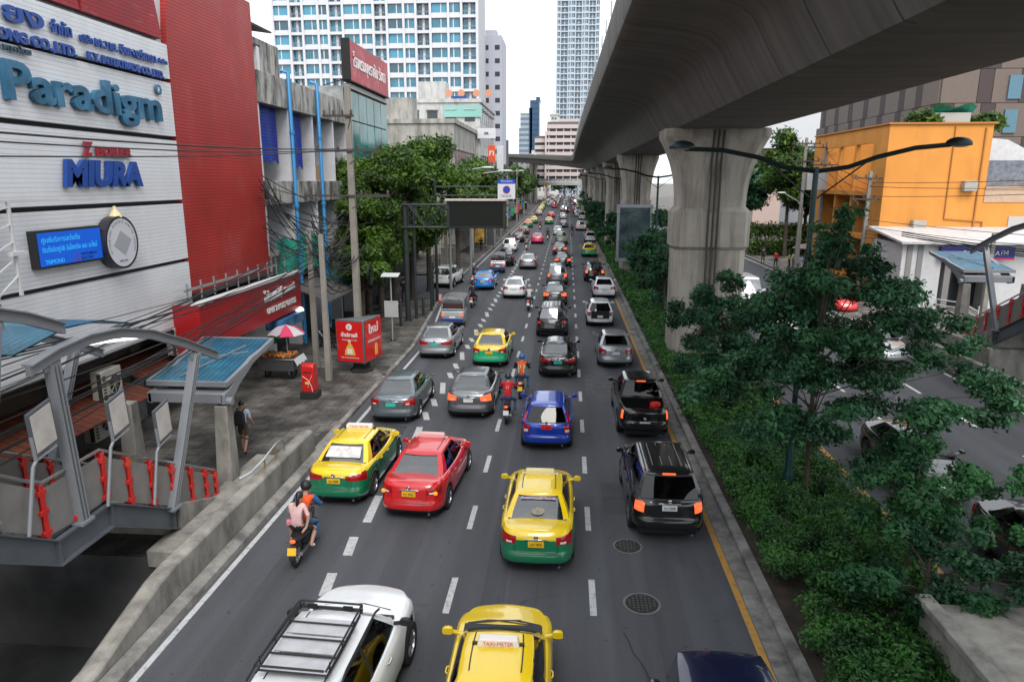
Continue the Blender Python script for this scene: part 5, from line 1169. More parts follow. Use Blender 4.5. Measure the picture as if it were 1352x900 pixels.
def vsign(x, y, w_, z0, z1, c, txt, tc_, lb, fit=None):
    t = thing('vertical_sign', lb, 'sign', (x, y, z0), group='hanging signs on the left buildings'); a = MB(); a.box(-w_ / 2, w_ / 2, 0, .25, 0, z1 - z0); a.build('board', mat('sign_%s' % (''.join('%02d' % int(q * 99) for q in c)), c, .5, var=.08), t, bevel=.02)
    if txt: letters('lettering', txt, (z1 - z0) * .5 if len(txt) < 2 else w_ * .7, mat('signink_%s' % (''.join('%02d' % int(q * 99) for q in tc_)), tc_, .5), t, Mminus_y(0, (z1 - z0) * .4, -.02), .01, .01, fit=fit or w_ * .7, align='CENTER')
vsign(-10.9, 104, 1.0, 11.3, 13.7, (.75, .10, .03), 'ก', (.8, .8, .8), 'orange red hanging sign with a white letter on the white corner building')
vsign(-9.7, 104.2, .95, 9.9, 13.6, (.62, .63, .65), None, (0, 0, 0), 'blank white hanging sign beside the orange one'); vsign(-8.8, 106, .35, 9.8, 14.5, (.10, .10, .11), None, (0, 0, 0), 'narrow dark hanging sign at the corner')
vsign(-11.6, 103.8, 2.6, 14.6, 16.0, (.65, .66, .68), 'a', (.02, .06, .3), 'wide white sign with a blue letter above the hanging signs', .7)
t = thing('sign_band', 'row of round orange rooftop letters on the white corner building', 'sign', (-15.5, 104.5, 20.1)); a = MB()
for i in range(4): a.lathe((-1.5 + i * 1.75 + (.4 if i > 1 else 0), 0, .75), [(.0, 0), (.5, 0), (.5, .15), (.0, .15)], 'Y', 12)
a.build('disc', mat('sign_orange', (.62, .27, .16), .5), t); a = MB(); a.box(-1, 1, -.05, .1, -.05, .35); a.build('blue_strip', BLUEL, t)
a = MB(); a.box(-17.8, -12.3, 104.3, 104.45, 17.6, 19.2); solo(a, 'glazed_band', mat('pale_teal', (.25, .5, .45), .2), 'pale teal glazed band across the white corner building', 'window band')
# ------------------------------------------------------------ tall blocks
def tower(name, label, x0, x1, y, depth, ztop, floor, bays, wallc, glassc, z0=0, balc=True, seed=1, group=None, skip=None):
    rs = random.Random(seed); t = thing(name, label, 'building', ((x0 + x1) / 2, y, z0), group=group)
    wm = mat('tower_wall_%d' % seed, wallc, .7, var=.04, vscale=.3); gm = mat('tower_glass_%d' % seed, glassc, .12, var=.45, vscale=.35, ior=1.9)
    gms = [gm, gm, mat('tower_glassb_%d' % seed, tuple(q * .45 for q in glassc), .12, ior=1.9), mat('tower_glassc_%d' % seed, tuple(q * 1.5 + .06 for q in glassc), .25, ior=1.6)]
    a = MB(); a.box(x0, x1, y + 1.3, y + depth, z0, ztop); a.build('core', mat('tower_core_%d' % seed, tuple(q * .8 for q in wallc), .8), t, world=True)
    a = MB(); n = int((ztop - z0) / floor)
    for i in range(n + 1): z = z0 + i * floor; a.box(x0, x1, y, y + 1.35, z - .22, z + .42)
    tw = (x1 - x0); xs = [x0]
    for w_ in bays: xs.append(xs[-1] + w_)
    sc = tw / (xs[-1] - x0); xs = [x0 + (q - x0) * sc for q in xs]
    for q in xs: a.box(q - .28, q + .28, y - .12, y + 1.32, z0, ztop)
    a.build('frame', wm, t, world=True)
    gl = MB(); ral = MB(); wl = MB(); cnt = 0
    vis = sorted(range(n), key=lambda i_: abs((z0 + i_ * floor) - 42)) if seed == 21 else list(range(n))[14:]
    vis = set(vis[:7])
    for j in range(len(xs) - 1):
        xa, xb = xs[j] + .28, xs[j + 1] - .28; kind_ = j % 3
        for i in range(n):
            z = z0 + i * floor + .42; zt_ = z0 + (i + 1) * floor - .22
            if kind_ == 1 and balc:
                (MB().box(xa, xb, y + 1.15, y + 1.25, z, zt_ - .1).build('window', rs.choice(gms), t, world=True) if i in vis else gl.box(xa, xb, y + 1.15, y + 1.25, z, zt_ - .1)); m_ = (xa + xb) / 2; wl.box(m_ - .3, m_ + .3, y + .9, y + 1.2, z, zt_)
                for q in np.linspace(xa, xb, 6): ral.box(q - .03, q + .03, y + .05, y + .11, z, z + .85)
                ral.box(xa, xb, y + .03, y + .13, z + .8, z + .9)
            else:
                wl.box(xa, xb, y + .15, y + .4, z, z + .55); m_ = xa + (xb - xa) * (.35 if kind_ == 0 else .6)
                (MB().box(xa + .1, xb - .15, y + .42, y + .5, z + .5, zt_ - .05).build('window', rs.choice(gms), t, world=True) if i in vis else gl.box(xa + .1, xb - .15, y + .42, y + .5, z + .5, zt_ - .05)); wl.box(m_ - .12, m_ + .12, y + .3, y + .45, z, zt_)
    tag(gl.build('window', gm, t, world=True), kind='stuff'); ral.build('railing', mat('rail_grey', (.25, .27, .3), .5), t, world=True); wl.build('wall_panel', wm, t, world=True)
    return t
tower('condominium_tower', 'wide white condominium block with blue windows and balconies behind the left buildings', -72.4, -22.2, 180, 18, 66, 3.36, [4.2, 3.3, 3.9, 2.6, 3.6, 4.4, 3.2, 3.4, 4.1, 3.0, 3.6, 4.4, 3.2, 3.8], (.66, .67, .70), (.012, .17, .26), seed=21)
t = thing('tower_wing', 'narrow lilac grey tower wing with small windows right of the white condominium', 'building', (-21, 200, 0))
a = MB(); a.box(-24, -18.1, 200, 215, 0, 46.5); a.box(-22.5, -19.5, 201, 205, 46.5, 48); a.build('wall', mat('lilac_wall', (.44, .45, .52), .7, var=.05), t, world=True)
for z in np.arange(16, 45, 3.36):
    for x in (-22.9, -19.9): MB().box(x, x + 1.3, 199.95, 200.1, z, z + 1.2).build('window', mat('dark_window', (.03, .035, .04), .3), t, world=True)
tower('residential_tower', 'slender very tall blue white tower beyond the viaduct', -7.6, 17.5, 450, 22, 190, 3.4, [2.0, 4.2, 1.4, 2.4, 3.6, 1.4, 2.2, 3.8, 2.0], (.50, .57, .64), (.05, .12, .19), z0=0, seed=23)
t = thing('office_tower', 'distant blue glass office tower with a notched top', 'building', (-26, 500, 0))
a = MB(); a.box(-26, -19.8, 500, 520, 0, 62); a.box(-22, -19.4, 500.5, 520, 62, 64); a.box(-26.8, -24.5, 500, 520, 0, 57); a.build('glass_wall', lines_mat('office_blue', (.045, .12, .22), (.03, .08, .16), 3.5, 'Z', .25, var=.15, vscale=.1, width=.3), t, world=True)
a = MB(); a.box(-32.6, -26.8, 500, 520, 0, 53.5); a.box(-33.6, -32.6, 502, 520, 0, 44); a.build('ribbed_wall', lines_mat('office_ribs', (.42, .47, .52), (.16, .24, .32), 3.5, 'Z', .4, width=.5), t, world=True)
t = thing('parking_block', 'pale pink banded parking block in front of the tall towers', 'building', (-3, 300, 0))
a = MB(); b = MB()
for i in range(9):
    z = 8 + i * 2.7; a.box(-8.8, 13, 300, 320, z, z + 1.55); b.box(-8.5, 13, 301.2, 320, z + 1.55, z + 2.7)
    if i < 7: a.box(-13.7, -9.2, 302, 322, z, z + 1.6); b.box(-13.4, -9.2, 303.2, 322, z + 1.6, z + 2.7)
a.box(-9.4, -8.7, 299.8, 322, 0, 28.5); a.box(-4, 13, 302, 320, 32, 33.5)
for x in np.arange(-8, 13, 3.0): a.box(x, x + .4, 300.3, 300.6, 8, 31)
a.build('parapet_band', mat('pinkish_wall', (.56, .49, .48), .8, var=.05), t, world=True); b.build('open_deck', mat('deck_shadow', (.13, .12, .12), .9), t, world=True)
for (x0, x1, y, h, c, lb) in ((-34, -14, 330, 19, (.5, .5, .5), 'low white building far beyond the footbridge, left of the blue tower'), (-22, -9, 420, 24, (.52, .5, .47), 'pale low building under the distant blue tower'), (-10.2, -5.5, 418, 46, (.58, .57, .54), 'slim cream building with a roof garden left of the tallest tower'), (-60, -30, 260, 20, (.48, .47, .45), 'broad pale building behind the condominium foot'), (-70, -30, 128, 19, (.52, .51, .5), 'white building with a long cornice below the condominium'), (-30, -15.2, 96, 16.6, (.46, .43, .38), 'cream house with small windows above the left trees')):
    t = thing('background_building', lb, 'building', ((x0 + x1) / 2, y, 0), group='pale buildings in the distance'); wm = mat('bg_wall_%d' % int(abs(x0)), c, .8, var=.08, vscale=.3, dirt_or_shine=.3, dcol=(.25, .24, .23), dscale=.5)
    a = MB(); a.box(x0, x1, y, y + 14, 0, h); a.box(x0 - .4, x1 + .4, y - .4, y + 14.4, h - .9, h - .2); a.box(x0 + 1, x0 + 3, y + 2, y + 5, h, h + 2); a.build('wall', wm, t, world=True)
    nw = 0; a = MB()
    for z in list(np.arange(3, h - 2.2, 3.3))[::-1]:
        for x in np.arange(x0 + .7, x1 - 1.4, 2.4 if h < 40 else 1.6):
            nw += 1; (MB() if nw <= 60 else a).box(x, x + 1.2, y - .04, y + .1, z, z + 1.4).build('window', mat('far_window2', (.13, .17, .19), .3), t, world=True) if nw <= 60 else a.box(x, x + 1.2, y - .04, y + .1, z, z + 1.4)
    if a.v: tag(a.build('window', MATS['far_window2'], t, world=True), kind='stuff')
a = MB(); a.loft([[(-33, y, 20.6), (-21, y, 21.2), (-21, y, 21.4), (-33, y, 20.8)] for y in (119, 124)]); solo(a, 'tin_roof', mat('rusty_sheet', (.06, .055, .05), .8), 'dark tin roof above the cream house', 'roof')
# ------------------------------------------------------------ footbridges
FB = mat('bridge_grey', (.40, .40, .39), .7, var=.1, vscale=.6)
t = thing('footbridge', 'grey pedestrian bridge crossing the road ahead', 'footbridge', (-8, 280, 7)); a = MB(); a.box(-24, 8, 279, 282.5, 7.1, 8.3); a.build('deck', FB, t, world=True)
a = MB(); a.box(-24, 8, 279, 279.2, 8.6, 9.5); [a.box(x, x + .15, 279, 279.2, 8.3, 9.6) for x in np.arange(-24, 8, 1.6)]; a.build('railing', FB, t, world=True)
a = MB(); [a.box(x, x + .8, 280, 281, 0, 7.1) for x in (-21, 5.6)]; a.build('column', FB, t, world=True)
t = thing('warning_sign', 'orange diamond road sign hung from the footbridge', 'sign', (-8.2, 278.9, 7.2)); a = MB(); a.prism([(0, -.9), (.9, 0), (0, .9), (-.9, 0)], -.05, .0); a.build('plate', mat('sign_amber', (.7, .33, .03), .5), t); a = MB(); a.box(-.1, .1, -.08, -.05, -.4, .4); a.build('symbol', BLACK0, t)
t = thing('station_bridge', 'pale station walkway beyond the footbridge', 'station', (-3, 450, 11)); a = MB(); a.box(-14, 8, 449, 455, 11, 13.4); a.box(-12, 8, 449, 470, 17, 17.6); a.build('deck', FB, t, world=True); a = MB(); [a.box(x, x + .8, 450, 451, 0, 17) for x in (-12, -6, 0, 6)]; a.build('column', FB, t, world=True); a = MB(); a.box(-14, -2, 448.8, 449, 13.5, 15.5); a.build('banner', mat('teal_banner', (.02, .35, .3), .5), t, world=True); a = MB(); a.box(0, 4, 448.8, 449, 13.5, 14.8); a.build('banner', mat('sign_orange', (.75, .2, .08), .5), t, world=True)
# ============================================================ right side buildings
ORW = mat('orange_render', (.74, .30, .055), .8, var=.08, vscale=.5, dirt_or_shine=.45, dcol=(.46, .18, .05), dscale=.8, dstretch=(1, 1, .3), bump=.12, bscale=6)
t = thing('orange_building', 'bright orange rendered building with a recessed balcony bay', 'building', (27, 57, 0))
X0, Y0, Z1 = 23.0, 54.5, 12.65
def open_wall(a, x, y0, y1, z0, z1, holes, th=.3, m=0):  # wall in the YZ plane facing -x with rectangular holes
    ys_ = sorted({y0, y1} | {h[0] for h in holes} | {h[1] for h in holes}); zs_ = sorted({z0, z1} | {h[2] for h in holes} | {h[3] for h in holes})
    for ya, yb in zip(ys_[:-1], ys_[1:]):
        for za, zb_ in zip(zs_[:-1], zs_[1:]):
            if not any(h[0] <= ya and yb <= h[1] and h[2] <= za and zb_ <= h[3] for h in holes): a.box(x, x + th, ya, yb, za, zb_, m)
a = MB(); a.box(X0, 30.1, Y0, Y0 + .4, 0, Z1); a.box(29.7, 30.1, Y0 + .4, 68, 0, Z1); a.box(X0 + 2.1, 29.7, Y0 + .4, 68, 0, Z1 - .5)
open_wall(a, X0, Y0 + .4, 70, 0, Z1, [(57.0, 60.2, 1.2, 11.5), (60.5, 63.7, 1.2, 11.5), (64.0, 67.4, 1.2, 11.5)]); a.build('wall', ORW, t, world=True)
a = MB(); [a.box(X0 + .32, X0 + 2.1, y0 + .01, y0 + .27, 1.2, 11.7) for y0 in (60.2, 63.7, 56.72, 67.41)]; [a.box(X0 - .15, X0 + 2.1, 57, 67.4, z, z + .35) for z in (4.3, 7.6)]; a.build('balcony', ORW, t, world=True)
a = MB(); a.box(X0 - .15, 30.3, Y0 - .15, Y0 + .5, Z1, Z1 + .12); a.box(X0 - .15, X0 + .35, Y0 + .5, 70, Z1, Z1 + .12); a.build('coping', mat('orange_coping', (.5, .2, .05), .7), t, world=True)
for z in (4.8, 8.1):
    for y in (57.3, 60.8, 64.3): b = MB(); b.box(X0 + 2.0, X0 + 2.12, y, y + 1.1, z, z + 2.3); b.box(X0 + 2.0, X0 + 2.12, y + 1.4, y + 2.4, z + .8, z + 2.3); b.build('window', mat('grey_window', (.2, .22, .24), .3), t, world=True)
a = MB(); a.box(30.1, 46, Y0, Y0 + 9, 0, 8.1); a.build('lower_wing', ORW, t, world=True)
a = MB(); a.box(30.1, 46, Y0 - .1, Y0 + .2, 8.1, 8.3); a.box(30.1, 46, Y0 - .05, Y0, 7.2, 8.1); a.build('wing_coping', mat('pale_peach', (.55, .38, .26), .7, var=.1), t, world=True)
a = MB(); a.box(32, 34.5, Y0 - .06, Y0, 4.0, 6.2); a.build('blank_window', mat('pale_panel', (.5, .48, .45), .6), t, world=True)
t = thing('roof_tank', 'white metal tank housing on the lower orange wing', 'tank', (32.5, 57, 8.3)); a = MB(); a.prism([(30.4, 8.35), (34.6, 8.35), (34.8, 10.6), (32.6, 11.7), (30.4, 11.9)], 57, 61); a.build('housing', mat('tank_white', (.6, .63, .66), .5, var=.1), t, world=True); a = MB(); a.box(30.5, 34.5, 56.93, 57, 8.4, 10.2); a.build('louvre', mat('tank_blue', (.16, .2, .25), .6, var=.4, vscale=3), t, world=True)
a = MB(); a.tube([(27.5, Y0 - .06, 12.5), (27.5, Y0 - .06, 6), (30.2, Y0 - .06, 5.8), (30.2, Y0 - .06, .2)], .05, 6); a.tube([(29.6, Y0 - .06, 12.4), (29.6, Y0 - .06, .2)], .07, 6); a.build('drain_pipe', mat('orange_pipe', (.5, .2, .05), .6), t, world=True)
for x, z in ((25.2, 5.2), (28.4, 8.0)):
    a = MB(); a.box(x, x + .9, Y0 - .5, Y0, z, z + .7); a.build('wall_unit', ACM, t, world=True, bevel=.02)
# roof garden
t = thing('roof_tarpaulin', 'green and white tarpaulin on the roof of the orange building', 'tarpaulin', (29, 58, Z1)); a = MB(); n = 8; a.loft([[(27.5 + i * .45, 58 + .5 * j, Z1 + 1.6 - .25 * j + .15 * sin(i * 1.4 + j)) for j in range(5)] for i in range(n)], closed=False); a.build('sheet', GN, t, world=True); a = MB(); a.box(27.8, 30.4, 58.3, 60, Z1, Z1 + 1.1); a.build('bundle', mat('bundle_grey', (.4, .42, .4), .7), t, world=True)
# brown panelled building
t = thing('brown_building', 'large building with brown and dark vertical patchwork panels', 'building', (44, 75, 0))
PB = [mat('panel_taupe', (.165, .135, .118), .7, var=.06), mat('panel_dark', (.065, .048, .050), .7, var=.06), mat('panel_mid', (.14, .115, .10), .7)]
a = MB(); a.box(33.2, 80, 69.2, 100, 0, 22); a.build('wall', PB[2], t, world=True)
rs = random.Random(4); lt_, dk = MB(), MB()
def ppan(m_, face, u, w_, z, h_):
    if face == 0: m_.box(33.05, 33.2, u, u + w_, z, z + h_)
    else: m_.box(u, u + w_, 69.0, 69.2, z, z + h_)
for face, u0, u1 in ((0, 69.2, 99), (1, 33.2, 79)):
    for r_ in range(7):
        z = 1 + r_ * 2.9; u = u0; k = r_
        while u < u1 - 1: 
            w_ = rs.choice((2.3, 3.1)) if k % 2 else 1.25; ppan(dk if k % 2 == 0 else lt_, face, u, w_ - .05, z, 2.85); u += w_; k += 1
lt_.build('pale_cladding', PB[0], t, world=True); dk.build('dark_cladding', PB[1], t, world=True)
for z in (4.2, 7.1, 10, 12.9, 15.8): MB().box(38.8, 39.9, 68.85, 69.02, z, z + 2.0).build('window', mat('blue_window', (.04, .16, .24), .1, ior=1.9), t, world=True)
a = MB(); a.box(33, 80, 68.9, 100, 21.3, 23.5); a.build('roof_band', lines_mat('roof_grey', (.42, .42, .44), (.25, .25, .26), .5, 'X', .5), t, world=True)
# pale buildings behind with an arch
t = thing('arched_roof_building', 'pale pink building with a white arched roof seen under the viaduct', 'building', (46, 150, 0)); a = MB(); a.box(38, 70, 150, 175, 0, 21); a.box(50, 70, 148, 175, 21, 25); a.build('wall', mat('pale_pink', (.55, .42, .37), .8), t, world=True)
a = MB(); a.loft([[(46 + 8.0 * cos(q), y, 15 + 7.5 * sin(q)) for q in [pi * k_ / 14 for k_ in range(15)]] for y in (147, 150)]); a.build('arch', mat('arch_white', (.62, .64, .66), .5), t, world=True)
a = MB(); [a.box(x, x + 1.4, 147.9, 148.1, z, z + 1.2) for x in (51, 54) for z in (16, 21.8)]; a.build('window', mat('dark_window', (.03, .035, .04), .3), t, world=True)
t = thing('white_house', 'white house with a lilac roof line behind the right trees', 'building', (41, 118, 0)); a = MB(); a.box(37, 47, 118, 128, 0, 14); a.box(36.6, 47, 117.7, 128, 14, 14.6); a.build('wall', mat('house_white', (.6, .6, .62), .7), t, world=True); a = MB(); [a.box(x, x + 1.6, 117.9, 118, z, z + 1.5) for x in (38.5, 41.5, 44) for z in (8.5, 11.6)]; a.build('window', mat('dark_window', (.03, .035, .04), .3), t, world=True)
# white shop
t = thing('white_shop', 'low white shop with a blue bank sign and glass entrance', 'shop', (29, 51, 0)); SX, SY = 22.6, 49.5
WS = mat('shop_white', (.62, .62, .63), .6, var=.05, dirt_or_shine=.2, dcol=(.35, .34, .33), dscale=.8)
a = MB(); a.box(SX, 42, SY + 2.2, SY + 4.8, 0, 4.6); a.box(SX, 25.2, SY, SY + 2.2, 0, 4.6); a.box(28.8, 42, SY + .6, SY + 2.2, 0, 4.6); a.build('wall', WS, t, world=True)
a = MB(); a.loft([[(SX - .3, SY - .5, 4.6), (42, SY - .5, 4.6), (42, SY - .5, 4.75), (SX - .3, SY - .5, 4.75)], [(SX - .3, SY + 5.2, 5.3), (42, SY + 5.2, 5.3), (42, SY + 5.2, 5.45), (SX - .3, SY + 5.2, 5.45)]]); a.build('roof', mat('roof_white', (.58, .58, .59), .5, var=.1, dirt_or_shine=.45, dcol=(.2, .2, .2), dscale=1.2, dlo=.5), t, world=True)
a = MB(); [a.box(x, x + .35, SY - .06, SY, .1, 4.5) for x in (22.9, 23.6)]; a.build('pilaster', mat('pilaster_grey', (.26, .25, .25), .7), t, world=True)
a = MB(); a.box(25.2, 28.8, SY + 2.1, SY + 2.19, .1, 3.4); a.build('glass_front', mat('shop_glass', (.03, .035, .04), .08, ior=1.8), t, world=True)
[MB().box(x, x + .4, SY, SY + .4, .1, 4.2).build('column', MATS['pilaster_grey'], t, world=True) for x in (25.5, 28.2)]
t2 = thing('bank_sign', 'dark blue shop sign above the entrance of the white shop', 'sign', (27, SY - .4, 3.6)); a = MB(); a.box(-2.1, 2.6, 0, .3, 0, .85); a.build('board', mat('sign_navy', (.012, .02, .17), .4), t2, bevel=.02); a = MB(); a.box(-2.1, 2.6, -.02, 0, -.0, .12); a.build('red_stripe', mat('stripe_red', (.5, .02, .03), .5), t2)
letters('lettering', 'Exchange', .4, WL, t2, Mminus_y(-.7, .32, -.03), .01, fit=1.4); letters('lettering', 'ATM', .4, WL, t2, Mminus_y(1.35, .32, -.03), .01, fit=.8)
t = thing('step_railing', 'white tubular railing beside the steps of the white shop', 'railing', (25.5, 46.5, .1))
a = MB(); 
for z in (.35, .7, 1.05): a.tube([(24.2, 47.5, .13 + z), (25.0, 46.0, .13 + z), (25.4, 44.8, z - .2)], .04, 6)
for x, y in ((24.2, 47.5), (25.0, 46.0), (25.4, 44.8)): a.tube([(x, y, .1), (x, y, 1.2)], .04, 6)
a.build('rail', mat('white_steel', (.6, .6, .6), .5), t, world=True)
# right edge barrier
a = MB(); a.loft([[(17.95, y, 0), (17.95, y, h), (18.2, y, h), (18.25, y, 0)] for y, h in ((10, .95), (30, .95), (38, .95), (41, .5))]); solo(a, 'concrete_barrier', CONC, 'long pale concrete wall beyond the opposite road at the foot of the right stairs', 'wall', bevel=.02)

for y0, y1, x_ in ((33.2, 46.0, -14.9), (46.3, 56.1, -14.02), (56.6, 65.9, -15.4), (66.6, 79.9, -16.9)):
    a = MB(); a.box(x_ - .05, x_ + .06, y0, y1, .13, 4.25); a.build('painted_shop_recess', lines_mat('dark_shopfront', (.018, .02, .02), (.05, .045, .04), .55, 'Y', .5, var=.6, width=.12), [o_ for o_ in bpy.data.objects if o_.name.startswith({33.2: 'old_shophouse', 46.3: 'glass_building', 56.6: 'shophouse', 66.6: 'shophouse.001'}[y0]) and 'category' in o_][0], world=True)  # flat dark panel on the facade; shade of open shops put into its colour
AWN = [mat('awning_a', (.10, .09, .09), .8, var=.3), mat('awning_b', (.03, .10, .09), .7, var=.3)]
for i, (y0, y1) in enumerate(((34.5, 38.5), (39, 44), (46.8, 51.6))):
    a = MB(); a.loft([[(-14.1, y, 3.5), (-11.9, y, 2.75), (-11.9, y, 2.70), (-14.1, y, 3.44)] for y in (y0, y1)]); solo(a, 'awning', AWN[i % 2], ['grey cloth awning below the old shophouse', 'dark green awning beyond the grey cloth one', 'grey awning in front of the glass building'][i], 'awning')
# ============================================================ vegetation
LM_L = leaf_mat('leaf_left_tree', (.008, .032, .005), (.115, .225, .020), .6)
LM_M = leaf_mat('leaf_median_tree', (.007, .038, .018), (.08, .25, .10), 1.1, trans=.3)
LM_H = leaf_mat('leaf_hedge', (.008, .045, .010), (.075, .25, .04), 1.6, trans=.3)
LM_F = leaf_mat('leaf_far_tree', (.016, .045, .014), (.09, .17, .035), .3)
BARK = mat('bark', (.07, .055, .04), .9, var=.4, vscale=4, bump=.6, bscale=10)
def tree(name, label, x, y, h, blobs, n, size, lm, r=.14, group=None, seed=1, flat=.5, limbs=True, z0=.1, lean=0):
    t = thing(name, label, 'tree', (x, y, z0), group=group); rs = random.Random(seed)
    a = MB(); top = (lean, 0, h); mid = (lean * .4 + rs.uniform(-.1, .1), rs.uniform(-.1, .1), h * .5); a.tube([(0, 0, -.1), (0, 0, .3), mid, top], [r * 1.5, r * 1.1, r * .9, r * .5], 9)
    a.build('trunk', BARK, t)
    if limbs:
        for b in blobs[:26 if len(blobs) < 60 else 0] + blobs[::4][:32 if len(blobs) >= 60 else 0]:
            bx, by, bz = b[0], b[1], b[2]; zs_ = min(h * .95, max(h * .35, bz * .65)); f = zs_ / h; m = MB(); s0 = Vector((lean * f, 0, zs_)); e = Vector((bx, by, bz - b[5] * .3)); mm = (s0 + e) / 2 + Vector((rs.uniform(-.15, .15), rs.uniform(-.15, .15), .12)); m.tube([s0, mm, e], [r * .36, r * .22, r * .08], 5); m.build('limb', BARK, t)
    leaf_cloud('crown', blobs, n, size, lm, t, seed=seed, flat=flat); return t
def blobset(seed, n, cx, cy, cz, rx, ry, rz, br, fl=.6):
    rs = random.Random(seed); o = []
    for i in range(n):
        while True:
            p = Vector((rs.uniform(-1, 1), rs.uniform(-1, 1), rs.uniform(-1, 1)))
            if p.length < 1: break
        s = rs.uniform(.6, 1.25) * br; o.append((cx + p.x * rx, cy + p.y * ry, cz + p.z * rz, s, s, s * fl))
    return o
def sprays(bl, seed, k=5, f=.55):
    rs = random.Random(seed); o = []
    for (x, y, z, a_, b_, c_) in bl:
        for i in range(k):
            q = rs.uniform(0, 2 * pi); d_ = rs.uniform(.15, 1.05); s = rs.uniform(.6, 1.1) * f; o.append((x + a_ * d_ * cos(q), y + b_ * d_ * sin(q), z + rs.uniform(-.8, .8) * c_ * 1.3 - .12 * d_, a_ * s * .8, b_ * s * .8, c_ * rs.uniform(.5, .95)))
    return o
# nearest median trees: layered spreading boughs
tb = [(-.1, -.2, 7.75, .35, .35, .2), (-.3, -.3, 7.3, .55, .5, .3), (.2, .2, 6.8, .9, .8, .3), (-.9, 0, 6.2, .9, .8, .3), (1.0, -.2, 6.0, 1.0, .9, .3), (-.2, .8, 5.7, 1.3, 1.0, .35), (1.9, .0, 5.3, 1.0, .8, .28), (-1.5, .3, 5.0, 1.1, .9, .3), (2.6, -.4, 4.6, .9, .8, .25), (.6, -.6, 4.8, 1.3, 1.0, .35), (-2.2, -.2, 4.2, .9, .8, .3), (3.4, -.2, 3.7, 1.0, .8, .24), (1.6, .4, 3.8, 1.4, 1.1, .32), (-.7, -.4, 3.8, 1.4, 1.0, .35), (4.1, -.6, 3.2, .9, .6, .2), (-2.3, .5, 3.3, 1.0, .9, .3), (2.5, -.8, 2.8, 1.2, .9, .28), (.5, -.9, 2.7, 1.4, 1.0, .35), (-1.3, -.6, 2.4, 1.2, .9, .35), (4.6, -1.2, 3.0, .5, .5, .15), (1.2, -1.0, 1.9, .9, .7, .3), (-.2, 1.2, 5.0, 1.3, 1.2, .4), (.9, 1.3, 4.1, 1.3, 1.2, .4)]
tb = [(x + .35, y, z, a_ * 1.08, b_, c_) for x, y, z, a_, b_, c_ in tb]; tb = sprays(tb, 5, 8, .62)
tree('median_tree', 'large dark layered tree hiding the opposite carriageway, nearest the street lamp', 6.65, 18.5, 6.7, tb, 62000, .088, LM_M, .06, 'trees of the median', 3, .6)
tb = [(-1.2, 0, 4.4, .9, .7, .4), (-.3, .4, 4.9, .6, .6, .3), (-1.5, -.5, 3.6, 1.0, .8, .4), (.2, -.3, 3.8, .9, .8, .4), (-.6, 0, 2.9, 1.2, 1.0, .45), (-1.2, -.8, 2.2, 1.1, .9, .45), (.5, .2, 2.5, 1.0, .9, .4), (.2, -1.0, 1.7, 1.1, .8, .4)]
tree('median_tree', 'smaller dark tree in front of the nearest pier', 6.6, 27.2, 4.0, sprays(tb, 6, 7, .62), 24000, .095, LM_M, .07, 'trees of the median', 4, .6)
tb = [(.2, .3, 2.9, .8, .7, .3), (1.0, .1, 2.6, .8, .7, .3), (-.6, .2, 2.3, .9, .7, .3), (1.8, .2, 2.3, .8, .6, .25), (.6, -.4, 2.1, 1.0, .8, .35), (-1.0, .0, 1.6, .9, .7, .35), (1.6, -.6, 1.6, 1.0, .8, .3), (.2, -.6, 1.4, 1.0, .8, .35), (2.5, -.2, 1.7, .7, .6, .25)]
tree('median_tree', 'feathery bright green young tree leaning over the opposite lane at the lower right', 7.6, 14.6, 2.5, sprays(tb, 7, 4), 12000, .075, leaf_mat('leaf_feather', (.010, .06, .025), (.06, .22, .06), 1.0, trans=.3), .045, 'trees of the median', 5, .55)
tb = [(.0, .2, 1.7, .9, .7, .4), (1.1, 0, 1.6, .9, .7, .35), (-.8, .3, 1.3, .8, .7, .4), (.4, -.6, 1.2, 1.0, .7, .4), (2.0, -.2, 1.5, .9, .6, .3), (1.5, -.8, 1.4, .8, .6, .3)]
tree('median_tree', 'low dense feathery shrub tree above the concrete block in the lower right corner', 7.1, 12.9, 1.5, sprays(tb, 8, 4), 8500, .075, MATS.get('x') or leaf_mat('leaf_feather_dark', (.008, .05, .02), (.045, .18, .055), 1.0, trans=.3), .05, 'trees of the median', 6, .55)
labs = ['slender median tree beside the glass advert case', 'dark median tree between the second and third street lamps', 'rounded median tree before the third pier', 'bushy median tree level with the white van', 'median tree beyond the third pier', 'small median tree near the fourth lamp', 'far median tree where the queue thickens', 'farther median tree just short of the footbridge', 'last median tree before the bend of the viaduct']
for i, (x, y, h) in enumerate(((5.3, 46, 5.2), (5.2, 57, 4.6), (4.9, 76, 5.2), (4.9, 88, 5.0), (4.8, 101, 5.4), (4.9, 116, 5.2), (5.0, 134, 5.6), (5.2, 158, 6), (5.0, 190, 6))):
    tree('median_tree', labs[i], x + 1.1, y, h * .8, sprays(blobset(40 + i, 12, 0, 0, h * .62, 1.5 + y * .005, 2.0, h * .36, .95, .6), 40 + i, 4, .7), 10000 if y < 70 else 6500, .14 if y < 70 else .22, LM_M, .09, 'trees of the median', 50 + i)
for i, (x, y, h, lb) in enumerate(((7.4, 62, 6.5, 'tall median tree on the far side behind the second pier'), (7.6, 42, 5.5, 'median tree just behind the nearest pier'), (7.7, 84, 6, 'median tree on the far side near the third pier'))):
    tree('median_tree', lb, x, y, h * .8, blobset(70 + i, 10, 0, 0, h * .68, 1.2, 1.8, h * .3, .9, .6), 5000, .2, LM_M, .09, 'trees of the median', 80 + i)
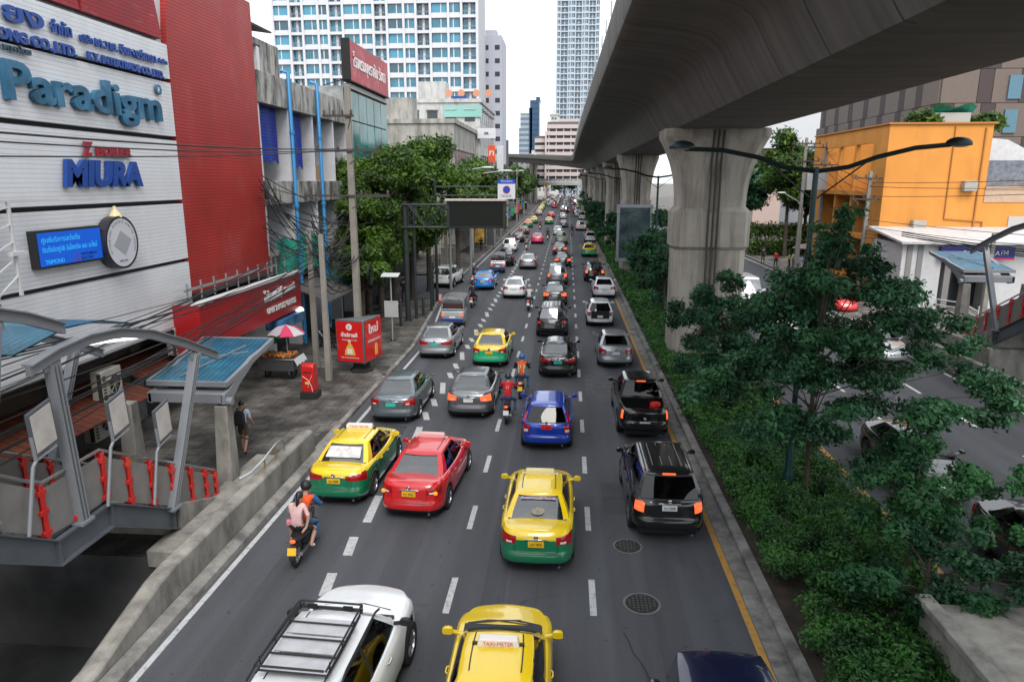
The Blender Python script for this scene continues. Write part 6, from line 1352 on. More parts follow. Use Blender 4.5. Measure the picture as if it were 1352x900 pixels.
# hedge and ground shrubs
def carpet(name, label, x0, x1, y0, y1, z, zr, n, size, seed, kind, lm=LM_H, cat=None):
    rs = np.random.RandomState(seed); bl = []
    nx = max(1, int((x1 - x0) / .55)); ny = max(1, int((y1 - y0) / .6))
    for i in range(nx):
        for j in range(ny):
            if rs.rand() < (.12 if kind else 0): continue
            q = .30 + .14 * rs.rand(); bl.append((x0 + (i + .5 + rs.uniform(-.3, .3)) * (x1 - x0) / nx, y0 + (j + .5 + rs.uniform(-.3, .3)) * (y1 - y0) / ny, z + zr * rs.uniform(-.5, .5), q * 1.25, q * 1.25, q * .75))
    o = leaf_cloud(name, bl, n, size, lm, None, seed=seed, flat=.45); tag(o, label, cat, kind=kind); return o
def under(x0, x1, y0, y1, h, name='hedge'):
    pass
carpet('ground_shrubs', 'low leafy shrubs covering the near median', 4.75, 8.1, 9.4, 24, .38, .28, 90000, .056, 1, 'stuff')
LM_T = leaf_mat('leaf_trimmed_hedge', (.015, .075, .008), (.09, .27, .03), 2.0, trans=.3)
o = leaf_cloud('trimmed_hedge', [(4.95 + (j % 2) * .28, 17 + j * .33, .36, .36, .3, .30) for j in range(190)], 36000, .062, LM_T, None, seed=77, flat=.5); tag(o, 'bright green trimmed hedge strip along the median kerb, near stretch', 'hedge')
o = leaf_cloud('trimmed_hedge', [(5.0 + (j % 2) * .35, 79 + j * .8, .45, .5, .7, .42) for j in range(200)], 16000, .16, LM_T, None, seed=78, flat=.5); tag(o, 'bright green trimmed hedge strip along the median kerb, far stretch', 'hedge')
carpet('ground_shrubs', 'low leafy shrubs covering the middle of the median', 4.62, 8.1, 24, 46, .36, .2, 40000, .085, 2, 'stuff')
carpet('ground_shrubs', 'low leafy shrubs covering the far median', 4.62, 8.1, 46, 110, .42, .2, 42000, .13, 3, 'stuff')
carpet('ground_shrubs', 'low leafy shrubs covering the farthest median', 4.62, 8.1, 110, 300, .5, .3, 26000, .3, 4, 'stuff')
# left street trees
tl_ = [('tall bright green street tree behind the gantry, front of the left row', -11.6, 46.5, 9.6, 34, (-.2, 0, 7.9, 3.4, 3.0, 2.9), 1.2, 42000, .155), ('broad street tree left of the first, touching the utility pole', -12.2, 42.5, 7.6, 22, (.1, 0, 6.2, 1.5, 2.4, 2.2), 1.0, 20000, .15),
       ('broad crowned tree above the dark message board', -11.0, 56, 10.6, 34, (.3, 0, 8.9, 3.6, 3.4, 2.6), 1.3, 30000, .19), ('pale yellow green tree right of the message board mast', -10.6, 69, 9.6, 24, (.6, 0, 8.0, 3.0, 3.2, 2.4), 1.4, 13000, .27),
       ('street tree in front of the old stained building', -11.2, 84, 9.0, 22, (0, 0, 7.4, 2.8, 3.4, 2.2), 1.5, 9000, .32), ('street tree below the hanging signs', -11.4, 98, 8.6, 20, (0, 0, 7.0, 2.6, 3.4, 2.2), 1.5, 8000, .34),
       ('low leafy street tree filling the gap beside the tall utility pole', -11.8, 39.5, 4.8, 14, (.2, 0, 3.8, 1.0, 2.2, 1.4), .8, 9000, .15), ('low leafy street tree left of the gantry post', -11.8, 44.2, 6.4, 22, (.1, 0, 4.9, 1.4, 2.6, 1.6), 1.0, 15000, .16), ('dark street tree behind the gantry truss', -11.3, 51, 7.8, 22, (.3, 0, 5.9, 2.0, 2.4, 1.7), 1.1, 14000, .18),
       ('far street tree beyond the hanging signs', -12.4, 116, 9.0, 18, (0, 0, 7.2, 2.2, 3.6, 2.2), 1.6, 6000, .38)]
for i, (lb, x, y, h, nb_, b, br, n, sz) in enumerate(tl_):
    tree('street_tree', lb, x, y, h * .8, blobset(100 + i, nb_, *b, br, .62), n, sz, LM_L, .2, 'street trees along the left pavement', 110 + i, .45)
for i in range(9):
    y = 135 + i * 20; x = -13.3 - i * .35 + (i % 3) * .8
    tree('street_tree', ['far pale tree just left of the footbridge approach', 'far tree past the low cream block', 'far olive tree over the taxi rank', 'distant round tree left of the queue', 'distant tree by the grey block', 'distant tree before the bridge steps', 'distant tree right beside the footbridge', 'tree rising behind the footbridge', 'last tree visible past the footbridge'][i], x, y, 9, blobset(130 + i, 12, 0, 0, 8.2, 3.0, 3.6, 2.8, 1.8, .7), 2600, .62, LM_F, .2, 'far street trees', 140 + i)
for i, (x, y, h, rx, lb) in enumerate(((-16, 330, 15, 9, 'broad yellow green tree beyond the footbridge'), (-30, 320, 16, 9, 'pale distant tree at the foot of the white low building'), (-1, 360, 13, 8, 'yellowish tree under the far end of the viaduct'), (14, 340, 12, 8, 'dark distant tree right of the station walkway'))):
    tree('distant_tree', lb, x, y, h * .7, blobset(160 + i, 16, 0, 0, h * .7, rx, 6, h * .28, 3.0, .7), 3000, 1.0, LM_F, .3, 'trees beyond the footbridge', 170 + i)
# right side trees and hedge
for i, (x, y, h, rx, lb, lm) in enumerate(((25.2, 84, 15.5, 2.6, 'tall bright green tree rising behind the right utility poles', LM_L), (28.5, 88, 12.5, 3.0, 'dark tree left of the orange building', LM_M), (23.8, 96, 11.5, 3.0, 'dark tree behind the right hand pier', LM_M), (32, 78, 10, 3.0, 'dense tree beside the back of the orange building', LM_M))):
    tree('garden_tree', lb, x, y, h * .8, blobset(180 + i, 22, 0, 0, h * .68, rx, 3, h * .27, 1.5, .7), 12000, .27, lm, .2, 'garden trees on the right', 190 + i)
o = leaf_cloud('hedge', [(21.9 + i * .8, 86, 1.1, .8, 1.2, 1.2) for i in range(17)] + [(21.9 + i * .8, 87, 3.0, .8, 1.2, 1.0) for i in range(17)], 14000, .2, LM_L, None, seed=9); tag(o, 'tall clipped green hedge behind the waiting people', 'hedge')
for i, (x, y, z, lb) in enumerate(((24.6, 57.5, 12.8, 'small bush on the roof of the orange building'), (30.5, 60, 12.8, 'second small bush beside the tarpaulin'), (33.5, 66.5, 11.5, 'bush beyond the white tank housing'))):
    t = thing('roof_shrub', lb, 'shrub', (x + 2, y, z - .3), group='roof shrubs'); m = MB(); m.tube([(0, 0, -.2), (0, 0, .7)], .05, 5); m.build('stem', BARK, t); leaf_cloud('foliage', [(0, 0, .8, 1.0, .8, .6), (.7, 0, .6, .7, .6, .5), (-.7, 0, .6, .7, .6, .5)], 1600, .22, LM_L, t, seed=i + 20)
# ============================================================ poles and wires
POLE = mat('pole_concrete', (.27, .255, .225), .85, var=.15, vscale=2, dirt_or_shine=.4, dcol=(.1, .09, .08), dscale=1.5, dstretch=(1, 1, .2))
INS = mat('insulator', (.10, .045, .03), .3)
def pole(x, y, h, label, arms=(), r=.13, group='utility poles on the left pavement', rz=0):
    t = thing('utility_pole', label, 'utility pole', (x, y, .1), rz, group); a = MB(); a.loft([[(sx * s, sy * s, z) for sx, sy in ((-1, -1), (1, -1), (1, 1), (-1, 1))] for z, s in ((0, r), (h, r * .72))]); a.build('shaft', POLE, t, bevel=.02)
    for (z, w0, w1) in arms:
        a = MB(); a.beam((w0, -.15, z), (w1, -.15, z), .1, .1); a.beam((0, -.13, z - .6), (w1 * .6, -.15, z), .04, .04); a.build('cross_arm', mat('arm_dark', (.06, .058, .055), .7), t)
        for q in np.linspace(w0 + .1, w1 - .1, 4):
            b = MB(); b.lathe((q, -.15, z + .05), [(.03, 0), (.07, .04), (.04, .08), (.07, .12), (.04, .16), (.06, .2), (0, .24)], n=8); b.build('insulator', INS, t)
    return t
pole(-10.4, 34.2, 13.0, 'tall concrete utility pole with cross arms left of the street trees', [(10.0, -1.6, 1.5), (7.9, -2.2, 1.9), (11.6, -1.2, .3)], .17)
pole(-11.65, 31.4, 6.5, 'shorter bare concrete pole beside the umbrella stall'); pole(-10.35, 29.3, 6.4, 'shorter bare concrete pole next to the red advertising kiosk')
for i, (y, h) in enumerate(((62, 10), (80, 11), (104, 11), (128, 11), (152, 11), (178, 11))):
    pole(-10.6, y, h, ['concrete pole among the trees behind the gantry', 'concrete pole before the old stained building', 'concrete pole under the hanging signs', 'distant concrete pole beyond the hanging signs', 'distant concrete pole over the taxi rank', 'farthest concrete pole on the left'][i], [(h - 1.2, -1.1, 1.1)], .15)
for i, (x, y, h, lb) in enumerate(((20.9, 66, 12.3, 'concrete pole with a transformer before the right garden'), (23.0, 67, 12.0, 'second concrete pole beside the transformer pole'), (22.2, 55, 9.3, 'concrete pole in front of the orange building balcony'), (26.8, 46.8, 5.4, 'short pole on the roof line of the white shop'))):
    pole(x, y, h, lb, [(h - .5, -1.2, 1.2), (h - 2.0, -1.2, 1.2)] if i < 3 else [], .15, 'utility poles on the right')
a = MB(); a.box(21.2, 23.0, 65.9, 66.6, 7.9, 9.4); solo(a, 'transformer_box', mat('box_grey', (.42, .43, .43), .5), 'grey white transformer box between the two right poles', 'transformer', bevel=.04)
WIRE = mat('cable_black', (.012, .012, .013), .6)
def wire(p0, p1, sag, r, label, group):
    p0 = Vector(p0); p1 = Vector(p1); m = MB(); n = 14; m.tube([p0.lerp(p1, i / n) - Vector((0, 0, sag * 4 * (i / n) * (1 - i / n))) for i in range(n + 1)], r, 5); return solo(m, 'power_cable', WIRE, label, 'cable', group)
rw = random.Random(8)
G1 = 'black cables strung along the left pavement'
wl = [((-11.5, -2, 9.9), (-10.9, 34.2, 10.2), .4, .025, 'upper black cable crossing the white cladding under the blue weathered lettering'), ((-11.0, -2, 9.7), (-10.2, 34.2, 10.2), .5, .018, 'thin cable just below the upper cable on the cladding'), ((-11.6, -2, 9.0), (-11.5, 34.2, 10.1), .3, .018, 'thin cable crossing the red cladding above the old shophouse')]
for p0, p1, s_, r_, lb in wl: wire(p0, p1, s_, r_, lb, G1)
for k in range(5): wire((-10.4 + (k % 2) * .5, 34.2, 10.2 - (k // 2) * 1.0), (-10.6, 62, 9.6 - (k // 2) * .5), .5, .018, 'one of the thin black cables running from the tall pole into the street trees', G1)
for k in range(20):      # communication cables gathered on the low poles
    z0 = rw.uniform(2.8, 6.9); z1 = rw.uniform(4.4, 6.3); wire((-11.9 + rw.uniform(-.6, .9), -2, z0), (-11.4 + rw.uniform(-.4, .5), 31.3, z1), rw.uniform(.4, 1.3), rw.uniform(.010, .022), 'one of the sagging black telephone cables strung between stairs and shop sign', 'sagging telephone cables on the left')
for k in range(46):
    z0 = rw.uniform(4.4, 7.8); y0 = rw.uniform(30.8, 32.3); wire((-13.7 if k % 2 else -11.6, y0, z0 + (1.2 if k % 2 else 0)), (-10.5 + rw.uniform(-.8, .4), 34.3 if k % 3 else 45 + rw.uniform(0, 6), rw.uniform(3.6, 7.4)), rw.uniform(.3, 1.6), rw.uniform(.012, .028), 'one of the tangled black cables hanging before the old shophouse', 'tangle of cables before the old shophouse')
for k in range(3):
    m = MB(); cx, cy, cz = -10.9 + k * .3, 35.5 + k * 1.7, 4.2 - .4 * k
    for q in range(3): m.tube([(cx + .05 * q, cy + (.45 + .04 * q) * cos(a_), cz + (.5 + .05 * q) * sin(a_)) for a_ in [2 * pi * i / 18 for i in range(19)]], .018, 5)
    solo(m, 'cable_coil', WIRE, ['coil of spare cable hanging nearest the tall pole', 'middle coil of spare cable below the trees', 'coil of spare cable farthest into the trees'][k], 'cable coil', 'coils of spare cable')
for k, (z0, z1) in enumerate(((8.6, 10.2), (8.3, 9.6), (7.6, 9.9), (5.4, 6.0), (5.1, 5.5), (4.9, 5.0), (5.9, 6.5), (4.6, 5.3))): wire((22.2, 55, z0), (30 + k * .8, 20, z1), .5, .02, 'one of the black cables sweeping past the orange building to the right edge', 'cables on the right')
for k in range(6): wire((20.9 + (k % 2) * 2, 66.5, 11.6 - k * .35), (22.2, 55, 8.8 - k * .4), .4, .018, 'one of the thin cables between the right utility poles', 'cables between the right poles')
for k in range(3): wire((22.2, 49.0, 5.4 - .12 * k), (31, 34, 4.9 - .15 * k), .3, .035, 'one of the thick cables over the white shop roof', 'thick cables over the white shop')
wire((-10.6, 62, 7.2), (9, 67, 6.5), 1.3, .02, 'single thin cable crossing the whole road past the gantry', 'crossing cables'); wire((-10.6, 104, 7), (10, 100, 6.8), 1.5, .03, 'thin cable crossing the road farther ahead', 'crossing cables')
# ============================================================ gantry, signs, street furniture
DST = mat('dark_steel', (.035, .042, .045), .5, metal=.3, var=.2)
t = thing('gantry', 'dark steel gantry arm reaching over the bus lane', 'gantry', (-9.85, 43, 0)); a = MB(); a.tube([(-9.85, 43, 0), (-9.85, 43, 7.5)], .17, 12); a.box(-10.1, -9.6, 42.7, 43.3, .1, .2); a.build('post', DST, t, world=True)
a = MB(); a.tube([(-9.45, 43.6, 0), (-9.45, 43.6, 7.4)], .10, 10); a.build('rear_post', DST, t, world=True)
a = MB()
for z in (7.3, 5.95):
    for y in (42.8, 43.4): a.tube([(-10.0, y, z), (-3.4, y, z)], .05, 8)
for i in range(4):
    x0 = -9.6 + i * 1.05
    for y in (42.8, 43.4): a.tube([(x0, y, 5.95 if i % 2 else 7.3), (x0 + 1.05, y, 7.3 if i % 2 else 5.95)], .035, 6); a.tube([(x0, y, 5.95), (x0, y, 7.3)], .03, 6)
a.build('truss', DST, t, world=True)
t = thing('message_board', 'blank black electronic message board hung on the gantry arm', 'message board', (-5.4, 42.5, 5.8))
a = MB(); a.box(-7.15, -3.62, 42.35, 42.75, 5.95, 7.55); a.build('case', DST, t, world=True, bevel=.02); a = MB(); a.box(-7.0, -3.78, 42.32, 42.36, 6.08, 7.42); a.build('screen', lines_mat('led_matrix', (.012, .016, .013), (.004, .005, .004), .05, 'Z', .5), t, world=True)
a = MB(); a.box(-7.22, -3.55, 42.2, 42.85, 7.55, 7.66); a.build('hood', mat('rusty_white', (.6, .55, .5), .6, var=.1, dirt_or_shine=.7, dcol=(.35, .08, .04), dscale=3), t, world=True)
t = thing('parking_sign', 'white and blue roadside sign with a purple and red no parking roundel', 'sign', (-4.2, 50, 7.5), group=None)
a = MB(); a.box(-4.82, -3.6, 49.95, 50.05, 7.48, 8.5); a.build('panel', mat('sign_white', (.7, .72, .75), .4), t, world=True); a = MB(); a.box(-4.82, -3.6, 49.95, 50.05, 8.5, 8.82); a.build('header', mat('sign_blue', (.012, .06, .50), .4), t, world=True)
a = MB(); a.lathe((-4.2, 49.93, 8.12), [(0, 0), (.26, 0), (.26, -.01), (0, -.01)], 'Y', 28); a.build('roundel', mat('sign_redring', (.6, .02, .05), .4), t, world=True); a = MB(); a.lathe((-4.2, 49.915, 8.12), [(0, 0), (.21, 0), (.21, -.01), (0, -.01)], 'Y', 28); a.build('roundel_centre', MATS['sign_blue'], t, world=True)
letters('lettering', 'ห้ามจอด', .2, WL, t, Mminus_y(0, 1.12, -.06), .003, fit=.8, align='CENTER'); letters('lettering', '7.00-22.00', .2, INK, t, Mminus_y(-.05, .12, -.06), .003, fit=.75, align='CENTER')
a = MB(); a.tube([(-3.45, 50.2, 0), (-3.45, 50.2, .01)], .01, 4)
t2 = thing('sign_mast', 'tall dark mast carrying the parking sign at the edge of the bus lane', 'mast', (-9.3, 50.2, 0)); a = MB(); a.tube([(0, 0, 0), (0, 0, 8.9)], .11, 10); a.tube([(0, 0, 8.3), (5.7, 0, 8.3)], .06, 8); a.tube([(0, 0, 7.7), (5.7, 0, 7.7)], .05, 8); a.build('pole', DST, t2)
def lamp_left(x, y, label, z=10.2):
    t = thing('street_lamp', label, 'street lamp', (x, y, 0), group='street lamps on the left pavement'); a = MB(); a.tube([(0, 0, 0), (0, 0, 7.2), (.3, 0, z - 1.0), (1.0, 0, z - .2), (2.6, 0, z)], [.12, .09, .07, .06, .05], 8); a.build('pole', mat('lamp_grey', (.35, .36, .36), .4, metal=.5), t); a = MB(); a.ball((3.1, 0, z + .03), (.55, .17, .10), 0, 12, 6); a.build('lamp_head', mat('lamp_head_pale', (.6, .6, .58), .4), t, ang=80)
lamp_left(-9.4, 57, 'grey street lamp leaning over the bus lane above the message board', 9.7); lamp_left(-8.2, 60.5, 'second grey street lamp just behind the parking sign', 9.5); lamp_left(-10.2, 110, 'far grey street lamp on the left')
t = thing('street_lamp', 'slim pale street lamp in front of the right hand hedge', 'street lamp', (20.6, 64.5, .1), group='street lamps on the right pavement'); a = MB(); a.tube([(0, 0, 0), (0, 0, 6.2), (-.5, 0, 6.9), (-1.6, 0, 7.5)], [.09, .08, .06, .05], 8); a.build('pole', mat('lamp_grey', (.35, .36, .36), .4, metal=.5), t); a = MB(); a.ball((-1.9, 0, 7.6), (.4, .15, .08), 0, 10, 6); a.build('lamp_head', MATS['lamp_head_pale'], t)
# solar meter post
t = thing('meter_post', 'thin grey post with a small tilted panel and a white notice on the pavement', 'post', (-9.45, 37.3, .1)); a = MB(); a.tube([(0, 0, 0), (0, 0, 3.55)], .045, 8); a.box(-.15, .15, -.15, .15, 0, .03); a.build('pole', mat('galvanised', (.4, .41, .42), .5), t)
a = MB(); a.cbox((0, 0, 3.65), (.95, .6, .05), tilt=radians(12)); a.build('solar_panel', mat('panel_pale', (.6, .62, .62), .3), t, bevel=.01); a = MB(); a.box(-.38, .38, -.08, -.04, 1.35, 2.25); a.build('notice', mat('notice_grey', (.42, .44, .43), .5, dirt_or_shine=.3, dcol=(.2, .2, .2), var=.05), t)
# red advertising kiosk
KR = mat('kiosk_red', (.66, .014, .012), .3, coat=.5); KG = mat('kiosk_frame', (.16, .18, .20), .4, metal=.4); KY = mat('bottle_amber', (.75, .42, .08), .4)
t = thing('advert_kiosk', 'red wedge shaped advertising kiosk with a bottle picture on the pavement', 'kiosk', (-9.6, 30.6, .1))
A_, B_, C_ = (-10.37, 30.55), (-8.98, 30.25), (-8.62, 31.9)
a = MB(); a.loft([[(A_[0], A_[1], z), (B_[0], B_[1], z), (C_[0], C_[1], z)] for z in (.62, 2.62)]); a.build('case', KG, t, world=True, bevel=.03)
a = MB(); a.lathe((-9.35, 30.95, .0), [(0, .1), (.55, .1), (.55, .22), (.40, .30), (.40, .62), (0, .62)], n=6); a.build('plinth', BLACK0, t, world=True)
def kface(P_, Q_, name):
    u = Vector((Q_[0] - P_[0], Q_[1] - P_[1], 0)); Ln = u.length; u.normalize(); n_ = Vector((u.y, -u.x, 0)); M_ = Matrix(((u.x, 0, n_.x, P_[0] + n_.x * .02), (u.y, 0, n_.y, P_[1] + n_.y * .02), (0, 1, 0, .0), (0, 0, 0, 1))); L0 = Matrix.Translation((-t.location.x, -t.location.y, -t.location.z)) @ M_
    def put(mb, nm, m): mb.v = [tuple(M_ @ Vector((x, z, y))) for x, y, z in mb.v]; return mb.build(nm, m, t, world=True)
    a = MB(); a.box(.07, Ln - .07, -.0, .012, .70, 2.54); put(a, name, KR)
    c = Ln / 2
    return put, L0, c, Ln
put, L0, c, Ln = kface(A_, B_, 'front_poster')
a = MB(); a.lathe((c, .02, 2.30), [(.0, -.01), (.15, -.01), (.15, .004), (0, .004)], 'Y', 20); put(a, 'emblem', WL)
letters('poster_text', 'S', .2, KR, t, L0 @ Matrix.Translation((c - .06, 2.23, .03)), .003)
letters('poster_text', 'น้ำปลาแท้', .22, WL, t, L0 @ Matrix.Translation((c, 1.86, .025)), .006, .01, fit=.82, align='CENTER'); letters('poster_text', 'ตราสมบูรณ์ หอมอร่อย', .09, WL, t, L0 @ Matrix.Translation((c, 1.68, .025)), .003, fit=.75, align='CENTER'); letters('poster_text', 'คุณภาพคู่ครัวไทย', .09, WL, t, L0 @ Matrix.Translation((c, .86, .025)), .003, fit=.9, align='CENTER')
a = MB(); a.prism([(c - .26, 1.0), (c + .26, 1.0), (c + .24, 1.2), (c + .12, 1.45), (c + .055, 1.52), (c + .055, 1.62), (c - .055, 1.62), (c - .055, 1.52), (c - .12, 1.45), (c - .24, 1.2)], .012, .03); put(a, 'bottle_picture', KY)
a = MB(); a.prism([(c - .13, 1.06), (c + .13, 1.06), (c + .13, 1.3), (c - .13, 1.3)], .03, .036); a.prism([(c - .06, 1.62), (c + .06, 1.62), (c + .06, 1.7), (c - .06, 1.7)], .03, .036); put(a, 'bottle_label', [WL])
put, L0, c, Ln = kface(B_, C_, 'side_poster')
letters('poster_text', 'ใหม่', .5, WL, t, L0 @ Matrix.Translation((c, 1.95, .025)), .006, .01, fit=.9, align='CENTER'); letters('poster_text', 'อร่อยทุกจาน', .16, WL, t, L0 @ Matrix.Translation((c, 1.55, .025)), .004, fit=1.1, align='CENTER')
a = MB(); a.prism([(c + .1, .85), (c + .34, .85), (c + .34, 1.25), (c + .26, 1.4), (c + .18, 1.4), (c + .1, 1.25)], .012, .03); put(a, 'bottle_picture', KY)
# red postal box
t = thing('letter_box', 'red letter box with rounded top on a dark plinth', 'letter box', (-10.25, 26.75, .13)); a = MB(); a.box(-.34, .34, -.3, .3, 0, .28); a.build('plinth', BLACK0, t, bevel=.02)
a = MB(); pr = [(-.27, .28), (.27, .28), (.27, 1.15), (.20, 1.33), (.05, 1.44), (-.12, 1.45), (-.24, 1.36), (-.27, 1.2)]; a.prism(pr, -.25, .25, 'YZ'); o = a.build('body', mat('post_red', (.55, .015, .015), .35, coat=.4, dirt_or_shine=.15, dcol=(.3, .02, .02)), t, bevel=.03)
a = MB(); a.box(-.16, .16, -.285, -.27, 1.1, 1.14); a.build('slot', BLACK0, t); a = MB(); a.box(-.1, .06, -.285, -.272, .62, .72); a.build('yellow_label', mat('label_yellow', (.8, .55, .05), .5), t); a = MB(); a.tube([(-.2, -.28, .95), (.02, -.28, .8), (.15, -.28, .55), (.19, -.28, .32)], .011, 5); a.tube([(.2, -.28, 1.0), (.1, -.28, .8), (.0, -.28, .5)], .008, 5); a.build('white_stripe', WL, t)
# food stall with umbrella
t = thing('food_cart', 'steel street food cart heaped with fried snacks', 'food cart', (-12.6, 29.5, .13)); a = MB(); a.box(-.8, .8, -.55, .55, .45, .95); a.box(-.85, .85, -.6, .6, .93, 1.0); a.build('body', mat('dull_steel', (.3, .3, .31), .35, metal=.9), t, bevel=.02)
for sx in (-.6, .6): a = MB(); a.lathe((sx, -.0, .3), [(.24, -.03), (.30, -.03), (.30, .03), (.24, .03), (.24, -.03)], 'X', 18, cap=False); a.beam((sx, 0, .05), (sx, 0, .55), .03, .02); a.beam((sx, -.25, .3), (sx, .25, .3), .03, .02); a.build('wheel', RUBBER, t)
a = MB(); rs = random.Random(3)
for i in range(90): q = MB(); a.ball((rs.uniform(-.7, .7), rs.uniform(-.45, .45), 1.03 + rs.uniform(0, .10)), (rs.uniform(.05, .09), rs.uniform(.05, .08), .05), 0, 6, 4)
a.build('snacks', mat('fried_food', (.45, .16, .04), .6, var=.5, vscale=6), t)
a = MB(); a.loft([[(.86, -.62 + i * .2, 1.01), (.98, -.62 + i * .2, .8 - .06 * (i % 2)), (1.0, -.6 + i * .2, .68 + .08 * (i % 2))] for i in range(7)], closed=False); a.build('plastic_sheet', mat('plastic_white', (.6, .62, .62), .3), t)
def umbrella(x, y, z, r, cols, label, tilt=0):
    t = thing('umbrella', label, 'umbrella', (x, y, .13)); a = MB(); a.tube([(0, 0, 0), (0, 0, z)], .025, 6); a.build('pole', mat('white_steel', (.6, .6, .6), .5), t); a = MB(); n = 8
    for i in range(n):
        q0, q1 = 2 * pi * i / n, 2 * pi * (i + 1) / n; mid = (q0 + q1) / 2
        vs = [(0, 0, z + .42)] + [(r * f * cos(q), r * f * sin(q), z + .42 * (1 - f ** 1.7) - (.0)) for f in (.5, 1) for q in (q0, mid, q1)]; vs[5] = (r * .93 * cos(mid), r * .93 * sin(mid), z + .02)
        a.add(vs, [(0, 1, 2), (0, 2, 3), (1, 4, 5, 2), (2, 5, 6, 3)], i % len(cols))
    a.build('canopy', cols, t, ang=60)
umbrella(-12.45, 30.0, 1.9, .85, [mat('umb_pink', (.70, .05, .15), .7), mat('umb_white', (.62, .60, .62), .7), mat('umb_lilac', (.5, .42, .5), .7)], 'pink and white market umbrella over the food stall')
umbrella(22.9, 70, 2.3, 1.2, [mat('umb_beige', (.32, .25, .23), .8)], 'brownish umbrella over the waiting people on the right')
a = MB(); n = 8; a.loft([[(-13.5 + i * .22, 27.6 + .42 * j, 1.9 + .10 * i - .07 * j + .06 * sin(i + j * 2)) for j in range(9)] for i in range(6)], closed=False); solo(a, 'awning', mat('green_canvas', (.02, .25, .09), .6, var=.3), 'low green canvas awning beside the food cart', 'awning')
a = MB(); a.box(-13.6, -12.8, 30.5, 33.3, 2.05, 2.5); solo(a, 'stall_banner', mat('banner_blue', (.03, .12, .26), .4, var=.7, vscale=2, dirt_or_shine=.5, dcol=(.4, .4, .4), dscale=3), 'blue patterned banner under the red shop sign', 'banner')
a = MB(); a.ball((-13.0, 33.2, 2.5), (.2, .2, .18), 0, 10, 8); solo(a, 'bulb_lamp', mat('lit_bulb', (1, 1, 1), .3, emis=2.0, ecol=(.95, 1, 1)), 'lit white lamp at the end of the red shop sign', 'lamp')
# bollards, booths and advert boards further up the pavement
for i, (x, y, h) in enumerate(((-9.2, 44.6, 1.3), (-9.9, 41.2, 1.7), (-9.0, 46.4, 3.8), (-9.2, 48, 3.2))):
    a = MB(); a.tube([(x, y, .1), (x, y, h)], .09, 10); a.ball((x, y, h), .1, 0, 10, 6); solo(a, 'bollard' if h < 2 else 'steel_post', DST, ['short dark bollard behind the gantry post', 'dark bollard in front of the gantry post', 'tall dark post behind the bollards', 'tall dark post nearest the side street'][i], 'bollard' if h < 2 else 'post')
t = thing('advert_board', 'yellow and red poster board on the far pavement', 'advert board', (-11.3, 92, .13)); a = MB(); a.box(-.75, .75, 0, .25, .5, 4.4); a.build('frame', DST, t, bevel=.02); a = MB(); a.box(-.65, .65, -.03, 0, .7, 4.3); a.build('poster', mat('poster_yellow', (.65, .42, .10), .4, var=.5, vscale=1.5, dirt_or_shine=.7, dcol=(.5, .08, .05), dscale=2), t)
t = thing('phone_booth', 'grey booth standing beside the yellow poster board', 'booth', (-9.9, 92.5, .13)); a = MB(); a.box(-.6, .6, 0, 1.0, 0, 4.0); a.box(-.7, .7, -.1, 1.1, 4.0, 4.15); a.build('body', mat('booth_grey', (.22, .23, .22), .6, var=.2), t, bevel=.03); a = MB(); a.box(-.45, .45, -.03, 0, .4, 3.5); a.build('door', mat('booth_dark', (.08, .09, .09), .3), t)
for i, (x, y) in enumerate(((-12.6, 76), (-12.0, 71))):
    t = thing('utility_cabinet', ['beige roadside cabinet behind the tree trunks', 'grey roadside cabinet nearer the side street'][i], 'cabinet', (x, y, .13)); a = MB(); a.box(-.6, .6, -.4, .4, 0, 1.9); a.box(-.66, .66, -.46, .46, 1.9, 2.0); a.build('body', mat('cabinet_beige', (.28, .26, .22), .6, var=.15), t, bevel=.03); a = MB(); a.box(-.5, .5, -.43, -.41, .2, 1.7); a.build('door', mat('cabinet_door', (.22, .21, .18), .6), t)
cols = [(.5, .05, .06), (.02, .12, .4), (.6, .6, .6), (.6, .3, .03), (.03, .3, .12)]
for i in range(10):
    c = cols[i % 5]; y = 66.5 + i * 1.6; a = MB(); a.box(-13.2, -13.15, y, y + .5, 2.6, 4.6); a.tube([(-13.2, y, .1), (-13.2, y, 4.7)], .025, 5, 1); solo(a, 'flag_banner', [mat('flag_%d' % (i % 5), c, .7), DST], ['%s banner flag in the row behind the tree trunks' % n for n in ('dark red', 'blue', 'white', 'orange', 'green')][i % 5] + (', nearer set' if i < 5 else ', farther set'), 'flag', 'banner flags behind the tree trunks')
for i in range(8):
    y = 112 + i * 11; a = MB(); c = cols[(i * 3) % 5]; a.box(-10.9 - i * .15, -10.3 - i * .15, y, y + .1, 1.8, 3.4); a.tube([(-10.6 - i * .15, y + .05, .1), (-10.6 - i * .15, y + .05, 3.4)], .05, 5, 1); solo(a, 'roadside_placard', [mat('flag_%d' % ((i * 3) % 5), c, .7), DST], 'small ' + ['dark red', 'orange', 'blue', 'green', 'white'][i % 5] + ' placard on the far left pavement, ' + ('nearer run' if i < 5 else 'farther run'), 'placard', 'placards on the far left pavement')

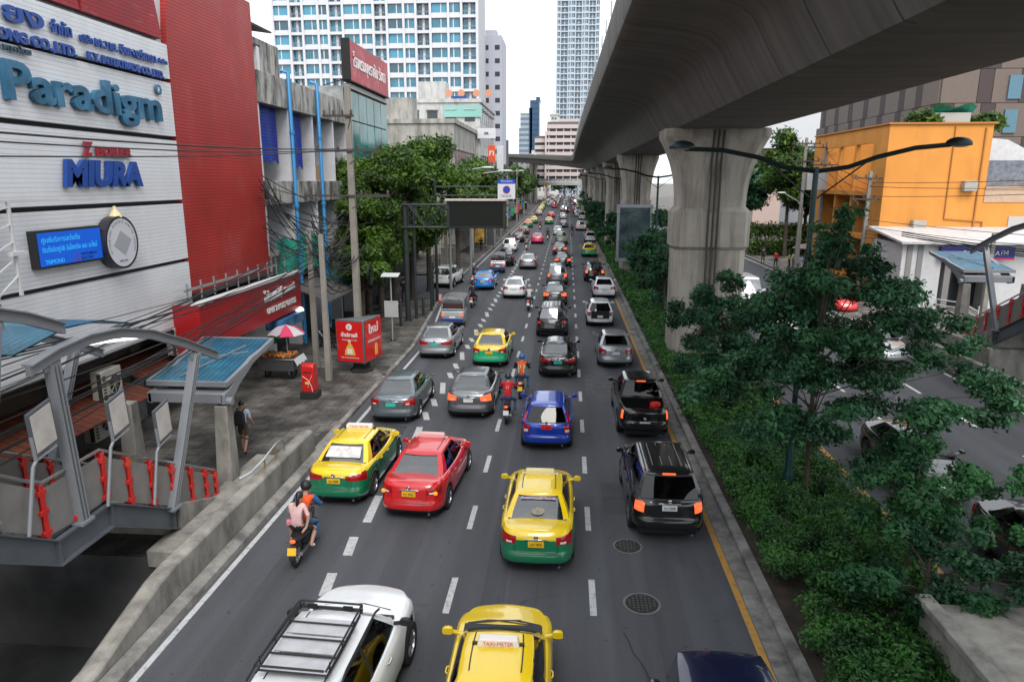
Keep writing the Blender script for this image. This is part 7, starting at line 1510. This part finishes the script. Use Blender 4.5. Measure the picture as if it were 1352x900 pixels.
for i in range(14):      # clutter along the far pavement
    y = 104 + i * 9.5; x = -11.2 - i * .12 - (i % 3) * .9
    a = MB(); k = i % 3
    if k == 0: a.box(x - .5, x + .5, y, y + 1.4, .13, 2.3, 0); a.loft([[(x - .9, q, 2.3), (x + .9, q, 2.0), (x + .9, q, 2.05), (x - .9, q, 2.4)] for q in (y - .4, y + 1.8)], 1)
    elif k == 1: a.tube([(x, y, .1), (x, y, 2.3)], .04, 5, 0); a.loft([[(x + r_ * cos(q), y + r_ * sin(q), z_) for q in [2 * pi * t_ / 8 for t_ in range(8)]] for r_, z_ in ((1.2, 2.05), (.6, 2.4), (.05, 2.5))], 1)
    else: a.box(x - .35, x + .35, y, y + .4, .13, 1.9, 0); a.box(x - .3, x + .3, y - .02, y, .5, 1.7, 1)
    solo(a, ['vendor_booth', 'vendor_umbrella', 'notice_cabinet'][k], [DST, mat('clutter_%d' % (i % 5), [(.45, .05, .05), (.05, .15, .4), (.5, .48, .42), (.1, .3, .15), (.55, .35, .08)][i % 5], .7)], ['small %s roofed vendor booth on the far left pavement, %s', '%s vendor umbrella on the far left pavement, %s', 'street cabinet with a %s notice on the far left pavement, %s'][k] % (['red', 'blue', 'cream', 'green', 'amber'][i % 5], 'before the low cream block' if y < 128 else 'by the low cream block' if y < 150 else 'by the grey low block' if y < 190 else 'near the footbridge'), ['booth', 'umbrella', 'cabinet'][k], 'clutter on the far left pavement')

for i, (x, y, lb) in enumerate(((-12.4, 35.2, 'parked dark scooter nearest the tall utility pole'), (-12.6, 37.4, 'parked dark scooter in the shade, second from the tall pole'), (-12.2, 46.4, 'parked dark scooter beyond the gantry post'))): motorcycle(lb, (x, y, .13), 1.4 + i * .1, (.03, .03, .035), group='scooters parked on the pavement', lit=False)
# ============================================================ traffic
Q = .972
def car(kind, c, x, yr, lb, cat='car', nm=None, dx=0, **k):
    L = k.get('L', KIND[kind]['L']); nm = nm or {'sedan': 'saloon_car', 'hatch': 'hatchback', 'suv': 'sport_utility_car', 'van': 'van', 'pickup': 'pickup_truck'}[kind]
    lod = k.pop('lod', 2 if yr < 36 else 1 if yr < 112 else 0)
    return make_car(kind, c, nm, lb, cat, (x * Q, yr * Q + L / 2, .0), lod=lod, **k)
TAXI = dict(nm='taxi', cat='taxi')
# --- nearest
r = make_car('suv', 'white', 'sport_utility_car', 'white sport utility car with black mirrors and a roof basket at the bottom edge', 'car', (-3.72, 9.98, 0), rz=-.05, W=1.9, glass=GLASSD, bmir=True, zt=[(0, 1.10), (.5, 1.14), (2.3, 1.10), (3.4, 1.15), (4.0, 1.10), (4.4, 1.02), (4.62, .92)], fo=.8, r=.39, chandle=True)
rk = MB()
for sx in (-.52, .52): rk.tube([(sx, -1.55, 1.86), (sx, .02, 1.92)], .018, 6); rk.tube([(sx * 1.02, -1.55, 1.98), (sx * 1.02, -.1, 2.03), (sx * .95, .05, 1.99)], .018, 6)
for y in np.linspace(-1.5, .0, 5): rk.tube([(-.52, y, 1.87 + .03 * (y + 1.5) / 1.5), (.52, y, 1.87 + .03 * (y + 1.5) / 1.5)], .016, 6)
rk.tube([(-.5, .05, 1.99), (.5, .05, 1.99)], .018, 6); rk.tube([(-.5, -1.55, 1.98), (.5, -1.55, 1.98)], .018, 6); rk.tube([(-.5, .02, 1.92), (.5, .02, 1.92)], .018, 6)
for sx in (-.3, .3): rk.cbox((sx, -.03, 1.95), (.16, .02, .09), m=0)
for y in (-1.4, -.9, -.4, 0):
    for sx in (-.52, .52): rk.tube([(sx, y, 1.86), (sx * 1.02, y, 2.02)], .012, 5)
rk.build('roof_basket', BLACK, r)
b = MB()
for i in range(3): b.cbox((0, -1.27 + i * .42, 1.845 + .012 * i), (.98, .385, .02), tilt=radians(1))
b.build('basket_tray', mat('tray_steel', (.5, .5, .52), .45, metal=.4, var=.1, vscale=5), r)
b = MB()
for sx in (-1, 1): b.tube([(sx * .70, -1.5, 1.68), (sx * .69, -1.2, 1.755), (sx * .67, .2, 1.765), (sx * .66, .42, 1.68)], .02, 6)
b.build('roof_rail', BLACK, r)
b = MB(); b.tube([(-.62, 1.18, 1.16), (.1, 1.26, 1.19), (.62, 1.16, 1.17)], .012, 5); b.build('wiper', BLACK, r)
b = MB(); b.tube([(-.6, 1.9, 1.02), (-.3, 2.1, .98)], .004, 4); b.build('bonnet_seam', BLACK, r)
r = make_car('sedan', 'yellow', 'taxi', 'all yellow taxi with a lit-up cream roof sign at the bottom centre', 'taxi', (-.98, 10.0, 0), rz=.012, plate='y'); taxi_sign(r, -.08, 1.44); r['label'] = 'all yellow taxi with a cream roof sign reading TAXI-METER at the bottom centre'
b = MB(); b.tube([(-.60, 1.12, .98), (-.05, 1.2, 1.0), (.3, 1.21, 1.01)], .012, 5); b.tube([(-.1, 1.2, .995), (.62, 1.1, .98)], .012, 5); b.build('wiper', BLACK, r)
b = MB(); b.loft([[(-.64, 1.06, .955), (-.3, 1.13, .97), (.3, 1.13, .97), (.64, 1.06, .955)], [(-.66, 1.17, .962), (-.3, 1.26, .972), (.3, 1.26, .972), (.66, 1.17, .962)]], closed=False); b.build('windscreen_cowl', BLACK, r)
r = make_car('van', 'navy', 'van', 'dark navy vehicle just entering at the bottom right corner of the open lane', 'van', (2.4, 7.95, 0), H=1.82, gb=(.05, 4.4), gt=(.16, 4.0))
r = car('sedan', 'yellow', -.58, 14.74, 'yellow and dark green taxi with a round sticker on its rear window', c2='green', plate='y', ptxt='มฬ 7876', **TAXI); taxi_sign(r, .12, 1.445, .74, txt=None, body=mat('sign_pale_yellow', (.75, .66, .35), .4))
def rear_sticker(r, k, pts_, m_, nm='window_sticker'): pass
b = MB(); 
y0, z0, y1, z1 = KIND['sedan']['gb'][0] - 2.28, .975, KIND['sedan']['gt'][0] - 2.28, 1.39
def wy(f): return y0 + (y1 - y0) * f - .035
def wz(f): return z0 + (z1 - z0) * f + .012
b.add([(-.42, wy(.84), wz(.84)), (.42, wy(.84), wz(.84)), (.40, wy(.93), wz(.93)), (-.40, wy(.93), wz(.93))], [(0, 1, 2, 3)]); b.build('window_sticker', mat('sticker_lilac', (.35, .28, .4), .4, var=.6, vscale=12), r)
b = MB(); vv = [(.16 * cos(q), wy(.42) + .10 * sin(q) * .95, wz(.42) + .10 * sin(q) * .55) for q in [2 * pi * i / 18 for i in range(18)]]; b.add(vv, [tuple(range(18))]); b.build('round_sticker', mat('sticker_cream', (.26, .23, .18), .4, var=.5, vscale=14), r)
r = make_car('sedan', 'red', 'taxi', 'glossy red taxi angled towards the middle lane with a yellow plate', 'taxi', (-3.82, 18.95, 0), rz=-.07, plate='y', ptxt='ทว 2962', brake=False); taxi_sign(r, .2, 1.445, .78, txt=None, body=mat('sign_pink', (.75, .45, .45), .4))
b = MB()
for sx in (-1, 1): b.ball((sx * .70, -2.165, .80), (.06, .035, .055), 0, 12, 8)
b.build('indicator', AMBER, r, ang=80)
r = make_car('sedan', 'yellow', 'taxi', 'yellow and green taxi beside the long concrete wall on the left', 'taxi', (-6.12, 19.6, 0), rz=-.03, c2='green', plate='y', ptxt='ทล 6088', tl='wide'); taxi_sign(r, .15, 1.445, .80)
b = MB(); b.add([(-.5, wy(.35), wz(.35)), (.5, wy(.35), wz(.35)), (.46, wy(.85), wz(.85)), (-.46, wy(.85), wz(.85))], [(0, 1, 2, 3)]); b.build('window_shade', mat('plush_white', (.62, .6, .6), .7, var=.25, vscale=6), r)
r = car('suv', 'black', 2.70, 16.50, 'black sport utility car with lit orange brake lights in the right lane', brake=True, third=True, glass=GLASSD, ptxt='กม 2588', W=1.88); roof_rails(r, KIND['suv'], CHROME, 1.70)
b = MB()
for x in (-.36, -.12, .12, .36): b.cbox((x, -.75, 1.735), (.018, 1.5, .012))
b.build('roof_rib', mat('rib_silver', (.4, .4, .4), .4, metal=.6), r)
r = car('pickup', 'black', 2.86, 23.71, 'black pickup truck with a red barrel in its load bed', brake=True, glass=GLASSD, third=True)
rt = r; b = MB(); b.lathe((0, 0, 0), [(0, 0), (.17, 0), (.19, .05), (.19, .42), (.17, .44), (.18, .48), (.12, .50), (0, .50)], n=20); o = b.build('water_barrel', mat('barrel_red', (.62, .02, .015), .35), None); o.location = (3.22, 24.0, .62); tag(o, 'small red barrel standing in the bed of the black pickup', 'barrel')
b = MB(); b.loft([[(i * .12, j * .12, .06 * ((i * 3 + j * 5) % 4) / 3) for j in range(5)] for i in range(9)], closed=False); o = b.build('crumpled_sack', mat('sack_pale', (.45, .45, .48), .8, var=.3, vscale=6), None); o.location = (2.25, 23.6, .63); tag(o, 'crumpled pale plastic sheet lying in the bed of the black pickup', 'sack')
car('hatch', 'blue', -.56, 22.43, 'deep blue hatchback with tall red rear lights and a red plate', plate='r', tl='spear', ptxt='ส 1264', W=1.74, glass=GLASSD)
car('sedan', 'grey', -6.45, 24.70, 'blue grey saloon car beside the kerb with a green plate', plate='g', W=1.82)
car('sedan', 'merc', -3.63, 25.44, 'dark silver saloon car beside the motorcyclists, broad orange red rear lights', brake=True, W=1.80)
car('sedan', 'black', -.29, 31.46, 'black saloon car with a green plate in the middle lane', plate='g', ptxt='2ฆ 5013', tl='wide')
car('sedan', 'silver', 2.50, 33.47, 'silver saloon car at the median, ahead of the black pickup', glass=GLASSD, W=1.72)
car('sedan', 'silver', -6.64, 34.61, 'silver saloon car with a green plate in front of the blue grey one', plate='g', tl='wide', W=1.82)
r = car('sedan', 'yellow', -3.67, 33.14, 'yellow and bright green taxi with lit red lights behind the orange vested rider', c2='lgreen', plate='y', **TAXI)
r = car('suv', 'black', -.75, 40.20, 'black sport utility car with a silver ribbed roof in the middle lane'); 
b = MB()
for x in (-.4, -.2, 0, .2, .4): b.cbox((x, -.7, 1.75), (.10, 1.5, .03))
b.build('roof_box_rib', mat('rib_silver', (.4, .4, .4), .4, metal=.6), r)
car('sedan', 'blue' if False else 'sky', -6.91, 58.0, 'bright blue taxi in the bus lane', plate='y', **TAXI)
car('suv', 'white', -10.32, 59.06, 'white crossover waiting in the side street mouth on the left', rz=-.12)
car('sedan', 'white', -4.0, 53.85, 'white saloon car in front of the scooter rider in white', tl='std')
car('sedan', 'silver', -3.95, 72.56, 'silver saloon car two lengths ahead of the white saloon car')
car('sedan', 'brown', -.76, 50.9, 'dark saloon car with lit red lights directly in front of the silver roofed black car', brake=True)
car('suv', 'merc', -.74, 61.17, 'graphite crossover with tall red lights behind the dark saloon queue', brake=True)
car('sedan', 'black', -.33, 74.18, 'dark saloon car with bright brake lights squeezed between crossover and another dark car', brake=True)
car('sedan', 'brown', -.78, 86.84, 'dark grey saloon car with amber lit lights farther up the middle lane', brake=True)
r = car('pickup', 'gold', -.72, 102, 'beige pickup truck with a green tarpaulin over its bed')
b = MB(); b.box(-.75, .75, -2.1, -1.0, 1.0, 1.22); o = b.build('green_load', mat('green_tarp', (.02, .22, .12), .7), None); o.location = (-.72 * Q, 102 * Q + 2.5, 0); tag(o, 'green load in the bed of the beige pickup', 'load')
car('hatch', 'white', -1.44, 119.8, 'white hatchback just ahead of the beige pickup')
car('suv', 'black', 2.61, 63.85, 'black crossover with bright brake lights at the median', brake=True, plate='r', H=1.6)
car('sedan', 'white', 3.02, 54.39, 'white saloon car with black windows at the median', glass=GLASSD)
r = car('hatch', 'white', 2.19, 43.57, 'white hatchback driving with its black tailgate opening uncovered', glass=GLASSD, plate='w')
b = MB(); b.box(-.55, .55, -2.03, -1.93, .55, 1.0); b.build('open_tailgate_well', BLACK, r); b = MB(); b.box(-.17, .17, -2.06, -2.03, .62, .74); b.build('licence_plate', PL['w'], r)
r = car('sedan', 'yellow', 2.78, 85.3, 'yellow and bright green taxi at the median, alone in a gap', c2='lgreen', plate='y', **TAXI); taxi_sign(r, .15, 1.44, txt=None)
car('hatch', 'white', 3.58, 106.3, 'white hatchback close ahead of the median taxi', glass=GLASSD)
car('suv', 'white', 2.65, 131.5, 'white crossover with orange lights behind the white van', brake=True)
car('van', 'white', 3.53, 168.9, 'tall white van beside the median, tallest in the far right lane', glass=GLASSD)
car('suv', 'white', -7.25, 90.2, 'white crossover ahead of the second tuk tuk in the bus lane')
car('sedan', 'black', -7.17, 105.5, 'black saloon car ahead of the white crossover in the bus lane'); car('sedan', 'brown', -7.33, 121, 'dark saloon car with a red lamp next in the bus lane', brake=True)
car('sedan', 'pink', -4.24, 103, 'bright pink saloon taxi in the second lane', plate='y', **TAXI)
for c, x, yr, lb, k in (('orange', -7.6, 139.6, 'orange and green taxi nearest in the far bus lane rank', dict(c2='green')), ('yellow', -7.1, 152.6, 'yellow and green taxi just behind the orange one, far bus lane', dict(c2='green')), ('yellow', -3.74, 150.1, 'yellow and dark green taxi alone in the far second lane', dict(c2='green')),
    ('gold', -7.5, 191.4, 'beige songthaew like car heading the far taxi rank', {}), ('yellow', -7.9, 214, 'yellow taxi in the far rank after the beige car', dict(c2='green')), ('yellow', -8.1, 234, 'pale yellow taxi in the middle of the far rank', dict(c2='lgreen')), ('yellow', -8.4, 256, 'yellow taxi towards the end of the far rank', dict(c2='green')), ('yellow', -8.9, 282, 'last yellow taxi of the far rank', dict(c2='lgreen'))):
    car('sedan', c, x, yr, lb, sign=True, plate='y', brake=c == 'gold', **TAXI, **k)
car('sedan', 'red', -3.92, 179.3, 'red saloon car far up the second lane'); car('sedan', 'merc', -.52, 140.2, 'grey saloon car in the far middle lane'); car('hatch', 'white', -.85, 172, 'white hatchback in the far middle lane ahead of the grey one')
car('suv', 'brown', -.17, 206, 'dark crossover in the far middle lane', brake=True); car('sedan', 'red', -4.2, 241, 'second red car far up the second lane'); car('sedan', 'green', -10.2, 330, 'green car parked at the far left kerb')
rs = random.Random(77); fc = ['white', 'white', 'silver', 'white', 'merc', 'black', 'red', 'pink', 'gold', 'silver', 'yellow', 'brown']; cn = dict(white='white', silver='silver', merc='grey', black='black', red='red', pink='pink', gold='beige', yellow='yellow', brown='dark')
busy = {0: 300, 1: 252, 2: 214, 3: 182}
for li, (X_, nm_) in enumerate(((-8.3, 'leftmost'), (-4.2, 'second'), (-.7, 'third'), (2.7, 'median'))):
    y = busy[li]
    while y < 420:
        c = rs.choice(fc); kd = rs.choice(['sedan', 'sedan', 'hatch', 'suv', 'van']); zone_ = 'just before' if y < 290 else 'beyond'
        make_car(kd, c, {'sedan': 'saloon_car', 'hatch': 'hatchback', 'suv': 'sport_utility_car', 'van': 'van'}[kd], '%s %s in the distant %s lane queue %s the footbridge' % (cn[c], {'sedan': 'saloon', 'hatch': 'hatchback', 'suv': 'crossover', 'van': 'van'}[kd], nm_, zone_), 'car', (X_ + rs.uniform(-.3, .3), y, 0), lod=0, brake=rs.random() < .4, c2='green' if c == 'yellow' else None, group='distant queue in the %s lane' % nm_)
        y += rs.uniform(6.0, 8.2)
for y in (260, 285, 312, 340): make_car('sedan', 'white', 'saloon_car', ['white car at the far left kerb, nearest of that file', 'white car second along the far left kerb', 'white car third along the far left kerb', 'white car last along the far left kerb'][(260, 285, 312, 340).index(y)], 'car', (-6.3, y, 0), lod=0, group='cars at the far left kerb')
# tuk tuks
def tuktuk(x, yr, lb, c, rz=0):
    t = thing('tuk_tuk', lb, 'tuk tuk', (x * Q, yr * Q + 1.4, 0), rz, 'tuk tuks in the bus lane'); pm = PT[c]; a = MB()
    a.loft([[(sx * w_, y, z) for sx, z in ((-1, .35), (1, .35), (1, zt_), (-1, zt_))] for y, w_, zt_ in ((-1.35, .66, .95), (-1.3, .70, 1.05), (-.2, .70, 1.05))], 0); a.loft([[(-w_, y, .35), (w_, y, .35), (w_, y, .62), (-w_, y, .62)] for y, w_ in ((-.2, .7), (.7, .5), (1.3, .2))]); a.build('body', pm, t, bevel=.03)
    a = MB()
    a.loft([[(-.70, y, z), (-.5, y, z + .12), (0, y, z + .17), (.5, y, z + .12), (.70, y, z), (.66, y, z - .03), (0, y, z + .12), (-.66, y, z - .03)] for y, z in ((-1.35, 1.62), (-1.25, 1.74), (0, 1.80), (1.0, 1.70))]); a.build('roof', mat('tuk_roof', (.12, .125, .13), .6, var=.3, dirt_or_shine=.5, dcol=(.35, .35, .36), dscale=2), t)
    a = MB()
    for sx in (-.67, .67):
        for y in (-1.3, -.2, .85): a.tube([(sx * (1 if y < .5 else .8), y, .6), (sx * (1 if y < .5 else .8), y, 1.7)], .022, 6)
    for z in (1.15, 1.0): a.tube([(-.68, -1.36, z), (.68, -1.36, z)], .02, 6)
    a.build('frame', CHROME, t)
    a = MB(); a.box(-.62, .62, -1.2, -.7, .9, 1.1); a.box(-.62, .62, -1.25, -1.12, 1.1, 1.5); a.build('seat', mat('seat_dark', (.05, .02, .02), .6), t, bevel=.04)
    a = MB(); a.box(-.68, .68, -1.42, -1.36, .42, .60); a.build('bumper', mat('tuk_blue_band', (.03, .06, .25), .4), t, bevel=.02)
    for sx in (-1, 1):
        a = MB(); a.box(sx * .6 - .08, sx * .6 + .08, -1.39, -1.35, .75, .9); a.build('tail_light', BRAKE, t)
        a = MB(); a.lathe((sx * .6, -.95, .25), [(0, -.07), (.25, -.07), (.25, .07), (0, .07)], 'X', 16); a.build('wheel', RUBBER, t)
    a = MB(); a.lathe((0, 1.15, .25), [(0, -.06), (.25, -.06), (.25, .06), (0, .06)], 'X', 16); a.build('wheel', RUBBER, t)
    a = MB(); a.box(-.18, .18, -1.43, -1.415, .62, .75); a.build('licence_plate', PL['w'], t)
tuktuk(-6.98, 42.6, 'silver tuk tuk with a dark canopy in front of the silver saloon car', 'silver'); tuktuk(-6.75, 69.5, 'larger dark tuk tuk with a yellow plate ahead of the bright blue taxi', 'merc')
car('pickup', 'black', -6.5, 75, 'dark pickup truck ahead of the second tuk tuk')
# --- motorcycles
RED_S, ORG, JEAN, PINKS, DKC, GREYC, WHC, DENIM = cloth('red', (.55, .012, .018)), cloth('orange', (.70, .09, .02)), cloth('jeans', (.045, .10, .20)), cloth('pink', (.62, .40, .40)), cloth('dark', (.02, .02, .024)), cloth('grey', (.2, .21, .22)), cloth('white', (.6, .6, .58)), cloth('denim', (.03, .13, .30))
G = 'motorcycles threading the traffic'
bx, by = -6.12, 15.0
motorcycle('black motorcycle with a large yellow plate carrying two people', (bx, by, 0), .03, group=G, plate='y')
J = ride_joints(.16, .24, y=.06); J['wrl'] = (-.30, .42, 1.05)
p = person('motorcycle rider in orange vest, denim sleeves and black helmet with a passenger', (bx, by, 0), .03, J, ORG, JEAN, sleeve=.5, cat='person'); helmet(p, J['head'], BLACK)
for q, s_ in ((-1, 'l'), (1, 'r')):
    m = MB(); m.tube([J['sh' + s_], J['el' + s_], J['wr' + s_]], [.075, .058, .045], 8); m.build('sleeve', DENIM, p, ang=80)
J = dict(pelvis=(0, -.47, .90), waist=(0, -.46, 1.05), chest=(0, -.38, 1.28), neck=(0, -.34, 1.43), head=(.03, -.27, 1.56), shl=(-.16, -.36, 1.38), shr=(.16, -.36, 1.38), ell=(-.24, -.26, 1.14), elr=(.27, -.42, 1.13), wrl=(-.12, -.16, 1.02), hal=(-.08, -.10, 1.0), wrr=(.24, -.52, .92), har=(.20, -.58, .88),
         hil=(-.10, -.42, .88), hir=(.10, -.42, .88), knl=(-.30, -.06, .74), knr=(.30, -.10, .70), anl=(-.24, -.22, .36), anr=(.26, -.36, .38), tol=(-.27, -.06, .31), tor=(.30, -.22, .33))
p = person('woman pillion passenger in a pale pink top with a long black ponytail', (bx, by, 0), .03, J, PINKS, DKC, SHOE, sleeve=.42, shorts=True, fem=True)
m = MB(); m.cbox((-.16, -.40, .98), (.20, .10, .13), rz=.3); m.build('waist_bag', mat('bag_pink', (.7, .2, .25), .5), p, bevel=.02)
x, y = -2.14 * Q, 25.1 * Q + .75
motorcycle('dark scooter ridden by the courier in a red jacket', (x, y, 0), 0, group=G, plate='w'); J = ride_joints(.1, .27); p = person('rider in a red jacket and dark helmet beside the dark silver saloon', (x, y, 0), 0, J, RED_S, JEAN, sleeve=.5); helmet(p, J['head'], mat('helmet_dark', (.02, .03, .04), .2)); letters('jacket_mark', 'H', .16, WHC, p, Mminus_y(-.06, 1.22, -.235), .002)
for q, s_ in ((-1, 'l'), (1, 'r')): m = MB(); m.tube([Vector(J['el' + s_]) * .6 + Vector(J['sh' + s_]) * .4, J['el' + s_], J['wr' + s_]], [.07, .055, .042], 8); m.build('sleeve', DKC, p, ang=80)
x, y = -1.81 * Q, 28.25 * Q + .75
motorcycle('scooter with an amber plate ahead of the red jacketed rider', (x, y, 0), -.02, (.45, .45, .45), group=G, plate='y'); J = ride_joints(.1, .26); p = person('rider in an orange reflective vest and blue helmet', (x, y, 0), -.02, J, ORG, JEAN, sleeve=.1); helmet(p, J['head'], mat('helmet_blue', (.03, .12, .35), .2)); letters('vest_number', '11', .24, mat('vest_yellow', (.8, .75, .15), .5), p, Mminus_y(-.11, 1.18, -.235), .002, fit=.2)
m = MB()
for q in (-.1, .1): m.box(q - .02, q + .02, -.245, -.225, 1.0, 1.36)
m.build('reflective_strip', mat('reflective', (.6, .6, .5), .3), p)
for q, s_ in ((-1, 'l'), (1, 'r')): m = MB(); m.tube([J['sh' + s_], J['el' + s_], J['wr' + s_]], [.072, .056, .042], 8); m.build('sleeve', cloth('navy', (.02, .025, .05)), p, ang=80)
for (x, yr, lb, pl, cs, ct, hc, c, bc) in ((-6.73, 49.85, 'rider in black on a motorcycle behind the bright blue taxi', 'motorcycle with a lit tail lamp behind the bright blue taxi', DKC, DKC, BLACK, 'w', (.02, .02, .02)), (-2.57, 48.9, 'scooter rider in a white shirt behind the white saloon', 'scooter ridden by the person in a white shirt', WHC, JEAN, mat('helmet_silver', (.4, .42, .42), .25), 'w', (.03, .03, .03)),
        (-8.25, 61.8, 'rider in black between bright blue taxi and kerb', 'white scooter between bright blue taxi and kerb', DKC, DKC, mat('helmet_silver', (.4, .42, .42), .25), 'w', (.6, .6, .6)), (-5.25, 93.5, 'rider in grey on the pale scooter between white crossover and pink taxi', 'pale scooter between white crossover and pink taxi', GREYC, DKC, BLACK, 'w', (.6, .6, .62)),
        (-2.89, 110, 'rider in black right of the pink taxi', 'dark motorcycle right of the pink taxi', DKC, DKC, BLACK, 'w', (.05, .05, .05)), (-5.0, 135, 'rider in dark red ahead of the pink taxi', 'red motorcycle ahead of the pink taxi', cloth('dark red', (.2, .02, .03)), DKC, mat('helmet_red', (.5, .02, .03), .3), 'w', (.4, .02, .02)), (.91, 120, 'rider in black near the white hatchback at the median', 'motorcycle with a red lamp near the median hatchback', DKC, DKC, BLACK, 'r', (.02, .02, .02)), (-7.9, 98, 'rider in dark clothes beside the kerb with a lit amber lamp', 'motorcycle with an amber lamp beside the kerb', DKC, DKC, BLACK, 'w', (.03, .03, .03))):
    motorcycle(pl, (x * Q, yr * Q + .75, 0), R.uniform(-.04, .04), bc, group=G, plate=c); J = ride_joints(.1, .25); p = person(lb, (x * Q, yr * Q + .75, 0), 0, J, cs, ct, sleeve=.9, sub=1); helmet(p, J['head'], hc)
# --- pedestrians
def walk(ph=1.0, arm=.2, fwd=.0):
    return dict(pelvis=(0, 0, .95), waist=(0, 0, 1.1), chest=(0, .02, 1.32), neck=(0, .03, 1.49), head=(0, .05, 1.62), shl=(-.19, .02, 1.42), shr=(.19, .02, 1.42), ell=(-.24, -.06 * ph, 1.15), elr=(.24, .06 * ph, 1.15), wrl=(-.25, -.06 * ph + arm * .4, .92), wrr=(.26, .12 * ph + arm * .5, .94), hal=(-.25, -.04 * ph + arm * .5, .86), har=(.26, .16 * ph + arm * .5, .88),
                hil=(-.10, 0, .92), hir=(.10, 0, .92), knl=(-.11, .16 * ph, .52), knr=(.11, -.02 * ph, .52), anl=(-.11, .18 * ph, .09), anr=(.11, -.30 * ph, .16), tol=(-.12, .34 * ph, .04), tor=(.12, -.20 * ph, .05))
p = person('person walking away with a black backpack, white shirt and brown shorts', (-10.25, 20.7, .13), .12, walk(1), cloth('pale blue', (.52, .56, .68)), cloth('brown', (.07, .045, .03)), cloth('shoe brown', (.12, .03, .02)), sleeve=.42, shorts=True)
m = MB(); m.loft([[(x, y, z) for x, y in ((-w_, -.14), (w_, -.14), (w_ * .9, -.14 - d_), (-w_ * .9, -.14 - d_))] for z, w_, d_ in ((1.0, .15, .12), (1.1, .17, .17), (1.35, .16, .15), (1.48, .12, .08))]); m.build('backpack', mat('backpack_black', (.015, .015, .018), .8), p, bevel=.03)
m = MB()
for q in (-1, 1): m.tube([(q * .10, -.15, 1.46), (q * .11, -.02, 1.53), (q * .11, .12, 1.42), (q * .12, .10, 1.15), (q * .13, -.1, 1.03)], .018, 5)
m.build('backpack_strap', mat('backpack_black', (.015, .015, .018), .8), p)
p = person('person in a pale blue shirt walking behind the red kiosk', (-10.3, 35.6, .13), .1, walk(-1), cloth('light blue', (.25, .36, .55)), DKC, sleeve=.45, sub=1)
p = person('person in a brown top in the shade beside the one in pale blue', (-10.9, 35.9, .13), -.3, walk(.6), cloth('tan', (.25, .15, .07)), DKC, sub=1)
p = person('dark dressed person standing under the trees near the side street', (-11.6, 49.5, .13), .4, walk(.3), DKC, DKC, sub=1)
ppl = [(19.6 + 1.4, 72.5, RED_S, DKC, 'person in a red top standing nearest the road'), (22.0, 71.5, cloth('lime', (.55, .65, .05)), DKC, 'person in a lime yellow vest among the waiting group'), (22.4, 69.2, cloth('blue white', (.35, .45, .65)), WHC, 'person in a pale blue top with white trousers'), (22.9, 68.6, RED_S, DKC, 'person in a red shirt under the brownish umbrella'), (22.5, 72.0, WHC, GREYC, 'person in white with a pale hat'), (20.8, 76.5, cloth('navy', (.02, .025, .05)), DKC, 'person in navy standing apart from the group'), (23.3, 71.0, DKC, DKC, 'person in black behind the umbrella'), (24.6, 62, RED_S, DKC, 'person in red walking before the orange building')]
for i, (x, y, a_, b_, lb) in enumerate(ppl): person(lb, (x, y, .13), 1.2 * i, walk((-1) ** i * .5), a_, b_, sub=1, group='people waiting on the right pavement')
p = person('person in a blue shirt cut by the left edge on the stairs', (-10.3, 10.05, 2.9), 0, walk(.6), cloth('sky blue', (.15, .35, .55)), DKC, sub=1)
p = person('person with a blue umbrella on the right stairs', (20.2, 30.4, .9), 3.0, walk(.5), cloth('teal', (.03, .2, .15)), DKC, sub=1)
for i in range(9):
    y = 88 + i * 11.5; person(['person in %s clothes on the far left pavement ' % n_ for n_ in ('dark', 'red', 'white', 'blue', 'grey', 'pale green', 'navy', 'orange', 'cream')][i] + ('before the hanging signs' if y < 104 else 'past the hanging signs' if y < 150 else 'near the grey low block'), (-10.6 - (i % 3) * .9, y, .13), i * .9, walk((-1) ** i * .7), [DKC, RED_S, WHC, DENIM, GREYC, cloth('pale green', (.3, .45, .3)), JEAN, ORG, cloth('cream', (.5, .45, .35))][i], DKC, sub=1, group='pedestrians on the far left pavement')
t = thing('umbrella', 'bright blue open umbrella on the right stairs', 'umbrella', (20.2, 30.4, .9)); a = MB(); a.ball((0, 0, 1.75), (.8, .8, .38), 0, 16, 8, zmin=0); a.build('canopy', mat('umbrella_blue', (.01, .11, .50), .5), t, ang=80); a = MB(); a.tube([(.0, 0, 1.0), (0, 0, 2.1)], .012, 5); a.build('shaft', BLACK, t)
# --- opposite carriageway (facing the camera)
def ocar(kind, c, x, y, lb, **k):
    nm = {'sedan': 'saloon_car', 'hatch': 'hatchback', 'suv': 'sport_utility_car', 'van': 'van', 'pickup': 'pickup_truck'}[kind]
    return make_car(kind, c, nm, lb, 'car', (x, y, 0), rz=pi, lod=k.pop('lod', 1), **k)
ocar('van', 'white', 13.2, 52.5, 'white van coming towards the camera beside the nearest pier'); ocar('suv', 'white', 10.4, 33.2, 'white car half hidden by leaves on the opposite road, nearer than the van', lod=2)
ocar('hatch', 'red', 18.9, 50, 'red car at the far kerb of the opposite road behind the trees', c2=None); ocar('sedan', 'silver', 15.9, 36.5, 'pale silver car behind the big median tree on the opposite road', lod=2)
ocar('sedan', 'black', 10.55, 20.8, 'black saloon car almost hidden by the trees on the opposite road', lod=2, glass=GLASSD); ocar('sedan', 'black', 10.9, 14.9, 'nearest dark car on the opposite road under the feathery leaves', lod=2, glass=GLASSD)
ocar('sedan', 'white', 12.9, 43, 'white saloon behind the van on the opposite road');
